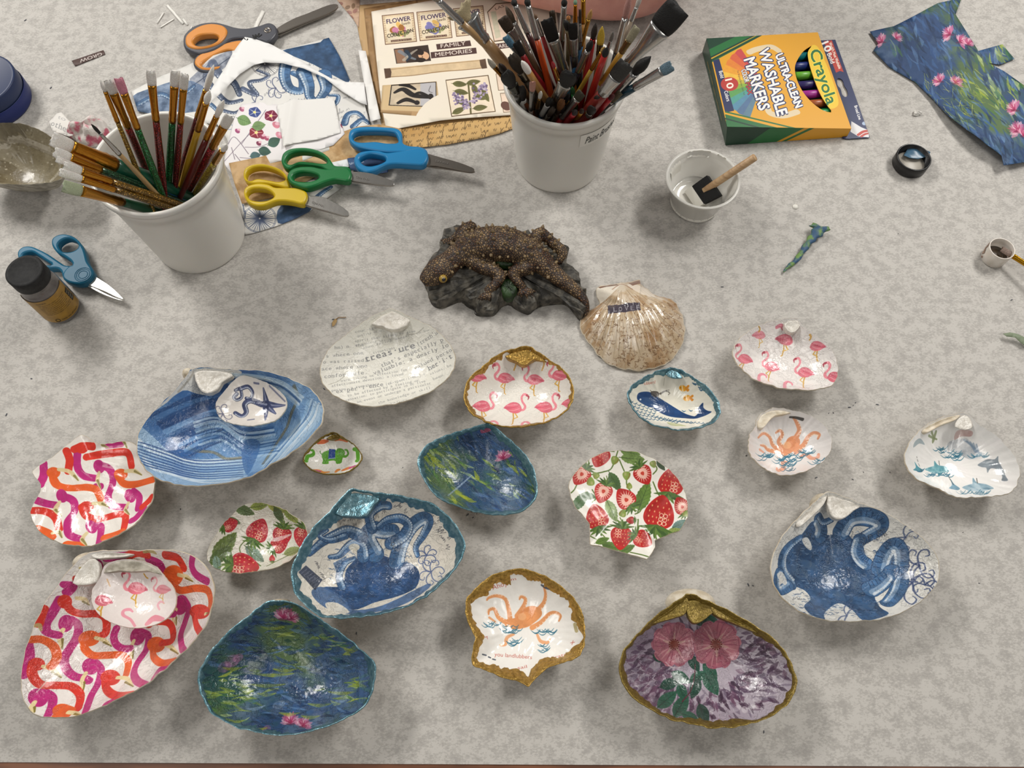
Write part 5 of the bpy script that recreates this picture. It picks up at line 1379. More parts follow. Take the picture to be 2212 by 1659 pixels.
def paint(cv):
    cv.mottle(['e6e0da', 'f0ebe4'], .4)
    w = 15
    for pts, c, hd, bk in (
        ([(640, 740), (700, 790), (690, 900), (620, 1010), (575, 1100), (600, 1190), (670, 1250), (750, 1265), (800, 1290)], MG, (590, 775, 16, 19, 20), [(565, 830), (530, 900), (555, 1000)]),
        ([(1270, 850), (1330, 890), (1310, 1010), (1230, 1130), (1200, 1220), (1230, 1290), (1310, 1330)], MG, (1235, 890, 16, 20, 20), [(1200, 930), (1170, 1010), (1190, 1090)]),
        ([(1650, 560), (1690, 640), (1660, 760), (1620, 880), (1630, 980), (1650, 1020)], MG, (1620, 610, 16, 22, 15), [(1580, 650), (1550, 720), (1580, 790)]),
        ([(850, 1120), (905, 1190), (880, 1310), (820, 1420), (770, 1560)], MG, (810, 1160, 18, 18, 15), [(770, 1220), (735, 1290), (745, 1380)]),
        ([(380, 1380), (460, 1430), (470, 1500), (430, 1600)], MG, (340, 1440, 22, 20, 10), [(310, 1480), (280, 1540), (310, 1570)]),
        ([(1045, 820), (1020, 890), (1040, 960), (1100, 1000), (1170, 1000)], MG, None, None),
        ([(540, 560), (470, 680), (410, 770), (420, 850), (520, 880)], MG, None, None),
        ([(1730, 170), (1720, 260), (1760, 340), (1860, 400)], MG, None, None), ([(250, 960), (260, 1080), (210, 1240)], MG, None, None), ([(1500, 1160), (1430, 1190), (1380, 1260)], MG, None, None), ([(1420, 700), (1560, 690)], MG, None, None), ([(940, 190), (1060, 180), (1150, 170)], MG, None, None), ([(580, 430), (650, 440), (600, 500)], MG, None, None), ([(950, 1500), (1100, 1420)], MG, None, None), ([(1330, 200), (1430, 240), (1460, 300)], MG, None, None), ([(890, 240), (900, 300)], MG, None, None),
        ([(590, 590), (640, 660), (740, 690), (880, 690), (950, 740), (950, 850), (900, 890)], RD, (580, 580, 16, 15, 0), [(690, 550), (760, 560), (800, 610)]),
        ([(760, 950), (760, 1000), (830, 1060), (960, 1060), (1090, 1060), (1150, 1120), (1130, 1240)], OR, (800, 910, 24, 17, -10), [(860, 905), (940, 930), (1000, 980)]),
        ([(300, 1130), (290, 1230), (360, 1320), (500, 1330), (640, 1340), (720, 1420), (700, 1540)], RD, (330, 1140, 18, 14, 0), [(390, 1160), (480, 1190), (550, 1260)]),
        ([(940, 1290), (960, 1370), (1040, 1420), (1180, 1410)], RD, (990, 1260, 22, 17, 0), [(1050, 1260), (1140, 1270), (1195, 1340)]),
        ([(1370, 1000), (1380, 1080), (1450, 1130), (1560, 1110)], OR, (1400, 965, 20, 17, -10), [(1460, 960), (1540, 990), (1600, 1050)]),
        ([(1300, 780), (1400, 760), (1510, 770), (1550, 840), (1540, 930), (1450, 950)], RD, (1330, 760, 12, 14, 0), None),
        ([(1560, 430), (1620, 480), (1760, 460), (1860, 480), (1890, 580), (1870, 660)], OR, (1550, 350, 22, 24, 30), [(1600, 340), (1680, 360), (1730, 400)]),
        ([(280, 920), (380, 920), (480, 980), (510, 1080), (460, 1160)], OR, None, None), ([(1740, 680), (1760, 790), (1800, 860)], RD, (1790, 670, 22, 16, 0), [(1840, 690), (1870, 680)]),
        ([(1480, 165), (1590, 190), (1650, 280)], RD, None, None), ([(1150, 170), (1230, 140), (1320, 160)], RD, None, None), ([(390, 640), (340, 780)], RD, None, None), ([(500, 1600), (560, 1540), (640, 1560)], OR, (560, 1560, 22, 16, 0), [(610, 1570), (680, 1580), (730, 1600)]), ([(690, 380), (780, 400), (860, 370)], RD, None, None)):
        ribbon(cv, D, pts, c, w, hd, bk)
    for b in ([(1290, 135), (1350, 125), (1400, 150)], [(310, 800), (350, 790), (370, 840)], [(720, 280), (790, 330)]): cv.stroke(D(b), [5, 8, 3], 'b5a46a', .9)
    cv.stroke(D([(330, 1390), (440, 1270), (560, 1150)]), 2, 'd2c8bc', .8)
o = D([(790, 150), (900, 125), (1050, 125), (1200, 125), (1400, 120), (1560, 125), (1700, 160), (1820, 250), (1890, 350), (1912, 480), (1890, 640), (1830, 800), (1740, 920), (1600, 1070), (1450, 1200), (1300, 1320), (1100, 1430), (900, 1520), (740, 1590), (600, 1615), (450, 1615), (330, 1590), (255, 1520), (205, 1400), (188, 1260), (230, 1010), (290, 850), (360, 680), (450, 520), (550, 400), (650, 260), (720, 190)])
shell('clam_shell', 'largest clam shell with magenta and orange ribbon-necked flamingos holding a small shell', o, .036, .031, paint, 'e9e4de', center=D([(1100, 800)])[0], rough=.2, crack=50, bumpy=.9, umbo=[(D([(760, 215)])[0], 24, 14, 30, .018)],
      hinge=[(D([(640, 410), (700, 290), (800, 190), (870, 215), (880, 320), (850, 400), (740, 430)]), WHITEHINGE, -.0012, .0012, 'hinge_plate'), (D([(810, 160), (900, 135), (1080, 140), (1200, 150), (1100, 175), (950, 185), (850, 190)]), WHITEHINGE, -.001, .0008, 'hinge_ridge')])
# --- small flamingo shell lying in it
def paint(cv):
    cv.mottle(['e8e0dc'], .5)
    flamingo(cv, D([(1225, 460)])[0], 40, 4, True); flamingo(cv, D([(920, 570)])[0], 36, 8, True, head=False); flamingo(cv, D([(1460, 470)])[0], 30, 0, True, fade=.7)
    cv.stroke(D([(1210, 800), (1170, 740), (1105, 700), (1110, 660), (1160, 650), (1190, 670)]), [4, 5, 6, 7, 3], 'e79aa8')
    cv.stroke(D([(1430, 650), (1415, 610), (1440, 580), (1470, 590)]), [4, 6, 3], 'eaa8b4', .8); cv.stroke(D([(1330, 770), (1380, 730), (1460, 740)]), [14, 16, 8], 'e0788c', .8)
    cv.stroke(D([(1290, 330), (1310, 360), (1325, 370)]), 2.5, 'cf9a3a'); cv.stroke(D([(960, 380), (985, 440)]), 2.5, 'd8a56a', .7)
o = D([(920, 290), (960, 240), (1050, 210), (1150, 200), (1270, 215), (1400, 270), (1480, 360), (1550, 450), (1580, 540), (1560, 640), (1500, 720), (1400, 780), (1270, 810), (1130, 805), (1010, 770), (920, 720), (850, 650), (820, 560), (830, 470), (890, 370)])
shell('clam_shell', 'small pale shell with pink flamingos resting inside the big ribbon flamingo shell', o, .019, .013, paint, 'e6ddd8', z0=.014, center=D([(1210, 540)])[0], rough=.16, crack=0, bumpy=.7, jit=.0002,
      hinge=[(D([(920, 320), (960, 250), (1060, 215), (1160, 206), (1280, 222), (1400, 280), (1450, 340), (1330, 300), (1180, 310), (1050, 300)]), GREYSHELL, -.0006, .0012, 'hinge_ridge')])

# --- small strawberry clam
def paint(cv):
    cv.mottle(['e2ded2', 'cfd0c0'], .6)
    for (x, y, s, r, c) in ((200, 370, 40, -50, '6a7d42'), (170, 430, 30, -40, '55683a'), (330, 130, 24, 20, '5c7048'), (430, 100, 20, -10, '8a9a4c'), (540, 110, 22, 30, '9aa452'), (640, 160, 24, 50, '8a9a4c'), (560, 160, 20, 60, '4f6440'), (400, 420, 26, 40, '74887a'), (150, 490, 20, 80, '6e8878'), (650, 400, 20, -20, '8a9a5c'), (260, 200, 16, 20, '5c7048')):
        leaf(cv, E([(x, y)])[0], s, r, c, '44552e')
    for p in ([(440, 500), (380, 440), (350, 330)], [(480, 500), (600, 440), (700, 390)], [(330, 470), (300, 380), (350, 320)]): cv.stroke(E(p), 2, '5c7038')
    for (x, y, s, r) in ((420, 270, 30, 25), (320, 500, 36, 95), (580, 300, 26, 190), (560, 360, 22, 60), (720, 300, 26, 190), (230, 225, 20, 70), (515, 450, 8, 0)):
        berry(cv, E([(x, y)])[0], s, r, False, red='b8303a')
    for p in ([(520, 200), (500, 290), (470, 340)], [(500, 330), (560, 320), (640, 290)]): cv.stroke(E(p), [3, 10, 3], 'ece6e2', .8, thin=.3)
o = E([(400, 80), (480, 88), (570, 115), (650, 160), (720, 215), (750, 290), (740, 360), (700, 410), (620, 470), (520, 515), (400, 535), (280, 545), (170, 530), (100, 480), (85, 420), (120, 330), (180, 240), (240, 170), (310, 105)])
shell('clam_shell', 'small oval clam shell with red strawberries and green leaves', o, .019, .016, paint, 'dedacd', rough=.14, crack=50, bumpy=.9, jit=.0004)

# --- teal octopus clam
def paint(cv):
    cv.mottle(['d8d0c0', 'e2dccf'], .6)
    for i, (x0, y0, x1, y1) in enumerate(((1330, 95, 1430, 150), (1480, 90, 1590, 160), (1590, 200, 1690, 330), (1560, 140, 1700, 250), (800, 470, 850, 580), (940, 210, 1100, 190), (1180, 180, 1250, 150), (1000, 230, 1090, 210), (1600, 260, 1690, 390))):
        cv.scribble(E([(x0, y0)])[0], E([(x1, y1)])[0], 10, '3c3c44', .75, 1.3, 40 + i)
    swirl(cv, E([(1540, 430)])[0], 24, -20, '4a5c8c', 6, 2); swirl(cv, E([(1570, 540)])[0], 30, -60, '5a6c9a', 6, 2.2)
    cv.poly(E([(860, 640), (980, 630), (1010, 520), (1100, 440), (1220, 420), (1330, 460), (1430, 480), (1490, 540), (1470, 640), (1350, 700), (1200, 740), (1050, 790), (950, 700)]), '2f5080', 1, var=.3, smooth=4)
    cv.poly(E([(780, 660), (860, 640), (1000, 720), (1050, 790), (1250, 760), (1540, 620), (1540, 660), (1350, 770), (1080, 820), (900, 790), (800, 720)]), '46689a', .9, var=.25, smooth=4)
    cv.poly(E([(920, 480), (1010, 430), (960, 560), (960, 600)]), '4a6c98', .8, var=.3)
    cv.poly(E([(870, 745), (950, 745), (1030, 805), (960, 815), (890, 790)]), 'dcd5c6', .95, smooth=3)
    r = np.random.default_rng(14)
    for i in range(260):
        x, y = r.uniform(880, 1480), r.uniform(380, 760)
        if y > 690 + (x - 900) * -.1 + 60: continue
        cv.stroke(E([(x, y), (x + 12, y + r.uniform(-10, 10)), (x + 20, y + 6)]), [1, 2.2, 1], ['1c3558', '274a78', '7390b4', '213f68'][i % 4], .5, smooth=3)
    for q, w0, w1 in (([(1340, 470), (1370, 360), (1440, 240), (1520, 185), (1555, 210), (1520, 290), (1470, 370), (1480, 430)], 34, 8), ([(1200, 420), (1150, 320), (1180, 260), (1260, 270), (1320, 270)], 36, 26), ([(1300, 350), (1390, 300), (1420, 230), (1370, 185), (1280, 195), (1220, 240)], 24, 10),
                      ([(1120, 440), (1110, 370), (1060, 350), (1010, 380), (960, 430), (900, 440)], 24, 7), ([(1100, 300), (1020, 270), (930, 300), (850, 340), (760, 420)], 26, 8), ([(1180, 250), (1160, 160), (1230, 100), (1290, 100)], 20, 12), ([(1000, 300), (900, 330), (830, 300), (880, 260)], 12, 5), ([(980, 640), (960, 560), (1000, 480), (1060, 450)], 14, 8)):
        tentacle(cv, E(q), w0, w1)
    cv.poly(E([(690, 540), (740, 495), (850, 590), (800, 660)]), '3f4658', .95, var=.3)
    for i in range(5): cv.stroke(E([(710 + i * 18, 550 + i * 12), (745 + i * 18, 520 + i * 14)]), 1.4, '8a8ca0', .6, smooth=0)
    q = E([(1300, 345), (1325, 410)]); cv.text("QUE", q[0], q[1], 9, '33363c', .9)
    cv.ell(E([(1060, 375)])[0], 12, 8, 0, 'd5cdb8', alpha=.9); cv.poly(E([(940, 170), (1110, 175), (1090, 240), (950, 250)]), '8d8478', .5, thin=.6)
o = E([(1040, 0), (1100, 5), (1200, 20), (1320, 35), (1450, 60), (1570, 95), (1670, 170), (1740, 250), (1783, 340), (1775, 430), (1720, 520), (1650, 600), (1560, 680), (1420, 760), (1270, 810), (1100, 835), (960, 840), (850, 830), (760, 770), (690, 690), (655, 600), (655, 520), (680, 460), (720, 370), (800, 250), (900, 150), (960, 80)])
shell('clam_shell', 'large teal-edged clam shell with a blue octopus on handwritten cream paper', o, .033, .029, paint, 'dcd4c6', center=E([(1200, 450)])[0], rim=TEAL, rimw=.0038, rimj=.5, rough=.2, crack=70, bumpy=.9,
      hinge=[(E([(930, 150), (1000, 50), (1050, 10), (1150, 20), (1230, 50), (1190, 90), (1140, 165), (1040, 170)]), TEAL, -.0012, .0012, 'teal_hinge')])

# --- large water lily clam
def paint(cv):
    monet(cv, 620, 3, [(*E([(590, 845)])[0], 26, 10), (*E([(640, 850)])[0], 18, 40), (*E([(640, 1540)])[0], 24, -5), (*E([(720, 1560)])[0], 22, 20)], 21)
    for (x, y, s) in ((250, 1130, 18), (200, 1170, 16), (290, 1110, 12), (480, 1580, 10)):
        cv.ell(E([(x, y)])[0], s, s * .7, -30, 'a26a90', alpha=.75, thin=.6)
    for (x, y, l) in ((800, 1085, 40), (520, 1220, 90), (600, 1190, 50), (480, 1290, 80), (980, 1340, 60), (830, 1420, 50), (250, 1180, 40), (480, 1350, 40), (630, 1480, 44), (520, 910, 50), (1040, 1060, 30), (280, 1530, 30), (770, 1500, 40), (420, 1580, 40)):
        p = E([(x, y)])[0]; cv.stroke([p - [l / 2, 2], p + [0, 2], p + [l / 2, -2]], [2, 8, 2], '8f9a30', .8, thin=.5)
    for (x, y) in ((890, 1135), (950, 1330), (430, 1350), (330, 1290), (560, 1420)): cv.ell(E([(x, y)])[0], 14, 8, -20, 'b9c6cc', alpha=.55, thin=.9)
    cv.poly(E([(1080, 1120), (1180, 1140), (1180, 1280), (1130, 1400), (1090, 1420)]), '4f74a8', .6, thin=.4)
o = E([(540, 738), (620, 745), (700, 770), (790, 830), (900, 900), (1010, 980), (1100, 1060), (1170, 1120), (1195, 1180), (1185, 1280), (1150, 1380), (1080, 1460), (980, 1520), (850, 1570), (700, 1605), (580, 1615), (450, 1605), (330, 1575), (200, 1520), (110, 1450), (65, 1360), (45, 1290), (40, 1210), (80, 1130), (140, 1040), (240, 940), (350, 850), (430, 790), (480, 750)])
shell('clam_shell', 'large blue-edged clam shell with a water lily pond painting', o, .033, .029, paint, '2c4a78', center=E([(620, 1200)])[0], rim=TEAL, rimw=.0026, rimj=.9, rough=.16, crack=80, bumpy=1.1, umbo=[(E([(560, 755)])[0], 26, 10, 10, .016)])

# --- undecorated clam at the left edge
U = cropmap(3.457, 0, 240)
def paint(cv):
    cv.mottle(['7f7458', '968c74', '5c5440'], .9)
    r = np.random.default_rng(3)
    cv.mottle(['a39a86'], .4, NZ2)
    cv.poly(U([(-300, 330), (-60, 360), (60, 380), (150, 440), (240, 500), (200, 540), (60, 540), (-120, 500)]), '4f4228', .75, thin=.5, smooth=5)
    cv.poly(U([(-200, 120), (60, 95), (230, 120), (200, 150), (120, 140), (0, 150)]), '4f4a40', .45, thin=.7, smooth=4)
    q = U([(-240, 260), (-60, 200), (60, 195), (170, 215), (290, 265), (390, 310), (440, 380), (440, 450), (380, 520)])
    cv.stroke(q, [5, 8, 6], 'bdb6a8', .8, thin=.4); cv.stroke(q + [0, 6], [3, 4], '7d7462', .5)
    for i in range(200):
        x, y = r.uniform(-200, 470), r.uniform(90, 540); cv.ell(U([(x, y)])[0], r.uniform(1, 3), r.uniform(1, 2), 0, ['cfc7b4', '6a614c'][i % 2], alpha=.5)
o = U([(-330, 330), (-250, 190), (-100, 105), (50, 85), (200, 105), (330, 160), (430, 240), (490, 340), (490, 440), (430, 515), (300, 540), (120, 548), (-50, 530), (-220, 480)])
shell('clam_shell', 'bare grey-brown clam shell with no paper lining, beside the small bucket', o, .042, .034, paint, '857b62', back=GREYSHELL, rough=.45, crack=0, bumpy=.8, p=2.6, group=None, jit=.0004)

# ------------------------------------------------------------------ plastic buckets
PLAST = mat('white_bucket_plastic', 'dedbd4', .32, sub=.12)
RB, RR, BH = .0401, .0522, .1037
BL = np.array([-.2845, .4244, 0.0]); BR = np.array([.0425, .516, 0.0])
def bucket(label, c):
    t = thing('plastic_bucket', label, 'bucket', c)
    prof = [(.0, .0016), (RB - .003, .0016), (RB - .0012, .0), (RB, .0012), (RB + .0004, .003)]
    zs = np.linspace(.006, BH - .0165, 8)
    rad = lambda z: RB + (RR - .0022 - RB) * z / BH
    prof += [(rad(z), z) for z in zs] + [(rad(BH - .016) + .0009, BH - .0155), (RR - .0014, BH - .006)]
    V, F = lathe(c, prof, 72); part('bucket_wall', V, F, PLAST, t)
    V, F = lathe(c, [(RR - .0014, BH - .0062), (RR, BH - .0055), (RR + .0002, BH - .0015), (RR - .0006, BH), (RR - .0028, BH), (RR - .0034, BH - .001), (RR - .004, BH - .005)], 72); part('rim', V, F, PLAST, t)
    V, F = lathe(c, [(RR - .004, BH - .005), (rad(BH - .03) - .0016, BH - .03), (rad(.01) - .0016, .008), (RB - .006, .0032), (0, .003)], 72); part('inner_wall', V, F, PLAST, t)
    return t
bl = bucket('white plastic bucket at the left holding glitter-handled brushes', BL)
br = bucket('white plastic bucket in the middle crammed with mixed brushes', BR)
# paper label wrapped on the middle bucket
def wrap_label():
    c = BR
    a0, a1 = math.radians(-74), math.radians(-21)
    na, nz = 24, 5
    def pt(a, z): r = RB + (RR - .0022 - RB) * z / BH + .00035; return np.array([c[0] + r * math.cos(a), c[1] + r * math.sin(a), z])
    z0, z1 = BH - .0335, BH - .0175
    V = [pt(a0 + (a1 - a0) * j / na, z0 + (z1 - z0) * i / nz) for i in range(nz + 1) for j in range(na + 1)]
    F = grid_faces(nz + 1, na + 1, wrap=False)
    ls = part('label_strip', V, F, mat('label_paper', 'e9e6df', .5), br)
    T = text_tris('Paint Brushes'); x = T[..., 0] / T[..., 0].max(); y = T[..., 1] / .73
    P = np.array([pt(a0 + (a1 - a0) * (.1 + .82 * u + .0 * v) + .03 * v, z0 + (z1 - z0) * (.2 + .58 * v)) for u, v in zip(x.ravel(), y.ravel())])
    r = P - c; r[:, 2] = 0; P = P + r / np.linalg.norm(r, axis=1)[:, None] * .0002
    part('label_lettering', P, [(3 * i, 3 * i + 1, 3 * i + 2) for i in range(len(P) // 3)], mat('ink_black', '151515', .6), ls, smooth=False)
wrap_label()

# ------------------------------------------------------------------ brushes
VIEW = np.array([0, 0, H])
def seg3(t3, b3, px):
    """parameter along tip->butt whose photo position is nearest to px"""
    s = np.linspace(0, 1, 400)
    q = PX(t3 + (b3 - t3) * s[:, None])
    return s[np.argmin(np.hypot(q[:, 0] - px[0], q[:, 1] - px[1]))]
def solve(c, T, E_, L=.19, zr=(BH - .004, BH + .13)):
    """3D tip and butt of a brush standing in the bucket at c, from its tip and a lower point in the photograph"""
    T, E_ = np.array(T, float), np.array(E_, float)
    d = (E_ - T) / np.linalg.norm(E_ - T)
    best = None
    for s in np.linspace(-60, 420, 49):
        b = W(E_ + d * s, .007)
        rb = np.hypot(*(b - c)[:2])
        pen0 = max(0, rb - (RB - .007)) * 400
        if pen0 > 12: continue
        for zt in np.linspace(*zr, 34):
            t = W(T, zt)
            u = (BH - b[2]) / (t[2] - b[2])
            m = b + (t - b) * u
            rm = np.hypot(*(m - c)[:2])
            pen = pen0 + max(0, rm - (RR - .007)) * 900 + abs(np.linalg.norm(t - b) - L) * 30 + (0 if u <= 1.001 else 2)
            if best is None or pen < best[0]: best = (pen, t, b)
    return best[1], best[2]
BM = {}
def bm(kind, c):
    k = kind + c
    if k in BM: return BM[k]
    if kind == 'bristle' and min(int(c[i:i + 2], 16) for i in (0, 2, 4)) > 180: m = mat('bristle_' + c, 'ece9e4', .5, col2='d9d4cc', nscale=1500, bump=.4, bscale=1500, sub=.1)
    elif kind == 'bristle': m = mat('bristle_' + c, c, .6, col2=''.join('%02x' % max(0, int(int(c[i:i + 2], 16) * (.68 if int(c[:2], 16) < 160 else .88))) for i in (0, 2, 4)), nscale=1500, lo=.35, hi=.65, bump=.6, bscale=1500)
    elif kind == 'glitter': m = mat('glitter_' + c, c, .3, .35, col2=''.join('%02x' % min(255, int(int(c[i:i + 2], 16) * 2.1 + 30)) for i in (0, 2, 4)), nscale=1100, ndetail=1, lo=.6, hi=.66, coat=.6)
    elif kind == 'metal' and int(c[:2], 16) > 205: m = mat('white_ferrule', 'dedcd6', .3)
    elif kind == 'metal': m = mat('ferrule_' + c, c, .24, .92, bump=.15, bscale=500)
    else: m = mat('handle_' + c, c, .28, coat=.4)
    BM[k] = m
    return m
def brush(label, t3, b3, fs, fe, wpx, bris, fer, hand, flat=True, glit=False, group=None, cat='paintbrush', shape='flat', hw=None, tail=None, name='paintbrush'):
    """tip t3, butt b3; fs/fe photo points where the ferrule starts and ends"""
    s1, s2 = seg3(t3, b3, fs), seg3(t3, b3, fe)
    s1 = max(s1, .02); s2 = max(s2, s1 + .02)
    ax = b3 - t3; Ln = np.linalg.norm(ax); ax = ax / Ln
    P = lambda s: t3 + (b3 - t3) * s
    view = P(s1) - VIEW
    dist = -(view @ np.array([0, math.sin(PITCH), -math.cos(PITCH)])) if False else np.linalg.norm(view) * .97
    wd = wpx * dist / FPX / 2
    ref = np.cross(view, ax)           # width direction lies across the line of sight
    ref2 = np.cross(ref, ax)
    o = thing(name, label, cat, b3, group)
    thin = max(.0013, wd * .3) if flat else wd
    hr = hw if hw else min(.0047, max(.0016, (wd * .72 if flat else wd * .9)))
    # bristles
    ss = np.linspace(0, 1, 6)
    path = P(s1) + (t3 - P(s1)) * (-.06 + 1.06 * ss)[:, None]
    if shape == 'flat': ru, rv, jag = wd * np.array([.86, .96, 1.0, 1.0, .98, .95]), thin * np.array([1, 1.0, .9, .75, .55, .35]), .0012
    elif shape == 'round': ru = rv = wd * np.array([.62, .85, 1, .92, .62, .1]); jag = .0003
    elif shape == 'fan': ru, rv, jag = wd * np.array([.25, .35, .5, .7, .9, 1.0]), thin * np.array([1, .8, .6, .5, .4, .3]) * .6, .003
    elif shape == 'angle': ru, rv, jag = wd * np.array([.9, 1, 1, .9, .6, .15]), thin * np.array([1, 1, .9, .7, .5, .3]), .0004
    elif shape == 'mop': ru, rv, jag = wd * np.array([.55, .8, 1, 1.05, 1, .7]), thin * np.array([1, 1.2, 1.3, 1.3, 1.1, .6]), .0022
    else: ru = rv = wd * np.array([.75, .95, 1, .95, .7, .2]); jag = 0
    V, F = sweep(path, ru, rv, 16, ref=ref2, jag=jag); part('bristles', V, F, bm('bristle', bris), o)
    # ferrule, flattened at the bristle end and crimped at the other
    if fer:
        p = np.linspace(s1, s2, 13)
        k = np.linspace(0, 1, 13)
        fl = np.clip(1 - k * 1.5, 0, 1)
        ring = np.where((np.arange(13) == 9) | (np.arange(13) == 11), 1.09, 1.0)
        ru = (wd * .9 * fl + hr * 1.08 * (1 - fl)) * ring; rv = (thin * 1.1 * fl + hr * 1.08 * (1 - fl)) * ring
        V, F = sweep(P(0) + (b3 - t3) * p[:, None], ru, rv, 16, ref=ref2); part('ferrule', V, F, bm('metal', fer), o)
    # handle
    p = np.linspace(s2 - .01 if fer else s1 - .01, 1, 12)
    k = np.linspace(0, 1, 12)
    rad = hr * np.interp(k, [0, .08, .3, .6, 1], [1.0, 1.08, 1.25, 1.0, .55])
    V, F = sweep(P(0) + (b3 - t3) * p[:, None], rad, None, 14); hd = part('handle', V, F, bm('glitter' if glit else 'handle', hand), o)
    if tail:
        s3, colr = tail
        sa = seg3(t3, b3, s3)
        kk = (np.linspace(sa, min(1, sa + .3), 6) - p[0]) / (p[-1] - p[0])
        V, F = sweep(P(0) + (b3 - t3) * np.linspace(sa, min(1, sa + .3), 6)[:, None], np.interp(kk, [0, .08, .3, .6, 1], [1.0, 1.08, 1.25, 1.0, .55]) * hr * 1.04, None, 14); part('painted_band', V, F, bm('handle', colr), o)
    return o
GF = 'b8802c'; SF = 'b9b8b6'
Z1 = cropmap(1, 0, 0)
LBR = [  # tip, ferrule start, ferrule end, lower point, width px, bristle, ferrule, handle, glitter, shape, label
 ((217, 172), (224, 199), (254, 264), (298, 372), 9, 'd8d6d2', GF, '7a5a1c', 1, 'round', 'gold glitter brush with thin white bristles, leftmost of the standing fan'),
 ((234, 174), (241, 203), (272, 276), (320, 378), 19, 'd6d4d0', GF, '5a1014', 1, 'flat', 'dark red glitter brush with wide white bristles beside the pink-tipped brush'),
 ((256, 170), (264, 203), (293, 279), (340, 392), 17, 'd98a9c', GF, '0f4a22', 1, 'flat', 'green glitter brush with pink bristles'),
 ((325, 153), (327, 184), (334, 261), (352, 396), 18, 'd6d4ce', GF, '5a1212', 1, 'flat', 'dark red glitter brush with white bristles, alone left of the green glitter pair'),
 ((379, 153), (378, 186), (373, 264), (364, 396), 18, 'dad8d4', GF, '0f4a22', 1, 'flat', 'green glitter brush with white bristles, tallest at the back of the left bucket'),
 ((399, 161), (397, 192), (391, 266), (379, 398), 16, 'd6d4d0', GF, '5a1216', 1, 'flat', 'dark red glitter brush with white bristles, right against the tall green one'),
 ((462, 140), (439, 192), (422, 252), (388, 380), 13, 'd4d2ce', GF, '4a1014', 1, 'round', 'dark red brush with long pointed white bristles behind the yellow-handled brush'),
 ((453, 196), (443, 221), (427, 281), (389, 412), 14, 'd8d6d2', GF, 'b08a1e', 0, 'round', 'yellow pearl-handled brush with pointed white bristles'),
 ((484, 216), (472, 253), (450, 303), (400, 402), 13, 'dcdad6', GF, '5a1212', 0, 'round', 'plain dark red brush with round white tip at the right of the left bucket'),
 ((496, 251), (483, 273), (460, 319), (408, 412), 20, 'd2d0cc', GF, '6a1018', 1, 'flat', 'bright red glitter brush with broad white flat bristles at right'),
 ((489, 312), (483, 325), (463, 350), (424, 413), 14, 'dcdad6', GF, '8a6a20', 1, 'round', 'gold glitter brush with short white tip, lowest at the right rim'),
 ((197, 268), (211, 291), (256, 335), (300, 378), 7, '1a1614', SF, 'a88a5c', 0, 'round', 'thin black-tipped liner brush with silver ferrule and bare wood handle'),
 ((113, 300), (156, 314), (246, 354), (400, 422), 28, 'd6d4ce', GF, '1a5a44', 0, 'flat', 'thick green-handled brush with broad white bristles, topmost of the leaning bundle'),
 ((118, 328), (150, 343), (216, 368), (370, 428), 20, 'd4d4c8', GF, '173a26', 1, 'flat', 'dark green glitter brush under the thick green one in the leaning bundle'),
 ((122, 343), (176, 362), (266, 387), (405, 434), 14, 'd8d4d0', 'c09048', '1d4a80', 0, 'flat', 'blue-handled brush with a slim tan ferrule in the leaning bundle'),
 ((138, 358), (174, 373), (240, 393), (382, 440), 18, 'd8d2d2', GF, '6a4e1a', 1, 'flat', 'gold glitter brush with pinkish white bristles in the middle of the leaning bundle'),
 ((130, 372), (176, 386), (249, 408), (360, 446), 16, 'cfcfc8', GF, '5c4416', 1, 'flat', 'gold glitter brush with greyish bristles, second from the bottom of the leaning bundle'),
 ((137, 402), (176, 411), (263, 439), (343, 458), 24, 'b9c4a2', GF, '1c5a40', 0, 'flat', 'green-handled brush with pale green bristles, lowest over the bucket rim'),
]
for T, FS, FE, E_, wpx, bc, fc, hc, gl, shp, lb in LBR:
    t3, b3 = solve(BL, T, E_, .185)
    brush(lb, t3, b3, FS, FE, wpx, bc, fc, hc, flat=shp == 'flat', glit=bool(gl), shape=shp, group='brushes in the left bucket', hw=.0056 if lb.startswith('thick') else None)
X4 = lambda p: (1100 + p[0] / 5.53, p[1] / 5.53)
X3 = lambda p: (900 + p[0] / 3.568, p[1] / 3.568)
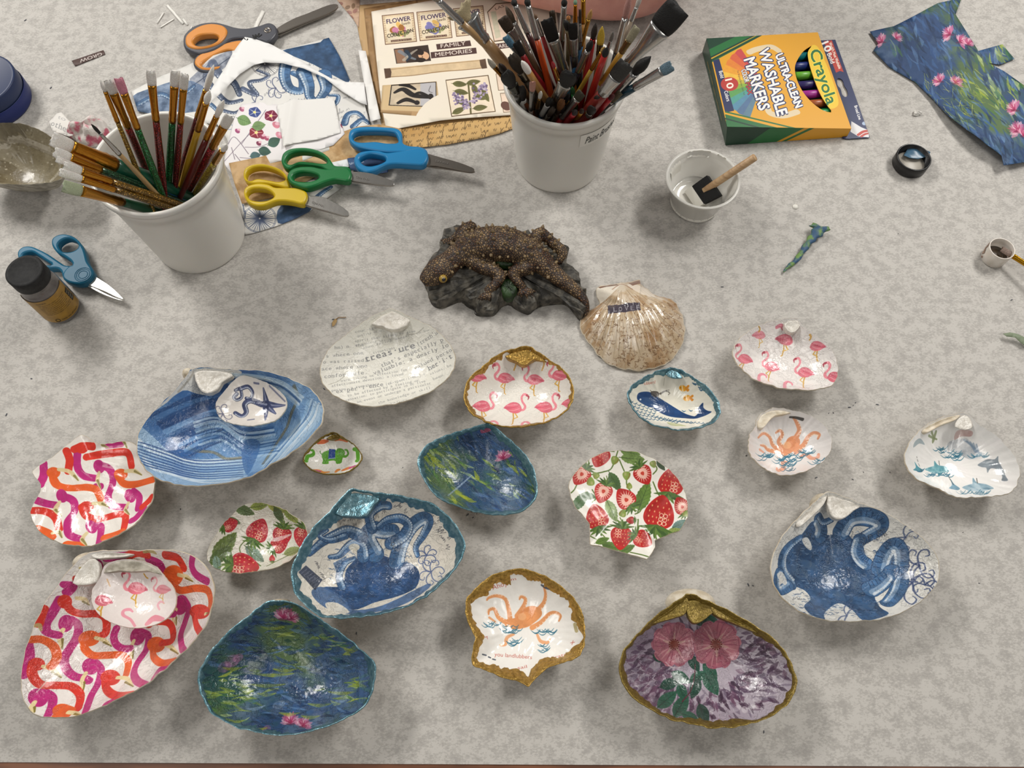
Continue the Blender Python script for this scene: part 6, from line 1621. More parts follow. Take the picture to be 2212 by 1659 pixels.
RBR = [
 # seen in one close-up of the photograph (X4) or another (X3)
 (4, (2030, 80), (1805, 335), (1430, 760), (1270, 940), 54, '0c0b0b', SF, '2a2420', 'flat', 'largest black flat brush with wide silver ferrule reaching to the upper right'),
 (4, (1690, 675), (1500, 865), (1235, 1120), (1090, 1270), 24, '0d0c0b', SF, 'a01c24', 'round', 'black oval brush with long clear silver ferrule and red handle at right'),
 (4, (1940, 785), (1820, 840), (1500, 1030), (1330, 1140), 23, '6f8c9c', SF, '103a4a', 'flat', 'dark teal brush with dusty blue bristles leaning furthest right'),
 (4, (1400, 760), (1270, 935), (1130, 1110), (1020, 1240), 34, '3a3836', SF, '7a2a24', 'flat', 'broad grey-black bristle brush below the large black flat brush'),
 (4, (1530, 325), (1445, 500), (1370, 645), (980, 1200), 17, 'a09a80', '7a6440', 'b98a2e', 'flat', 'mustard yellow-handled brush with olive bristles', (1090, 1010), '8c8a98'),
 (4, (1450, -70), (1390, 215), (1295, 640), (1220, 880), 14, 'b08078', SF, '16120f', 'round', 'tall pinkish round brush with black handle in front of the arm'),
 (4, (1590, -90), (1500, 80), (1430, 240), (1310, 620), 10, 'b8b0a8', SF, '8a7a68', 'round', 'tall thin silver brush just right of the pinkish one'),
 (4, (1110, 320), (1120, 530), (1092, 660), (1040, 900), 15, 'd8b43a', '5a5036', '7a6a48', 'angle', 'slanted brush with yellow-stained bristles'),
 (4, (1035, 275), (1010, 462), (1000, 510), (930, 850), 13, '2c1c14', 'a02a2c', 'a01f22', 'round', 'dark brown bushy brush with red handle left of the yellow-stained one'),
 (4, (990, 485), (945, 600), (830, 855), (720, 1080), 14, '0e0c0c', SF, '1a1c30', 'round', 'short black brush with ringed silver ferrule and navy handle'),
 (4, (1172, 565), (1150, 680), (1140, 700), (960, 1180), 14, '100c0b', '', 'a8261f', 'round', 'black-tipped brush on a bright red handle near the yellow handle'),
 (4, (1140, 560), (1110, 630), (990, 830), (850, 1060), 9, 'b08c4c', GF, 'b08c34', 'round', 'thin gold-ferruled brush with ochre handle'),
 (4, (758, 285), (780, 462), (790, 660), (795, 880), 19, '0c0b0b', SF, '221d1a', 'flat', 'upright black flat brush at the middle of the bucket'),
 (4, (675, 250), (700, 355), (745, 655), (785, 900), 11, '15130f', 'a89c80', '1a2a40', 'mop', 'scruffy black-tipped brush beside the upright black flat one'),
 (4, (445, 235), (510, 485), (650, 860), (720, 1020), 27, '0c0a0a', 'c0beb8', '30241c', 'flat', 'wide black brush with curved shiny ferrule left of centre'),
 (4, (660, -10), (650, 65), (622, 475), (612, 780), 13, '0c0b0b', SF, '3a1c12', 'round', 'tall upright brush with silver ferrule and dark brown handle'),
 (4, (790, -10), (788, 55), (780, 280), (785, 600), 8, '8ab090', 'b0701c', 'b06a1c', 'round', 'amber brush with mint green tip at the top'),
 (4, (885, -80), (884, 0), (890, 275), (880, 600), 11, '9a7a3a', 'b0802c', '9a6a22', 'round', 'tall gold brush running out of the top of the picture'),
 (4, (982, 115), (952, 232), (862, 545), (768, 880), 10, 'b88a4c', 'b0883c', '1f5a80', 'angle', 'blue-handled brush with a tiny tan tip'),
 (4, (508, 138), (555, 270), (580, 480), (605, 720), 12, '40301c', 'a09484', '5a4a38', 'flat', 'worn brown-bristled brush left of the tall dark brown one'),
 (4, (707, 190), (702, 235), (698, 420), (705, 680), 9, 'b87840', '8a7a5a', '7a6a4a', 'round', 'small brush with a rusty orange tip'),
 (4, (846, 118), (848, 270), (852, 500), (850, 740), 6, '3a2820', '9a9a98', '2a2c30', 'flat', 'narrow dark brush between the gold and mint ones'),
 (4, (203, -30), (212, 70), (318, 475), (490, 1080), 13, '0e0c0b', SF, 'c04a18', 'round', 'bright orange-handled brush with ringed silver ferrule'),
 (4, (40, -10), (70, 60), (235, 390), (420, 840), 13, '0e0c0b', SF, '4a1a18', 'round', 'black brush with dark maroon handle left of the orange one'),
 (4, (305, 165), (335, 215), (385, 430), (520, 800), 8, '8a6a50', 'a8a4a0', '8a1a1c', 'round', 'slim crimson-handled brush right of the orange one'),
 (4, (150, 730), (205, 885), (215, 900), (420, 1160), 15, 'dcd8d0', '', 'b0824a', 'swab', 'white foam dabber on a tan wooden handle'),
 (4, (512, 735), (538, 812), (600, 985), (650, 1120), 8, 'a02028', GF, '7a6030', 'round', 'small brush with red paint dried on the tip'),
 (4, (735, 870), (650, 1010), (600, 1110), (540, 1230), 34, '0c0b0a', 'c8c6c0', '3a2a1c', 'mop', 'fat black mop brush in the very centre of the bucket'),
 (4, (1242, 380), (1215, 480), (1180, 570), (1090, 920), 8, '807c76', SF, 'a89880', 'angle', 'grey-tipped brush with a beige handle behind the red one'),
 (4, (755, 1040), (765, 1120), (768, 1130), (780, 1260), 9, '1f6a34', '', '2a7a3c', 'swab', 'stubby bright green handle poking up in the centre'),
 (4, (870, 1105), (830, 1200), (630, 1400), (585, 1455), 20, '4a4636', 'c4c2bc', '9a1c24', 'flat', 'square olive-bristled brush with silver ferrule at the front rim'),
 (4, (660, 1260), (590, 1330), (505, 1425), (480, 1455), 13, '1a1614', 'd4d2cc', 'c8c4bc', 'round', 'dark-tipped brush with white ferrule at the front rim'),
 (4, (500, 1175), (435, 1245), (385, 1370), (365, 1410), 14, '16130f', 'dcdad4', '2a5a78', 'mop', 'black-tipped brush with white ferrule and blue handle at the front'),
 (4, (380, 1090), (375, 1170), (340, 1290), (322, 1370), 9, 'dcd8d0', 'b58a4a', '2a241e', 'swab', 'small white swab on a tan and black stick at the front rim'),
 (4, (280, 980), (288, 1080), (265, 1310), (258, 1350), 13, 'c08878', '6a6660', '8a7a70', 'flat', 'paint-spattered grey brush with pink bristles near the left front'),
 (4, (145, 1040), (192, 1190), (178, 1280), (172, 1310), 18, '15110e', 'dad8d2', 'b8b4ac', 'mop', 'bushy black brush with white ferrule at the left front rim'),
 (4, (535, 1290), (470, 1385), (440, 1420), (425, 1440), 12, '3a2a1a', 'b8b4a8', 'a8a498', 'mop', 'brown-bristled stub between white ferrules at the front'),
 (4, (800, 1325), (765, 1350), (760, 1356), (690, 1455), 13, '2a1c1a', '', 'a01c26', 'round', 'red-handled brush with a black tip sunk at the front'),
 (4, (880, 1310), (850, 1335), (845, 1345), (785, 1445), 11, '3a2418', '', 'c08820', 'round', 'wavy yellow-handled brush sunk at the front'),
 (4, (1010, 1280), (955, 1355), (900, 1420), (880, 1440), 19, '20140f', 'c8c6c0', '8a8070', 'mop', 'dark brown fluffy brush with pale ferrule at the front right'),
 (4, (1070, 1150), (1020, 1250), (985, 1360), (970, 1420), 17, '2c221a', 'a4a09a', '7a7870', 'mop', 'scrubby brown brush leaning over the front right rim'),
 (4, (1330, 1105), (1215, 1205), (1050, 1380), (1020, 1405), 13, '6a644c', 'c4c2be', '9a9890', 'flat', 'olive-tipped brush with long silver ferrule at the right rim'),
 (4, (1250, 1130), (1205, 1180), (1195, 1190), (1080, 1320), 12, '5a1a1a', '', 'a41c24', 'swab', 'plain red handle lying at the right rim'),
 (4, (640, 1200), (600, 1310), (585, 1340), (540, 1420), 15, '7a4a1a', '5a4a38', '3a2c20', 'mop', 'rusty brown tuft brush left of the square olive one'),
 (4, (690, 1120), (640, 1240), (600, 1300), (560, 1400), 17, '14141c', '3a3a44', '1a1a28', 'mop', 'navy-black tuft brush below the fat mop'),
 (3, (330, 70), (388, 160), (530, 305), (790, 640), 58, 'b8a884', SF, 'a8845a', 'fan', 'fan brush with splayed cream bristles at upper left'),
 (3, (100, -60), (160, 10), (335, 190), (860, 660), 15, 'a89c8a', SF, 'a8875c', 'round', 'long bare wood brush with silver ferrule leaning far left'),
 (3, (660, 140), (705, 240), (770, 320), (880, 480), 23, '3a2814', '8a8078', '4a3a28', 'flat', 'ragged brown flat brush right of the fan brush'),
 (3, (685, 45), (750, 170), (860, 390), (930, 540), 13, '50402c', SF, '5a4434', 'round', 'pointed olive-brown brush with long silver ferrule'),
 (3, (685, 285), (725, 365), (810, 440), (960, 640), 15, '5f90ac', 'a0a6a8', 'a02030', 'flat', 'light blue-tipped brush with crimson handle'),
 (3, (765, 325), (820, 430), (840, 460), (930, 640), 17, '0e0c0b', '', '8a1a20', 'flat', 'stiff black-bristled brush next to the light blue tip'),
 (3, (730, 430), (800, 560), (840, 610), (900, 700), 24, '3c3226', '7a7468', '4a4236', 'mop', 'soft olive-brown round brush near the left rim'),
 (3, (680, 560), (735, 660), (760, 700), (800, 760), 28, '12110e', '4a4a44', '2a2620', 'mop', 'wide black bristle brush hanging over the left rim'),
 (3, (548, 455), (605, 510), (680, 590), (770, 720), 12, 'b8b0a0', 'a8742c', '6a3a20', 'angle', 'small gold-ferruled brush with grey-white tip leaning out left'),
 (3, (635, 490), (690, 560), (720, 600), (790, 710), 15, '2a1a12', '6a4a28', '4a2c1a', 'round', 'dark brown tufted brush beside the small gold-ferruled one'),
]
for row in RBR:
    fn = X4 if row[0] == 4 else X3
    T, FS, FE, E_ = [fn(p) for p in row[1:5]]
    wpx, bc, fc, hc, shp, lb = row[5:11]
    tl = (fn(row[11]), row[12]) if len(row) > 11 else None
    front = row[0] == 4 and row[1][1] > 1000
    t3, b3 = solve(BR, T, E_, .13, (BH + .008, BH + .024)) if front else solve(BR, T, E_, .17)
    brush(lb, t3, b3, FS, FE, wpx, bc, fc, hc, flat=shp in ('flat', 'angle', 'fan', 'mop'), shape=shp, group='brushes in the middle bucket', tail=tl)

# ------------------------------------------------------------------ scissors
STEEL = mat('scissor_steel', 'a8a5a0', .26, .9, bump=.08, bscale=300)
STEELB = mat('scissor_steel_warm', '8f8880', .3, .85, bump=.08, bscale=300)
STEELW = mat('steel_painted_reflection', 'e2e0da', .3, .5)  # near-white base colour carries the ceiling lamp's reflection on these blades
def wxy(p, z, n=6): return W(spline(p, n), z)[:, :2]
def scissors(label, base, hmat, loops, blades, pivot, pr, z0=.0, th=.0085, steel=STEEL, zb=.004, tilt=None):
    c = W(base)
    t = thing('scissors', label, 'scissors', (c[0], c[1], z0))
    for i, (out, hole, dz, m2) in enumerate(loops):
        za, zb_ = z0 + dz, z0 + dz + th
        lp = [resample(wxy(out, (za + zb_) / 2), 90)]
        if hole is not None: lp.append(resample(wxy(hole, (za + zb_) / 2), 60))
        V, F = prism(lp, za, zb_, .0017)
        part('handle_loop' if hole is not None else 'handle_grip', V, F, m2 or hmat, t, smooth=True)
    for i, bl_ in enumerate(blades):
        za = z0 + zb - i * .0016
        V, F = prism([resample(wxy(bl_, za, 3), 60)], za, za + .0014, .0004)
        part('blade', V, F, steel, t, smooth=False)
    if pivot is not None:
        z = z0 + th + (loops[0][2] if loops else 0)
        k = W(pivot, z); r = pr * mpp(pivot, z)
        V, F = lathe((k[0], k[1], z - .001), [(r, 0), (r, .0014), (r * .8, .0018), (r * .45, .0014), (r * .4, .0008), (0, .0008)], 28)
        part('pivot_screw', V, F, steel, t)
    return t
def hm(n, c, r=.36): return mat('plastic_' + n, c, r)
Y, GN, BU, TL = hm('yellow', 'c9ac14'), hm('green', '0f6e36'), hm('blue', '1878ac'), hm('teal', '0f6484', .5)
bladetxt = mat('etched_mark', '6d6964', .5)
def etch(t, body, p0, p1, h, z, col=bladetxt):
    T = text_tris(body); x = T[..., 0] / T[..., 0].max(); y = T[..., 1] / .73
    p0, p1 = np.array(p0, float), np.array(p1, float); d = p1 - p0; L = np.linalg.norm(d); up = np.array([d[1], -d[0]]) / L
    P = W(p0 + x.reshape(-1, 1) * d + y.reshape(-1, 1) * h * up, z)
    bl_ = [c for c in t.children if c.name.startswith('blade')][0]
    part('lettering', P, [(3 * i, 3 * i + 1, 3 * i + 2) for i in range(len(P) // 3)], col, bl_, smooth=False)
s = scissors('yellow-handled scissors lying on the tan parchment', Q([(800, 1120)])[0], Y,
    [(Q([(615, 1040), (622, 1000), (655, 977), (720, 968), (780, 980), (830, 1000), (862, 1030), (878, 1070), (880, 1110), (800, 1095), (740, 1085), (660, 1085), (630, 1070)]), Q([(632, 1040), (642, 1010), (680, 990), (740, 988), (800, 1005), (845, 1032), (860, 1060), (820, 1074), (760, 1065), (700, 1056), (660, 1068), (640, 1062)]), .0015, None),
     (Q([(617, 1130), (640, 1098), (700, 1082), (760, 1088), (800, 1106), (860, 1108), (930, 1110), (978, 1130), (986, 1165), (960, 1202), (900, 1192), (850, 1186), (800, 1190), (730, 1215), (670, 1210), (630, 1180)]), Q([(636, 1142), (660, 1117), (710, 1112), (760, 1122), (790, 1147), (788, 1166), (750, 1184), (700, 1187), (655, 1176)]), .0035, None)],
    [Q([(960, 1150), (1060, 1150), (1150, 1188), (1210, 1228), (1226, 1250), (1210, 1264), (1100, 1235), (960, 1192)]), Q([(960, 1170), (1100, 1210), (1200, 1245), (1224, 1256), (1205, 1268), (1100, 1242), (960, 1200)])], None, 0, z0=.004, zb=.0075)
etch(s, 'TRU RED', Q([(1082, 1196)])[0], Q([(1010, 1172)])[0], 4.5, .0132)
s = scissors('green-handled scissors between the yellow and blue pairs', Q([(1050, 1030)])[0], GN,
    [(Q([(835, 950), (845, 910), (880, 885), (940, 875), (1000, 878), (1060, 895), (1105, 925), (1130, 960), (1150, 980), (1220, 985), (1240, 1010), (1232, 1045), (1190, 1050), (1100, 1008), (1060, 986), (980, 975), (920, 977), (880, 1000), (850, 985)]), Q([(862, 960), (868, 930), (900, 905), (960, 896), (1030, 906), (1080, 930), (1103, 958), (1080, 968), (1000, 960), (940, 957), (890, 974)]), .0022, None),
     (Q([(870, 1040), (890, 1005), (940, 987), (1010, 985), (1060, 995), (1110, 1000), (1200, 990), (1238, 1010), (1242, 1045), (1220, 1070), (1150, 1062), (1090, 1076), (1040, 1096), (980, 1110), (920, 1095), (885, 1075)]), Q([(902, 1045), (917, 1026), (960, 1016), (1010, 1021), (1050, 1036), (1048, 1055), (1010, 1071), (960, 1074), (915, 1066)]), .0052, None)],
    [Q([(1215, 1008), (1330, 1010), (1420, 1035), (1480, 1060), (1489, 1075), (1475, 1088), (1380, 1078), (1220, 1050)]), Q([(1215, 1040), (1380, 1066), (1484, 1080), (1470, 1091), (1380, 1084), (1220, 1062)])], None, 0, z0=.006, zb=.009)
etch(s, 'TRU RED', Q([(1345, 1040)])[0], Q([(1265, 1024)])[0], 4.5, .0168)
s = scissors('light blue scissors, rightmost of the three by the parchment', Q([(1500, 920)])[0], BU,
    [(Q([(1225, 810), (1235, 775), (1270, 758), (1340, 752), (1420, 755), (1500, 762), (1535, 790), (1540, 845), (1580, 865), (1640, 870), (1680, 890), (1682, 930), (1640, 940), (1560, 906), (1450, 902), (1340, 887), (1270, 870), (1235, 842)]), Q([(1250, 815), (1260, 792), (1300, 780), (1400, 778), (1485, 786), (1508, 810), (1510, 846), (1450, 850), (1380, 841), (1300, 845), (1262, 836)]), .002, None),
     (Q([(1258, 935), (1285, 905), (1340, 893), (1400, 894), (1450, 905), (1530, 895), (1600, 880), (1655, 880), (1685, 910), (1686, 945), (1660, 976), (1600, 976), (1500, 971), (1440, 980), (1380, 1010), (1330, 1019), (1285, 1002), (1262, 972)]), Q([(1290, 945), (1308, 926), (1350, 913), (1400, 919), (1438, 932), (1438, 954), (1400, 973), (1350, 983), (1312, 974)]), .005, None)],
    [Q([(1660, 900), (1770, 925), (1860, 950), (1940, 980), (1956, 994), (1940, 1008), (1850, 992), (1740, 972), (1660, 962)]), Q([(1660, 955), (1800, 985), (1950, 999), (1938, 1012), (1850, 1000), (1660, 972)])], Q([(1622, 912)])[0], 9, z0=.004, steel=STEELB, zb=.008)
etch(s, 'FISKARS', Q([(1805, 945)])[0], Q([(1728, 930)])[0], 4.5, .0139)
OG, GY = hm('orange_grip', 'd48a3c'), hm('grey_handle', '4a4b52')
hl = Q1([(1252, 285), (1270, 257), (1310, 240), (1380, 236), (1415, 250), (1410, 280), (1370, 304), (1310, 317), (1268, 309)])
hl2 = Q1([(1310, 425), (1400, 370), (1480, 340), (1520, 360), (1480, 420), (1400, 445), (1330, 450)])
s = scissors('large scissors with grey and orange handles behind the white cutout', Q1([(1500, 240)])[0], GY,
    [(Q1([(1190, 285), (1200, 240), (1250, 192), (1320, 166), (1400, 162), (1460, 175), (1530, 195), (1600, 200), (1680, 183), (1740, 164), (1785, 185), (1792, 235), (1740, 285), (1670, 272), (1590, 262), (1500, 272), (1440, 312), (1380, 345), (1300, 364), (1240, 350), (1200, 325)]), hl, .0022, None),
     (Q1([(1203, 285), (1215, 240), (1280, 192), (1360, 170), (1440, 180), (1474, 212), (1462, 256), (1420, 298), (1350, 324), (1275, 332), (1222, 318)]), inset(hl, .5), .0036, OG),
     (Q1([(1255, 415), (1285, 368), (1380, 318), (1480, 282), (1580, 268), (1660, 250), (1720, 262), (1690, 300), (1600, 330), (1560, 420), (1450, 470), (1330, 480), (1270, 455)]), hl2, .0002, None),
     (Q1([(1262, 415), (1292, 372), (1400, 318), (1500, 286), (1570, 280), (1560, 330), (1530, 400), (1440, 455), (1335, 468), (1280, 448)]), hl2, .0012, OG)],
    [Q1([(1780, 196), (1890, 130), (1980, 95), (2120, 40), (2178, 34), (2176, 58), (2100, 100), (1950, 160), (1790, 225)]), Q1([(1780, 215), (1950, 148), (2110, 85), (2182, 45), (2170, 70), (2100, 108), (1950, 170), (1790, 240)])], Q1([(1727, 195)])[0], 8, steel=STEELB, th=.0078, zb=.005)
for p in ([(1575, 245), (1590, 262), (1600, 250)], [(1632, 225), (1640, 250), (1650, 222), (1655, 245)], [(1660, 235), (1672, 215), (1668, 238), (1690, 222)]):
    q = W(spline(Q1(p), 6, False), .0103); V, F = sweep(q, .0006, .0002, 6); part('ink_mark', V, F, mat('ink_black', '151515', .6), s)
X6 = cropmap(7.541, 0, 500)
s = scissors('teal scissors with open steel blades beside the black-capped jar', X6([(1300, 650)])[0], TL,
    [(X6([(320, 410), (350, 330), (430, 282), (540, 278), (640, 315), (800, 395), (950, 495), (1080, 580), (1180, 605), (1200, 720), (1060, 770), (1030, 690), (960, 640), (800, 640), (640, 620), (480, 600), (360, 520)]), X6([(400, 430), (450, 385), (560, 372), (680, 440), (800, 520), (880, 575), (760, 580), (560, 550), (430, 500)]), .0004, None),
     (X6([(870, 215), (890, 150), (960, 100), (1060, 80), (1170, 95), (1260, 140), (1340, 220), (1400, 320), (1432, 420), (1462, 530), (1540, 650), (1562, 745), (1480, 850), (1350, 892), (1200, 880), (1085, 830), (1050, 760), (1080, 680), (1160, 600), (1215, 580), (1180, 515), (1080, 445), (960, 375), (890, 285)]), X6([(985, 262), (1030, 192), (1130, 152), (1230, 177), (1298, 232), (1300, 300), (1230, 354), (1120, 374), (1030, 350)]), .004, None)],
    [X6([(1480, 760), (1550, 740), (1640, 790), (1780, 880), (1900, 980), (1980, 1060), (2016, 1100), (2010, 1118), (1900, 1078), (1700, 980), (1450, 872)]), X6([(1440, 870), (1500, 895), (1700, 1005), (1900, 1095), (2008, 1122), (2000, 1140), (1880, 1110), (1650, 1020), (1440, 900)])], X6([(1350, 700)])[0], 7, steel=STEELW, zb=.0075)
for r0 in (9.5, 14, 17.5):
    k = W(X6([(1350, 700)])[0], .0127); m_ = mpp(X6([(1350, 700)])[0], .0127); a = np.linspace(0, 2 * PI, 41)
    V, F = sweep(np.c_[k[0] + np.cos(a) * r0 * m_, k[1] + np.sin(a) * r0 * m_, np.full(41, .0125)], .0004, None, 6, cap=False); part('pivot_ring', V, F, TL, s)

# ------------------------------------------------------------------ glass paint jar with black cap
def jar():
    base = W(X6([(1010, 1285)])[0])
    hz = .068
    for z in np.linspace(.04, .1, 200):     # cap top stands right above the base
        q = W((54.4, 582), z)
        if (q - base)[0] ** 2 + (q - base)[1] ** 2 < (W((54.4, 582), hz) - base)[0] ** 2 + (W((54.4, 582), hz) - base)[1] ** 2: hz = z
    ct = W((54.4, 582), hz); base = np.array([(base[0] + ct[0]) / 2, (base[1] + ct[1]) / 2, 0])
    rc = 40.5 * mpp((54.4, 582), hz); rb = rc * 1.06
    t = thing('paint_jar', 'round jar with black screw cap and tan label beside the teal scissors', 'jar', base)
    V, F = lathe(base, [(0, .001), (rb - .003, .0005), (rb - .0008, .002), (rb, .005), (rb, hz * .62), (rb - .001, hz * .67), (rb - .0035, hz * .71), (rc * .86, hz * .735), (rc * .86, hz * .8)], 56)
    part('jar_body', V, F, mat('grey_filled_plastic', '77716e', .22, coat=.5, col2='655f5d', nscale=90), t)
    V, F = lathe(base, [(rc * .84, hz * .765), (rc * .88, hz * .775), (rc * .84, hz * .785)], 40); part('thread_ring', V, F, mat('grey_filled_plastic'), t)
    V, F = lathe(base, [(rc * .9, hz * .8), (rc, hz * .8), (rc, hz - .001), (rc - .0012, hz), (rc - .003, hz), (rc - .0034, hz - .0004), (0, hz - .0004)], 56)
    part('screw_cap', V, F, mat('black_cap', '1a1a1b', .75, col2='262626', nscale=300, bump=.3, bscale=1500), t)
    a0, a1 = math.radians(-150), math.radians(22)
    n, zA, zB = 40, hz * .1, hz * .63
    def pt(a, z, d=.0004): return np.array([base[0] + (rb + d) * math.cos(a), base[1] + (rb + d) * math.sin(a), z])
    V = [pt(a0 + (a1 - a0) * j / n, z) for z in (zA, (zA + zB) / 2, zB) for j in range(n + 1)]
    pl = part('paper_label', V, grid_faces(3, n + 1, wrap=False), mat('jar_label', 'a8802c', .4, col2='99742a', nscale=120), t)
    def lett(body, u0, u1, v0, h, m):
        T = text_tris(body); x = T[..., 0] / T[..., 0].max(); y = T[..., 1] / .73
        P = [pt(a0 + (a1 - a0) * (u0 + (u1 - u0) * a), zA + (zB - zA) * (v0 + h * b), .0007) for a, b in zip(x.ravel(), y.ravel())]
        part('label_lettering', P, [(3 * i, 3 * i + 1, 3 * i + 2) for i in range(len(P) // 3)], m, pl, smooth=False)
    INK = mat('ink_black', '151515', .6); 
    rr = random.Random(4)
    for i in range(8): lett(' '.join(''.join(rr.choice('aeinorstlmcd') for _ in range(rr.randint(2, 8))) for _ in range(6)), .34, .84 - .03 * (i % 3), .8 - i * .062, .035, INK)
    lett('WARNING', .34, .5, .88, .045, INK); lett('keep out of reach', .5, .84, .06, .05, INK)
    a = np.linspace(0, 2 * PI, 24)
    V, F = sweep([pt(a0 + (a1 - a0) * (.43 + .035 * math.cos(k)), zA + (zB - zA) * (.085 + .06 * math.sin(k)), .0006) for k in a], .0002, None, 5, cap=False); part('label_seal', V, F, INK, pl)
    V = [pt(a0 + (a1 - a0) * u, zA + (zB - zA) * v, .0006) for v in (.3, .72) for u in np.linspace(.87, .97, 6)]
    part('label_block', V, grid_faces(2, 6, wrap=False), mat('label_dark', '1f1c1a', .5), pl)
    for i in range(4): lett('ION-50'[: 6 - i % 2], .88, .96, .62 - .09 * i, .05, mat('label_cream', 'b9ae98', .5))
jar()

# ------------------------------------------------------------------ marker box
X7 = cropmap(3.0219, 1480, 30)
def carton():
    bl_b, tl_b, br_b = W(X7([(290, 869)])[0]), W(X7([(116, 218)])[0]), W(X7([(1078, 817)])[0])
    def zfor(pt, b):
        zz = np.linspace(.002, .05, 200); return zz[np.argmin([np.hypot(*(W(pt, z) - b)[:2]) for z in zz])]
    tl, tr, brr, bl2 = X7([(140, 160), (866, 120), (1086, 747), (274, 737)])
    zl, zr = zfor(bl2, bl_b), zfor(brr, br_b)
    T4 = np.array([W(tl, zl), W(tr, zr), W(brr, zr), W(bl2, zl)])
    B4 = T4.copy(); B4[:, 2] = .0006
    B4[0, :2] = .5 * (T4[0, :2] + tl_b[:2]); B4[3, :2] = .5 * (T4[3, :2] + bl_b[:2])
    base = (*T4[:, :2].mean(0), 0)
    n = np.cross(T4[1] - T4[0], T4[3] - T4[0]); d = T4[0] @ n
    ztop = lambda x, y: (d - n[0] * x - n[1] * y) / n[2]
    def tfz(p):
        z = np.full(len(p), (zl + zr) / 2)
        for _ in range(4): q = W(p, z); z = ztop(q[:, 0], q[:, 1])
        return W(p, z)
    t = thing('marker_box', 'yellow and green cardboard box of ten washable markers', 'box', base)
    lo, hi = T4.min(0) - .004, T4.max(0) + .004
    cv = Canvas('marker_box_print', lo, hi, tfz, 'dd9d1c', 5200)
    YL, G1, G2, NV = 'dd9d1c', '1f6a34', '0f3a26', '1e2a5c'
    cv.poly(X7([(120, 130), (520, 130), (170, 310), (150, 260)]), G1); cv.poly(X7([(130, 140), (330, 148), (150, 235)]), G2)
    for i in range(3): cv.stroke(X7([(420 + 36 * i, 140 - i), (165 + 4 * i, 268 + 20 * i)]), 4.5, [G1, 'dd9d1c', G1][i] if i != 1 else YL, smooth=0)
    for i in range(2): cv.stroke(X7([(455 + 40 * i, 138), (170 + 5 * i, 282 + 20 * i)]), 3.2, G2, smooth=0)
    o = np.array([505., 440.])
    cols = ['c23a4a', 'd2553a', 'dd7a2c', 'e59a28', 'e9b83a', 'b8b43a', '7fae3c', '4a9a58', '3a9a9a', '3a86b8', '3a6aa8', '4a7aa0']
    angs = np.linspace(-122, -252, 13)
    for i, c in enumerate(cols):
        a, b = np.radians(angs[i]), np.radians(angs[i + 1])
        rad = 265
        cv.poly(X7([o, o + rad * np.array([math.cos(a), math.sin(a)]) * [1, .95], o + rad * np.array([math.cos((a + b) / 2), math.sin((a + b) / 2)]) * [1.02, .97], o + rad * np.array([math.cos(b), math.sin(b)]) * [1, .95]]), c, .9, var=.05)
    cv.poly(X7([(182, 305), (222, 292), (320, 632), (262, 645)]), NV)
    cv.ell(X7([(290, 458)])[0], 19, 15, 0, 'b8342c'); q = X7([(252, 432), (318, 492)]); q = X7([(262, 430), (276, 490)])
    cv.text("10", q[0], q[1], 15, 'efe6d6', bold=.6)
    for s, a, b in (("Bold", (220, 376), (232, 420)), ("Colors", (254, 506), (272, 572))): q = X7([a, b]); cv.text(s, q[0], q[1], 8.5, 'e9e6e0', bold=.2)
    for p in ([(420, 250), (470, 230), (560, 215), (610, 240)], [(540, 620), (560, 650), (640, 665), (730, 640)]): cv.stroke(X7(p), 12, 'd9d9dc', .7)
    for s, a, b, h in (("ULTRA-CLEAN", (590, 272), (722, 615), 17), ("WASHABLE", (478, 238), (604, 668), 24), ("MARKERS", (384, 300), (486, 632), 25)):
        q = X7([a, b]); cv.text(s, q[0], q[1], h, '232c5e', bold=3.2); cv.text(s, q[0], q[1], h, 'e9e8e6', bold=.9)
    for s, a, b, c in (("COLOR", (366, 368), (390, 448), 'f0ece6'), ("MAX", (394, 452), (412, 528), 'c23a34')): q = X7([a, b]); cv.text(s, q[0], q[1], 11, '2a2c50', bold=1.2); cv.text(s, q[0], q[1], 11, c, bold=.4)
    q = X7([(338, 370), (382, 530)]); cv.text("Our Brightest Boldest Colors Yet!", q[0], q[1], 4, '4a2a30', .9)
    # green corner at the near end with stripes
    cv.poly(X7([(262, 655), (800, 800), (620, 850), (280, 850)]), G1); cv.poly(X7([(275, 735), (560, 820), (470, 850), (285, 850)]), G2)
    for i in range(3): cv.stroke(X7([(266, 640 + 22 * i), (700 + 60 - 30 * i, 758 + 22 * i)]), 3.4, [G1, G1, G2][i], smooth=0)
    cv.ell(X7([(325, 787)])[0], 2.4, 2.4, 0, '9aa89a')
    # logo band over the window
    cv.poly(X7([(830, 205), (800, 255), (812, 330), (850, 440), (900, 560), (930, 615), (985, 610), (1000, 560), (950, 400), (900, 280), (865, 215)]), 'e9c02c', smooth=4)
    q = X7([(812, 246), (928, 596)]); cv.text("Crayola", q[0], q[1], 25, 'ecd23a', bold=2.6); cv.text("Crayola", q[0], q[1], 25, '1d6a38', bold=.7)
    m = mat('carton_print', rough=.35, img=cv.image(), coat=.2)
    win = X7([(826, 208), (770, 245), (728, 310), (716, 360), (730, 430), (770, 510), (830, 580), (900, 630), (960, 642), (930, 600), (880, 520), (840, 420), (812, 330), (800, 255), (815, 225)])
    wq = resample(tfz(spline(win, 4))[:, :2], 50)
    lp = [T4[:, :2], wq]
    v, f = cdt([np.vstack([np.linspace(a, b, 10, endpoint=False) for a, b in zip(lp[0], np.roll(lp[0], -1, 0))]), wq], holes=True)
    V = np.c_[v, ztop(v[:, 0], v[:, 1])]; nn = len(V)
    V = np.vstack([V, V - [0, 0, .0005]])
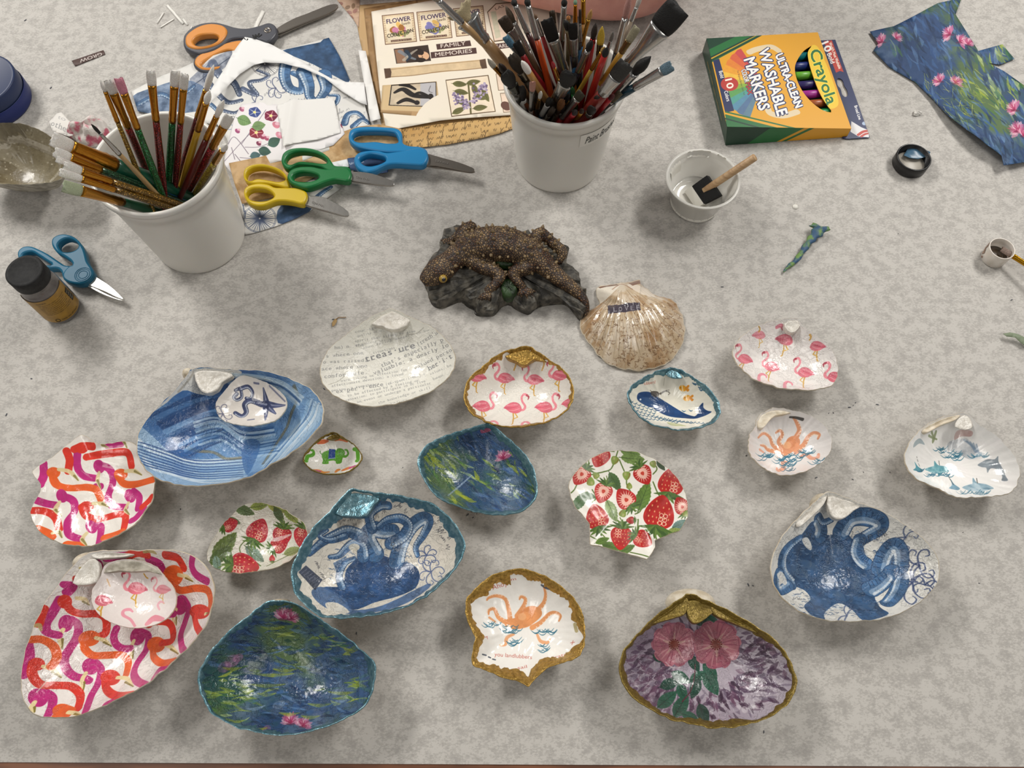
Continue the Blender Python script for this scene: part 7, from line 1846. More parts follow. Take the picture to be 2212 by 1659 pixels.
    part('printed_panel', V, [q if area2(V[list(q), :2]) > 0 else q[::-1] for q in f] + [(q[::-1] if area2(V[list(q), :2]) > 0 else q) for q in [tuple(i + nn for i in q) for q in f]], m, t, smooth=False, uv=cv.uv(V))
    VV = np.vstack([T4 - [0, 0, .0003], B4])
    mg, my = mat('carton_green', G2, .35), mat('carton_yellow', YL, .35)
    quad = lambda *i: VV[list(i)]
    part('bottom_panel', VV[4:], [(0, 1, 2, 3)], mg, t, smooth=False)
    ep = part('closed_end_panel', quad(0, 4, 7, 3), [(0, 1, 2, 3)], mg, t, smooth=False)
    part('open_end_panel', quad(1, 2, 6, 5), [(0, 1, 2, 3)], my, t, smooth=False)
    part('far_side_panel', quad(0, 1, 5, 4), [(0, 1, 2, 3)], my, t, smooth=False)
    # near side: green chevrons carry round the edge onto yellow
    A_, B_, C_, D_ = VV[3], VV[2], VV[6], VV[7]
    P = lambda u, v: (A_ * (1 - u) + B_ * u) * (1 - v) + (D_ * (1 - u) + C_ * u) * v
    us = [0, .35, .62, .66, .70, .74, 1]; ue = [0, .18, .42, .46, .5, .54, 1]
    V, F, fm = [], [], []
    for i in range(6):
        k = len(V); V += [P(us[i], 0), P(us[i + 1], 0), P(ue[i + 1], 1), P(ue[i], 1)]; F.append((k + 3, k + 2, k + 1, k)); fm.append([1, 2, 0, 2, 0, 0][i])
    part('near_side_panel', V, F, None, t, smooth=False, mats=[my, mg, mat('carton_midgreen', G1, .35)], fm=fm)
    # tiny lettering on the closed end
    T = text_tris('Crayola LLC  Easton PA  washable  nontoxic  conforms to ASTM'[13:]); x = T[..., 0] / T[..., 0].max(); y = T[..., 1]
    Pq = lambda u, v: (VV[0] * (1 - u) + VV[3] * u) * (1 - v) + (VV[4] * (1 - u) + VV[7] * u) * v + np.array([-.0004, 0, 0])
    PP = [Pq(.18 + .64 * a, .62 - .16 * b) for a, b in zip(x.ravel(), y.ravel())]
    part('end_lettering', PP, [(3 * i, 3 * i + 1, 3 * i + 2) for i in range(len(PP) // 3)], mat('carton_gold_ink', 'b8902c', .5), ep, smooth=False)
    # blue hang tab
    hz = .0016
    ho = X7([(850, 175), (980, 168), (1206, 806), (1066, 816), (1030, 812)])
    hw = W(ho, hz)[:, :2]
    sl = W(spline(X7([(992, 430), (1005, 420), (1028, 435), (1040, 470), (1058, 500), (1062, 530), (1045, 542), (1025, 525), (1015, 490), (995, 465)]), 4), hz)[:, :2]
    cv2 = Canvas('hang_tab_print', hw.min(0) - .002, hw.max(0) + .002, lambda p: W(p, hz), '1c2a5e', 5200)
    cv2.poly(X7([(905, 178), (958, 172), (1035, 380), (1010, 372), (985, 384)]), 'b8382c')
    q = X7([(938, 190), (1003, 360)]); cv2.text("World's Most Washable", q[0], q[1], 6.5, 'efe2d4', bold=.2)
    q = X7([(893, 192), (918, 252)]); cv2.text("10", q[0], q[1], 15, 'f0eeea', bold=.8); q = X7([(926, 262), (952, 326)]); cv2.text("Bold", q[0], q[1], 10, 'e9e8e4', bold=.3)
    q = X7([(1104, 602), (1134, 692)]); cv2.text("Broad Line", q[0], q[1], 7, 'e6e4e0', bold=.2)
    cv2.poly(X7([(1085, 700), (1150, 740), (1200, 760), (1200, 806), (1130, 800), (1080, 770)]), 'd6d6d8'); cv2.stroke(X7([(1130, 790), (1160, 770), (1195, 762)]), 5, 'b8382c'); cv2.stroke(X7([(1150, 800), (1175, 785), (1198, 780)]), 4, 'b8382c'); cv2.ell(X7([(1170, 715)])[0], 5, 4, 0, '9fb4d4')
    v, f = cdt([hw, sl], holes=True); nn = len(v)
    V = np.vstack([np.c_[v, np.full(nn, hz)], np.c_[v, np.full(nn, hz - .0007)]])
    part('hang_tab', V, f + [tuple(i + nn for i in q[::-1]) for q in f], mat('hang_print', rough=.35, img=cv2.image()), t, smooth=False, uv=cv2.uv(V))
    # the markers seen through the window
    ex = (T4[1] - T4[0]) / np.linalg.norm(T4[1] - T4[0]); ey = (T4[3] - T4[0]) / np.linalg.norm(T4[3] - T4[0])
    names = [('teal', '0f6a6e'), ('navy blue', '1f2c6a'), ('lime green', '5fa02e'), ('dark violet', '2c2258'), ('magenta', '9a2c86'), ('orange brown', '9c4f22'), ('green', '157a3c')]
    for i, (nm, c) in enumerate(names):
        u = X7([(770 + 28 * i + (0 if i < 5 else 6 * (i - 4)), 250 + 61 * i)])[0]
        p = tfz(np.array([u]))[0]; r = 30 / 3.02 * mpp(u, p[2]) * .93
        r = min(r, .0046)
        zc = max(.0012 + r, p[2] - .0012 - r)
        a, b = p - ex * .035, p + ex * .012
        a[2] = zc; b[2] = max(.0012 + r, min(zc, ztop(b[0], b[1]) - .0012 - r))
        mk = thing('marker', f'{nm} marker seen through the window of the marker box', 'marker', (p[0], p[1], .001), 'markers in the box')
        V, F = sweep(np.array([a, a + (p - a) * .28, a + (p - a) * .3]) * [1, 1, 0] + [0, 0, zc], [r * .94, r * .94, r * .94], None, 18); part('barrel', V, F, mat('marker_barrel', 'e6e4de', .3), mk)
        q = a + (p - a) * .3; V, F = sweep(np.array([q, b]), [r, r * .92], None, 18); part('cap', V, F, hm('cap_' + nm, c), mk)
carton()

# ------------------------------------------------------------------ black lid, glue cup with foam brush, paint pot
def lid():
    px = np.array([1975, 339.])
    hz = .012; c = W(px, hz); r = 37 * mpp(px, hz); c = np.array([c[0], c[1], 0])
    t = thing('jar_lid', 'upturned black lid with a blue paper scrap inside', 'lid', c)
    V, F = lathe(c, [(0, .0002), (r - .001, .0002), (r, .0012), (r, hz - .0006), (r - .0006, hz), (r - .0016, hz - .0004), (r - .002, .003), (0, .0028)], 48); part('lid_shell', V, F, mat('black_lid', '101011', .35, bump=.2, bscale=900), t)
    V, F = lathe(c, [(r - .0024, .0029), (r - .003, .0036), (0, .0036)], 40); part('liner', V, F, mat('lid_liner', 'a39d92', .4), t)
lid()
def paint(cv): cv.mottle(['4f7490', '2f5570'], .8); cv.mottle(['9fb4c0'], .25, NZ2)
sheet('paper_scrap', 'shiny blue paper scrap lying inside the black lid', X7([(1425, 925), (1450, 885), (1500, 875), (1560, 882), (1600, 905), (1585, 935), (1520, 950), (1460, 945)]), .0062, paint, '40647f', zf=ripple(.001, 300), grid=.003, rough=.25)
X8 = cropmap(9.217, 1420, 310)
def cup():
    rc_px = X8([(910, 690)])[0]; base = W(X8([(765, 1190)])[0])
    zz = np.linspace(.015, .07, 200); hz = zz[np.argmin([np.hypot(*(W(rc_px, z) - base)[:2]) for z in zz])]
    hz = min(max(hz, .03), .046)
    c = W(rc_px, hz); c = np.array([c[0], c[1], 0]); r = 81 * mpp(rc_px, hz); rb = r * .66
    t = thing('plastic_cup', 'small clear plastic cup of white glue holding a foam brush', 'cup', c)
    pm = mat('cup_plastic', 'eceae4', .12, trans=.35, alpha=1, coat=.2); pm.node_tree.nodes['Principled BSDF'].inputs['IOR'].default_value = 1.15
    V, F = lathe(c, [(0, .0004), (rb - .001, .0004), (rb, .0012), (rb + (r * .9 - rb) * .9, hz * .86), (r * .9, hz * .88), (r * .93, hz * .965), (r * .99, hz * .975), (r, hz * .99), (r * .99, hz), (r * .93, hz), (r * .915, hz * .985), (r * .885, hz * .87), (rb - .0012, .002), (0, .0014)], 64); part('cup_wall', V, F, pm, t)
    for k in range(22):
        a = k * 2 * PI / 22; d = np.array([math.cos(a), math.sin(a), 0])
        V, F = sweep([c + d * (rb - .0008) + [0, 0, .0012], c + d * (rb * 1.03 + .0002) + [0, 0, .006]], [.0014, .0006], None, 6); part('base_flute', V, F, pm, t)
    n = 48; a = np.linspace(0, 2 * PI, n, endpoint=False); zl = .0065; rl = rb * 1.04
    V = [np.c_[c[0] + np.cos(a) * rl * s, c[1] + np.sin(a) * rl * s, np.full(n, z) + .0006 * np.sin(3 * a + s * 9)] for s, z in ((1, .0018), (1, zl + .003), (.94, zl), (.6, zl - .0003), (.2, zl), (.01, zl))]
    GL = mat('white_glue', 'e4e1d8', .12, coat=.5); part('glue', np.concatenate(V), grid_faces(6, n, flip=False), GL, t)
    rr = np.random.default_rng(3)
    for a0, da, z0, z1 in ((1.6, .35, .86, 1.02), (.9, .15, .9, 1.02), (-.4, .5, .5, 1.01), (-1.2, .3, .55, 1.0), (2.5, .3, .55, .9), (-2.2, .4, .4, .8)):
        aa = np.linspace(a0 - da, a0 + da, 12); rad = lambda z: (rb + (r * .9 - rb) * z if z < .9 else r * .93) * .985
        V = [np.c_[c[0] + np.cos(aa) * (rad(z) if k else rad(z)), c[1] + np.sin(aa) * rad(z), np.full(12, hz * z) + rr.normal(0, .0004, 12)] for k, z in enumerate(np.linspace(z0, z1, 5))]
        part('glue_smear', np.concatenate(V), grid_faces(5, 12, wrap=False), GL, t)
    # foam brush leaning on the rim
    o = thing('foam_brush', 'black foam brush with a plain wooden dowel standing in the glue cup', 'brush', (c[0], c[1], .004))
    h0, h1 = W(X8([(1150, 800)])[0], .026), W(X8([(1950, 270)])[0], .056)
    ax = h1 - h0; ax /= np.linalg.norm(ax)
    V, F = sweep(np.array([h0 - ax * .012, h0, h1 - ax * .0006, h1]), np.array([1, 1, 1, .9]) * 75 / 9.217 * mpp(X8([(1500, 560)])[0], .04), None, 20); part('dowel', V, F, mat('dowel_wood', 'c0a079', .45, col2='a98660', nscale=40, stretch=(1, 1, 12)), o)
    tp, bt = .0275, .007
    top = W(X8([(990, 628), (1130, 720), (1268, 1030), (1100, 900)]), tp)
    top = np.array([W(X8([(1000, 640)])[0], .0255), W(X8([(1262, 1028)])[0], .0225)])
    tip = np.array([W(X8([(548, 962)])[0], .0085), W(X8([(770, 1290)])[0], .0085)])
    nrm = np.cross(top[1] - top[0], tip[0] - top[0]); nrm /= np.linalg.norm(nrm)
    if nrm[2] < 0: nrm = -nrm
    V = []
    for s, th in ((0, .0055), (.12, .0062), (.55, .0055), (1, .0006)):
        for e in (0, 1):
            p = top[e] * (1 - s) + tip[e] * s
            V += [p + nrm * th * .35, p - nrm * th * .9]
    F = []
    for i in range(3):
        k = i * 4; F += [(k, k + 2, k + 6, k + 4), (k + 1, k + 5, k + 7, k + 3), (k, k + 4, k + 5, k + 1), (k + 2, k + 3, k + 7, k + 6)]
    F += [(0, 1, 3, 2), (12, 14, 15, 13)]
    part('foam_head', V, F, mat('black_foam', '0d0d0d', .85, bump=.8, bscale=1600), o, smooth=False)
    V = []
    for s, th in ((.66, .0052), (1.0, .0012)):
        for e in (-.01, 1.01):
            p = (top[0] * (1 - s) + tip[0] * s) * (1 - e) + (top[1] * (1 - s) + tip[1] * s) * e
            V += [p + nrm * (th * .35 + .0006), p - nrm * th * .9]
    part('glue_coated_tip', V, [(0, 2, 6, 4), (1, 5, 7, 3), (0, 4, 5, 1), (2, 3, 7, 6), (0, 1, 3, 2), (4, 6, 7, 5)], GL, o, smooth=False)
cup()
X9 = cropmap(13.822, 2060, 480)
def pot():
    rp = X9([(1420, 755)])[0]; base = W(X9([(1195, 1110)])[0])
    zz = np.linspace(.01, .05, 200); hz = zz[np.argmin([np.hypot(*(W(rp, z) - base)[:2]) for z in zz])]
    c = W(rp, hz); c = np.array([(c[0] + base[0]) / 2, (c[1] + base[1]) / 2, 0]); r = 27.2 * mpp(rp, hz)
    t = thing('paint_pot', 'tiny white paint pot with brown paint, at the right edge', 'pot', c)
    PW = mat('pot_plastic', 'e2dbd2', .25, col2='d8cfc4', nscale=100, sub=.1)
    V, F = lathe(c, [(0, .0003), (r * .9, .0003), (r * .96, .0012), (r * .98, hz * .5), (r, hz - .0004), (r * .99, hz), (r * .93, hz), (r * .92, hz - .0006), (r * .88, hz * .75), (r * .9, hz * .7), (r * .86, hz * .3), (0, hz * .3)], 44); part('pot_wall', V, F, PW, t)
    V, F = lathe(c, [(r * .862, hz * .3), (r * .86, hz * .36), (r * .5, hz * .345), (0, hz * .345)], 36); part('brown_paint', V, F, mat('brown_paint', '3a2812', .12, coat=.6), t)
    rr = np.random.default_rng(9)
    for a0, z0, da, dz in ((2.62, .8, .22, .2), (2.75, .55, .25, .12), (2.9, .34, .14, .09), (3.15, .2, .1, .06), (3.0, .46, .1, .06)):
        aa = np.linspace(a0 - da, a0 + da, 9); n = 5; V = []
        for k in range(n):
            f = np.sin(np.linspace(0, PI, 9)) ** .5
            z = hz * (z0 + dz * (k / (n - 1) * 2 - 1) * f) + rr.normal(0, .0003, 9); rd = r * (.98 + .02 * np.clip(z / hz, 0, 1)) + .0003
            V.append(np.c_[c[0] + np.cos(aa) * rd, c[1] + np.sin(aa) * rd, np.clip(z, .001, hz)])
        part('paint_drip', np.concatenate(V), grid_faces(n, 9, wrap=False), mat('drip_brown', '7a5a48', .4, col2='a58a74', nscale=600), t)
    t3, fs, fe, b3 = W(X9([(1440, 800)])[0], hz * .62), None, None, W((2330, 640), hz + .006)
    # brush resting across the pot rim
    b3 = W((2420, 700), hz + .012)
    brush('gold-ferruled brush resting in the tiny paint pot', t3, b3, X9([(1730, 965)])[0], (2262, 598), 11, '9a8478', 'b8861c', '6a1014', flat=True, shape='flat')
pot()

# ------------------------------------------------------------------ small scraps
def drop():
    c = W((1718, 447)); r = 6.5 * mpp((1718, 447))
    V, F = lathe(c, [(r, .0001), (r * .95, .0008), (r * .6, .0016), (0, .0019)], 20)
    tag(part('glue_drop', V, F, mat('white_glue', 'e4e1d8', .12, coat=.5), origin=c), 'small white drop of glue on the cover paper right of the cup', 'drop')
drop()
def twist():
    Z = cropmap(2.7241, 1400, 300)
    pth = Z([(800, 778), (830, 745), (870, 715), (910, 660), (945, 610), (975, 575), (1000, 545), (1005, 525)])
    q = spline(W(pth, .004), 6, False); n = len(q)
    q[:, 2] = .0025 + .004 * np.linspace(0, 1, n) ** 1.5
    V, F = sweep(q, np.interp(np.linspace(0, 1, n), [0, .15, .6, .8, 1], [.0006, .0018, .0032, .005, .0095]) * (1 + .2 * np.sin(np.arange(n))), np.interp(np.linspace(0, 1, n), [0, .15, .6, 1], [.0005, .0015, .002, .0022]), 12, jag=.002)
    tag(part('twisted_scrap', V, F, mat('water_lily_scrap', '2f5070', .6, col2='6a8a48', nscale=160, lo=.45, hi=.6, bump=.6), origin=(*q[n // 2][:2], 0)), 'twisted scrap of blue and green napkin lying alone', 'paper')
twist()
crumple('paper_crumb', 'tiny white torn crumb left of the water lily napkin', (1980, 247), 12, 9, .004, mat('white_crumb', 'd5d2cc', .7), seed=2, cat='paper')
sheet('floral_scrap', 'small curled floral scrap cut off by the right edge', [(2165, 722), (2178, 721), (2196, 726), (2215, 733), (2230, 745), (2212, 748), (2190, 732), (2172, 729)], .003, None, '7f8a72', zf=ripple(.002, 200), grid=.003)
def petal():
    q = A([(270, 232), (268, 200), (285, 172), (305, 165), (303, 190), (288, 222)]); sh = sheet('dried_petal', 'tiny dried brown petal with a stem above the treasure clam', q, .0006, None, 'a08458', zf=ripple(.001, 300), grid=.002, cat='petal')
    V, F = sweep(W(spline(A([(300, 170), (318, 158), (350, 158), (372, 156)]), 5, False), .001), .0004, None, 6); o = part('stem', V, F, mat('dry_stem', '8a6c44', .7), sh)
petal()
def crumbs():
    mb = MB(); r = np.random.default_rng(12)
    P = [(1790, 893), (1800, 892), (1835, 880), (1843, 876), (1848, 870), (1895, 874), (1865, 1020), (1842, 1036), (1763, 1032), (1922, 1020), (1612, 984), (1616, 1263), (1626, 1265), (2115, 1260), (68, 818), (14, 896), (55, 44), (110, 190), (1010, 1112), (1022, 1118), (1030, 1110), (1018, 1106), (2185, 648), (1940, 505), (1650, 1581), (700, 840), (640, 1100), (720, 690), (770, 1368), (1060, 1345), (1190, 1340), (2080, 1150), (1560, 620), (390, 1100), (870, 1010)]
    for p in P:
        k = mpp(p); s = r.uniform(1.2, 3.6) * k
        a = np.linspace(0, 2 * PI, 6, endpoint=False) + r.uniform(0, 1); c = W(p)
        rot = r.uniform(0, PI); x, y = np.cos(a) * s * r.uniform(.8, 1.4), np.sin(a) * s * .45
        q = np.c_[c[0] + x * math.cos(rot) - y * math.sin(rot), c[1] + x * math.sin(rot) + y * math.cos(rot)]
        mb.add(np.vstack([np.c_[q, np.full(6, .0001)], np.c_[q * .7 + c[:2] * .3, np.full(6, .0006)]]), grid_faces(2, 6) + [tuple(range(6, 12))])
    V, F = mb.get()
    tag(part('paint_flecks', V, F, mat('fleck_grey', '55585e', .7), smooth=False, origin=(0, .4, 0)), 'dark paint flecks and lint specks scattered over the cover paper', 'flecks', kind='stuff')
crumbs()

# ------------------------------------------------------------------ blue jar lid at the left edge, arm of a person at the top
def bluejar():
    px = np.array([-48., 172.]); hz = .03; c = W(px, hz); c = np.array([c[0], c[1], 0]); r = 80 * mpp(px, hz)
    t = thing('paint_tub', 'dark blue round tub cut off by the left edge', 'tub', c)
    V, F = lathe(c, [(0, 0), (r * .98, 0), (r, .002), (r, hz * .5), (r * .985, hz * .52)], 48); part('tub_body', V, F, mat('tub_blue', '142460', .4), t)
    V, F = lathe(c, [(r * .96, hz * .5), (r * .97, hz * .55), (r * .96, hz - .001), (r * .93, hz), (r * .88, hz - .0005), (0, hz - .0005)], 48); part('tub_lid', V, F, mat('tub_lid', '1b2b50', .45), t)
bluejar()
def arm():
    """elbow and forearm resting on the far side of the table"""
    pts = [((930, -95), .030, .032), ((1010, -80), .032, .033), ((1120, -66), .036, .036), ((1230, -52), .040, .040), ((1320, -45), .043, .043), ((1390, -62), .045, .047), ((1450, -120), .048, .062), ((1530, -250), .05, .11), ((1610, -420), .052, .18)]
    me = bpy.data.meshes.new('person')
    vs = []
    for p, z, _ in [(a, b, c) for a, b, c in pts]: vs.append(W(p, z))
    R_ = [.026, .028, .033, .037, .040, .042, .043, .046, .05]
    for i, (p, rr, z) in enumerate(pts): vs[i] = W(p, max(z, R_[i] * .92))
    q = spline(np.array(vs), 8, False); rr = np.interp(np.linspace(0, 1, len(q)), np.linspace(0, 1, len(R_)), R_)
    V, F = sweep(q, rr, rr * .92, 40)
    V[:, 2] = np.maximum(V[:, 2], .0008)
    t = thing('person', 'person whose bare forearm rests on the far edge of the table', 'person', (vs[4][0], vs[4][1], 0))
    part('forearm', V, F, mat('skin', 'c48d80', .5, col2='b87e74', nscale=40, bump=.25, bscale=700, sub=.15), t)
    k = len(q) * 7 // 8
    V, F = sweep(q[k:] + (q[-1] - q[-2]) * 0, rr[k:] * 1.14, None, 32); part('sleeve', V, F, mat('sleeve_cloth', '5a4a6e', .85, bump=.4, bscale=500), t)
    # hand beyond the frame, curled on the table
    w0 = q[0]; d = (q[0] - q[4]); d[2] = 0; d /= np.linalg.norm(d); sd = np.array([-d[1], d[0], 0])
    mb = MB()
    V, F = sweep([w0, w0 + d * .03 - [0, 0, .006], w0 + d * .075 - [0, 0, .012]], [.026, .036, .038], [.02, .016, .013], 20, ref=[0, 0, 1]); mb.add(V, F)
    for i, L in enumerate((.062, .072, .067, .05)):
        b = w0 + d * .072 + sd * (.028 - .0185 * i) - [0, 0, .012]
        V, F = sweep(spline(np.array([b - d * .01, b + d * L * .4 + [0, 0, .004], b + d * L * .75 - [0, 0, .002], b + d * L - [0, 0, .008]]), 5, False), np.linspace(.0095, .0068, 16), None, 12); mb.add(V, F)
    b = w0 + d * .03 + sd * .03 - [0, 0, .01]
    V, F = sweep(spline(np.array([b - sd * .012, b + d * .022 + sd * .012, b + d * .045 + sd * .014, b + d * .062 + sd * .008]), 5, False), np.linspace(.012, .0075, 16), None, 12); mb.add(V, F)
    V, F = mb.get(); V = V.copy(); V[:, 2] = np.maximum(V[:, 2], .0008)
    part('hand', V, F, mat('skin'), t)
arm()

# ------------------------------------------------------------------ lizard figurine
def remesh_obj(name, mb, m, parent, vox, smooth_it=6):
    V, F = mb.get()
    o = part(name, V, F, m, parent)
    md = o.modifiers.new('union', 'REMESH'); md.mode = 'VOXEL'; md.voxel_size = vox; md.use_smooth_shade = True
    s = o.modifiers.new('soften', 'SMOOTH'); s.iterations = smooth_it; s.factor = .5
    dg = bpy.context.evaluated_depsgraph_get()
    me = bpy.data.meshes.new_from_object(o.evaluated_get(dg))
    o.modifiers.clear(); old = o.data; o.data = me; bpy.data.meshes.remove(old)
    if not me.materials: me.materials.append(m)
    me.polygons.foreach_set('use_smooth', np.ones(len(me.polygons), bool))
    return o
def ball(c, r, n=12, sc=(1, 1, 1)):
    a = np.linspace(0, 2 * PI, n, endpoint=False); V = []
    for b in np.linspace(-PI / 2, PI / 2, n // 2 + 2): V.append(np.c_[np.cos(a) * math.cos(b) * r * sc[0], np.sin(a) * math.cos(b) * r * sc[1], np.full(n, math.sin(b) * r * sc[2])] + np.asarray(c))
    return np.concatenate(V), grid_faces(n // 2 + 2, n)
def scalemat(name, c1, c2, scale, c3=None):
    m = mat(name, c1, .5)
    N, L = m.node_tree.nodes, m.node_tree.links
    b = N['Principled BSDF']; tc = N.new('ShaderNodeTexCoord')
    v = N.new('ShaderNodeTexVoronoi'); v.feature = 'DISTANCE_TO_EDGE'; v.inputs['Scale'].default_value = scale
    L.new(tc.outputs['Object'], v.inputs['Vector'])
    r = N.new('ShaderNodeValToRGB'); r.color_ramp.elements[0].position = .06; r.color_ramp.elements[1].position = .3
    r.color_ramp.elements[0].color = (*lin(c1), 1); r.color_ramp.elements[1].color = (*lin(c2), 1)
    L.new(v.outputs[0], r.inputs[0])
    nz = N.new('ShaderNodeTexNoise'); nz.inputs['Scale'].default_value = 90; L.new(tc.outputs['Object'], nz.inputs[0])
    mx = N.new('ShaderNodeMix'); mx.data_type = 'RGBA'
    rp = N.new('ShaderNodeValToRGB'); rp.color_ramp.elements[0].position = .42; rp.color_ramp.elements[1].position = .62
    L.new(nz.outputs[0], rp.inputs[0]); L.new(rp.outputs[0], mx.inputs[0]); L.new(r.outputs[0], mx.inputs[6])
    mu = N.new('ShaderNodeMix'); mu.data_type = 'RGBA'; mu.blend_type = 'MULTIPLY'; mu.inputs[0].default_value = 1
    mu.inputs[7].default_value = (*lin(c3 or 'b0a090'), 1); L.new(r.outputs[0], mu.inputs[6]); L.new(mu.outputs[2], mx.inputs[7])
    L.new(mx.outputs[2], b.inputs['Base Color'])
    bp = N.new('ShaderNodeBump'); bp.inputs['Strength'].default_value = .9; bp.inputs['Distance'].default_value = .0012
    L.new(v.outputs[0], bp.inputs['Height']); L.new(bp.outputs[0], b.inputs['Normal'])
    return m
def lizard():
    c = W(LV([(700, 600)])[0])
    t = thing('lizard_figurine', 'brown spiny lizard figurine on a grey rock base', 'figurine', (c[0], c[1], 0))
    r = np.random.default_rng(21)
    # rock
    out = LV([(150, 655), (180, 740), (250, 772), (330, 742), (400, 722), (450, 762), (500, 785), (512, 822), (640, 826), (700, 762), (760, 742), (800, 772), (900, 816), (960, 772), (1020, 752), (1090, 742), (1180, 742), (1240, 800), (1290, 862), (1330, 850), (1358, 770), (1330, 680), (1250, 560), (1190, 440), (1195, 350), (1120, 300), (1000, 240), (700, 210), (520, 260), (420, 200), (300, 215), (238, 260), (238, 340), (170, 400), (120, 560)])
    q = resample(W(spline(out, 3), 0.004)[:, :2], 150); cc = q.mean(0)
    V = []
    V.append(np.c_[q, np.full(150, .0004)])
    for s, z in ((1.0, .006), (.985, .0105), (.94, .013), (.85, .0155), (.7, .018), (.5, .019), (.25, .019), (.02, .019)):
        p = cc + (q - cc) * s
        n = NZ[(p[:, 1] * 9000).astype(int) % 1024, (p[:, 0] * 9000).astype(int) % 1024] - .5
        n2 = NZ2[(p[:, 1] * 7000).astype(int) % 1024, (p[:, 0] * 7000).astype(int) % 1024] - .5
        V.append(np.c_[p + (p - cc) * (n2 * .12)[:, None] * (s > .8), z + n * .012 + n2 * .009])
    V = np.concatenate(V)
    part('rock_base', V, grid_faces(9, 150), mat('figurine_rock', '35332f', .6, col2='6f6a60', nscale=150, lo=.42, hi=.66, bump=1.0, bscale=350), t, smooth=False)
    w = lambda pts, z: np.array([W(p, zz) for p, zz in zip(LV(pts), z)])
    u = 1 / 3.456 * mpp(LV([(700, 400)])[0], .03)   # metres per view pixel
    mb = MB()
    sp = [(112, 590), (150, 560), (215, 515), (275, 470), (330, 425), (400, 370), (480, 325), (580, 300), (680, 300), (780, 315), (880, 350), (970, 410), (1060, 490), (1140, 560), (1220, 620), (1285, 680), (1325, 740), (1338, 790), (1325, 840)]
    sz = [.021, .0225, .025, .0265, .027, .0275, .029, .031, .032, .0315, .030, .028, .025, .0225, .020, .017, .014, .011, .008]
    sr = [38, 70, 102, 100, 88, 98, 118, 132, 138, 132, 118, 100, 76, 62, 52, 42, 33, 24, 12]
    p = spline(w(sp, sz), 5, False); rad = np.interp(np.linspace(0, 1, len(p)), np.linspace(0, 1, len(sr)), sr) * u
    V, F = sweep(p, rad, rad * .88, 24, ref=[0, 0, 1]); mb.add(V, F)
    def limb(pts, z, rr, n=14):
        p = spline(w(pts, z), 6, False); V, F = sweep(p, np.interp(np.linspace(0, 1, len(p)), np.linspace(0, 1, len(rr)), rr) * u, None, n); mb.add(V, F)
    limb([(470, 420), (560, 470), (640, 500), (690, 540), (660, 600), (610, 640), (590, 670)], [.026, .024, .024, .023, .021, .0195, .018], [62, 60, 54, 46, 38, 34, 26])
    limb([(960, 440), (880, 480), (810, 500), (790, 530), (820, 580), (850, 610), (862, 640)], [.027, .026, .025, .024, .022, .020, .018], [66, 60, 50, 40, 36, 32, 24])
    limb([(420, 300), (400, 240), (430, 190), (480, 170), (470, 200), (380, 240), (330, 270)], [.024, .027, .030, .030, .027, .022, .018], [50, 50, 46, 40, 36, 34, 30])
    limb([(900, 330), (950, 270), (990, 220), (1030, 240), (1080, 290), (1140, 340), (1160, 380), (1130, 430)], [.028, .030, .031, .030, .027, .024, .022, .019], [60, 56, 46, 42, 42, 44, 38, 26])
    for base, tips, zb in (((595, 665), [(520, 715), (548, 730), (585, 725), (620, 735), (650, 705)], .018), ((862, 635), [(820, 690), (850, 705), (900, 712), (950, 695), (965, 660)], .018), ((330, 275), [(250, 275), (262, 305), (290, 330), (335, 330)], .018), ((1130, 425), [(1090, 450), (1120, 460), (1155, 455)], .019)):
        for tp in tips: limb([base, ((base[0] + tp[0]) / 2, (base[1] + tp[1]) / 2 - 6), tp], [zb, zb + .001, .0155], [15, 13, 8], 10)
    BODY = scalemat('lizard_skin', '2e2018', '967a54', 470, '9a7a62')
    o = remesh_obj('lizard_body', mb, BODY, t, .0011, 5)
    # knobbly spines
    TIPM = mat('spine_tip', '86714f', .55, col2='6a5840', nscale=300)
    dg = bpy.context.evaluated_depsgraph_get()
    nv = len(o.data.vertices); co = np.empty(nv * 3); o.data.vertices.foreach_get('co', co); nr_ = np.empty(nv * 3); o.data.vertices.foreach_get('normal', nr_)
    co = co.reshape(-1, 3) + ORG[t.name]; nr_ = nr_.reshape(-1, 3)
    pxs = PX(co); lv = (pxs - np.array([880, 440])) * 3.456
    okm = (nr_[:, 2] > -.1) & (lv[:, 0] > 330) & (lv[:, 0] < 1130) & ~((lv[:, 0] > 480) & (lv[:, 0] < 720) & (lv[:, 1] > 470)) & (lv[:, 1] < 560)
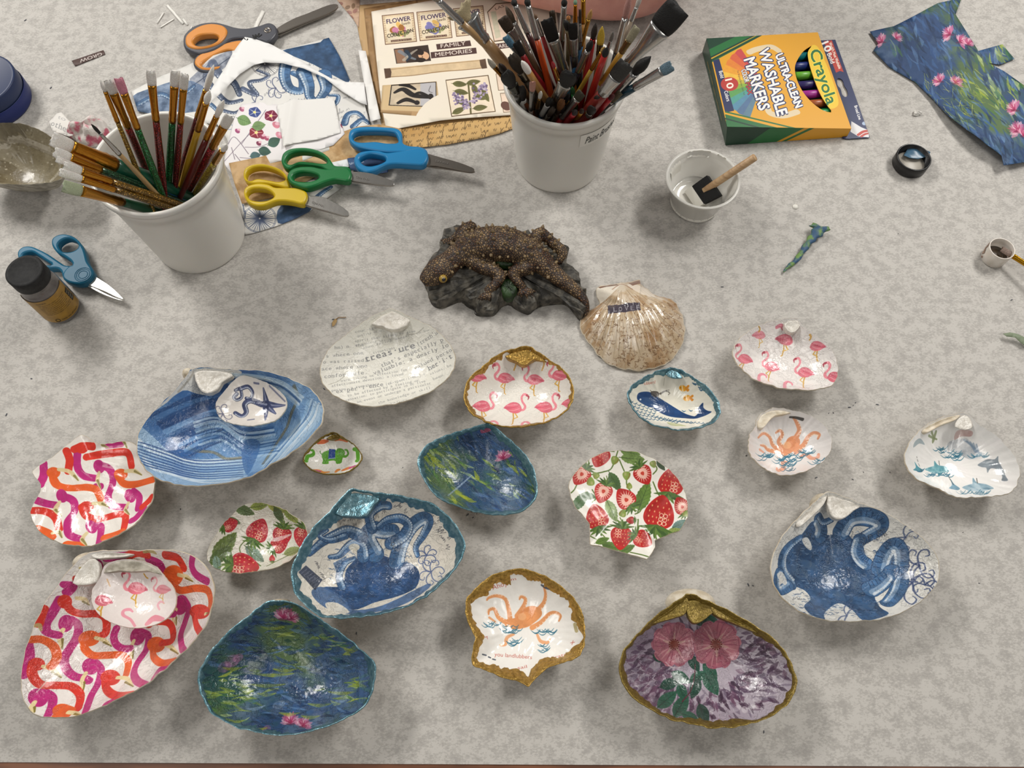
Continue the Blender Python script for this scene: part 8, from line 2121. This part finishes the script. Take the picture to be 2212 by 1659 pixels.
    cand = np.nonzero(okm)[0]; r.shuffle(cand); pick = []
    for i in cand:
        if all(np.linalg.norm(co[i] - co[j]) > .0058 for j in pick): pick.append(i)
        if len(pick) > 95: break
    ridge = [(520, 215), (545, 205), (605, 185), (680, 180), (760, 188), (835, 212), (900, 245), (955, 285), (310, 360), (370, 400)]
    for i in pick:
        s_ = r.uniform(.55, 1.0); n = nr_[i]
        V, F = sweep([co[i] - n * .001, co[i] + n * .001 * s_, co[i] + n * .0028 * s_], [.0022 * s_, .0016 * s_, .0003], None, 7); part('spine', V, F, TIPM, t)
    # eyes
    for px_, sg in (((272, 568), 1),):
        e = LV([px_])[0]
        d = np.hypot(pxs[:, 0] - e[0], pxs[:, 1] - e[1]); vis = np.nonzero((d < 4) & (nr_ @ (VIEW - co.mean(0)) > 0))[0]
        i = vis[np.argmin(((co[vis] - VIEW) ** 2).sum(1))] if len(vis) else np.argmin(d)
        n = nr_[i]; k = co[i]
        V, F = ball(k + n * .0002, .0036, 16); part('eyelid', V, F, mat('eye_gold', '9a7c30', .4), t)
        v2 = (VIEW - k); v2 /= np.linalg.norm(v2); n2 = n * .6 + v2 * .4; n2 /= np.linalg.norm(n2)
        V, F = ball(k + n2 * .0022, .0021, 14); part('eye', V, F, mat('eye_black', '0a0806', .08, coat=1), t)
    # moss under the belly
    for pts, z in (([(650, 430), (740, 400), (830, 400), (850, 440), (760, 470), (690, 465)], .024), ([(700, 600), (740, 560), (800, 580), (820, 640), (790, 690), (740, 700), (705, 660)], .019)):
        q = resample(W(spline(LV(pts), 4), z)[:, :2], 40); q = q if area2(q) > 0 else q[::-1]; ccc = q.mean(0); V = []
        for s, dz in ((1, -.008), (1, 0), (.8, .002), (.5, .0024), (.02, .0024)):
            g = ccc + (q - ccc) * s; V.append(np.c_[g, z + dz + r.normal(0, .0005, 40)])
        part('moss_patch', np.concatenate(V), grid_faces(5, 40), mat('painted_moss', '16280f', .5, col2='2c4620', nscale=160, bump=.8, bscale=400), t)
lizard()
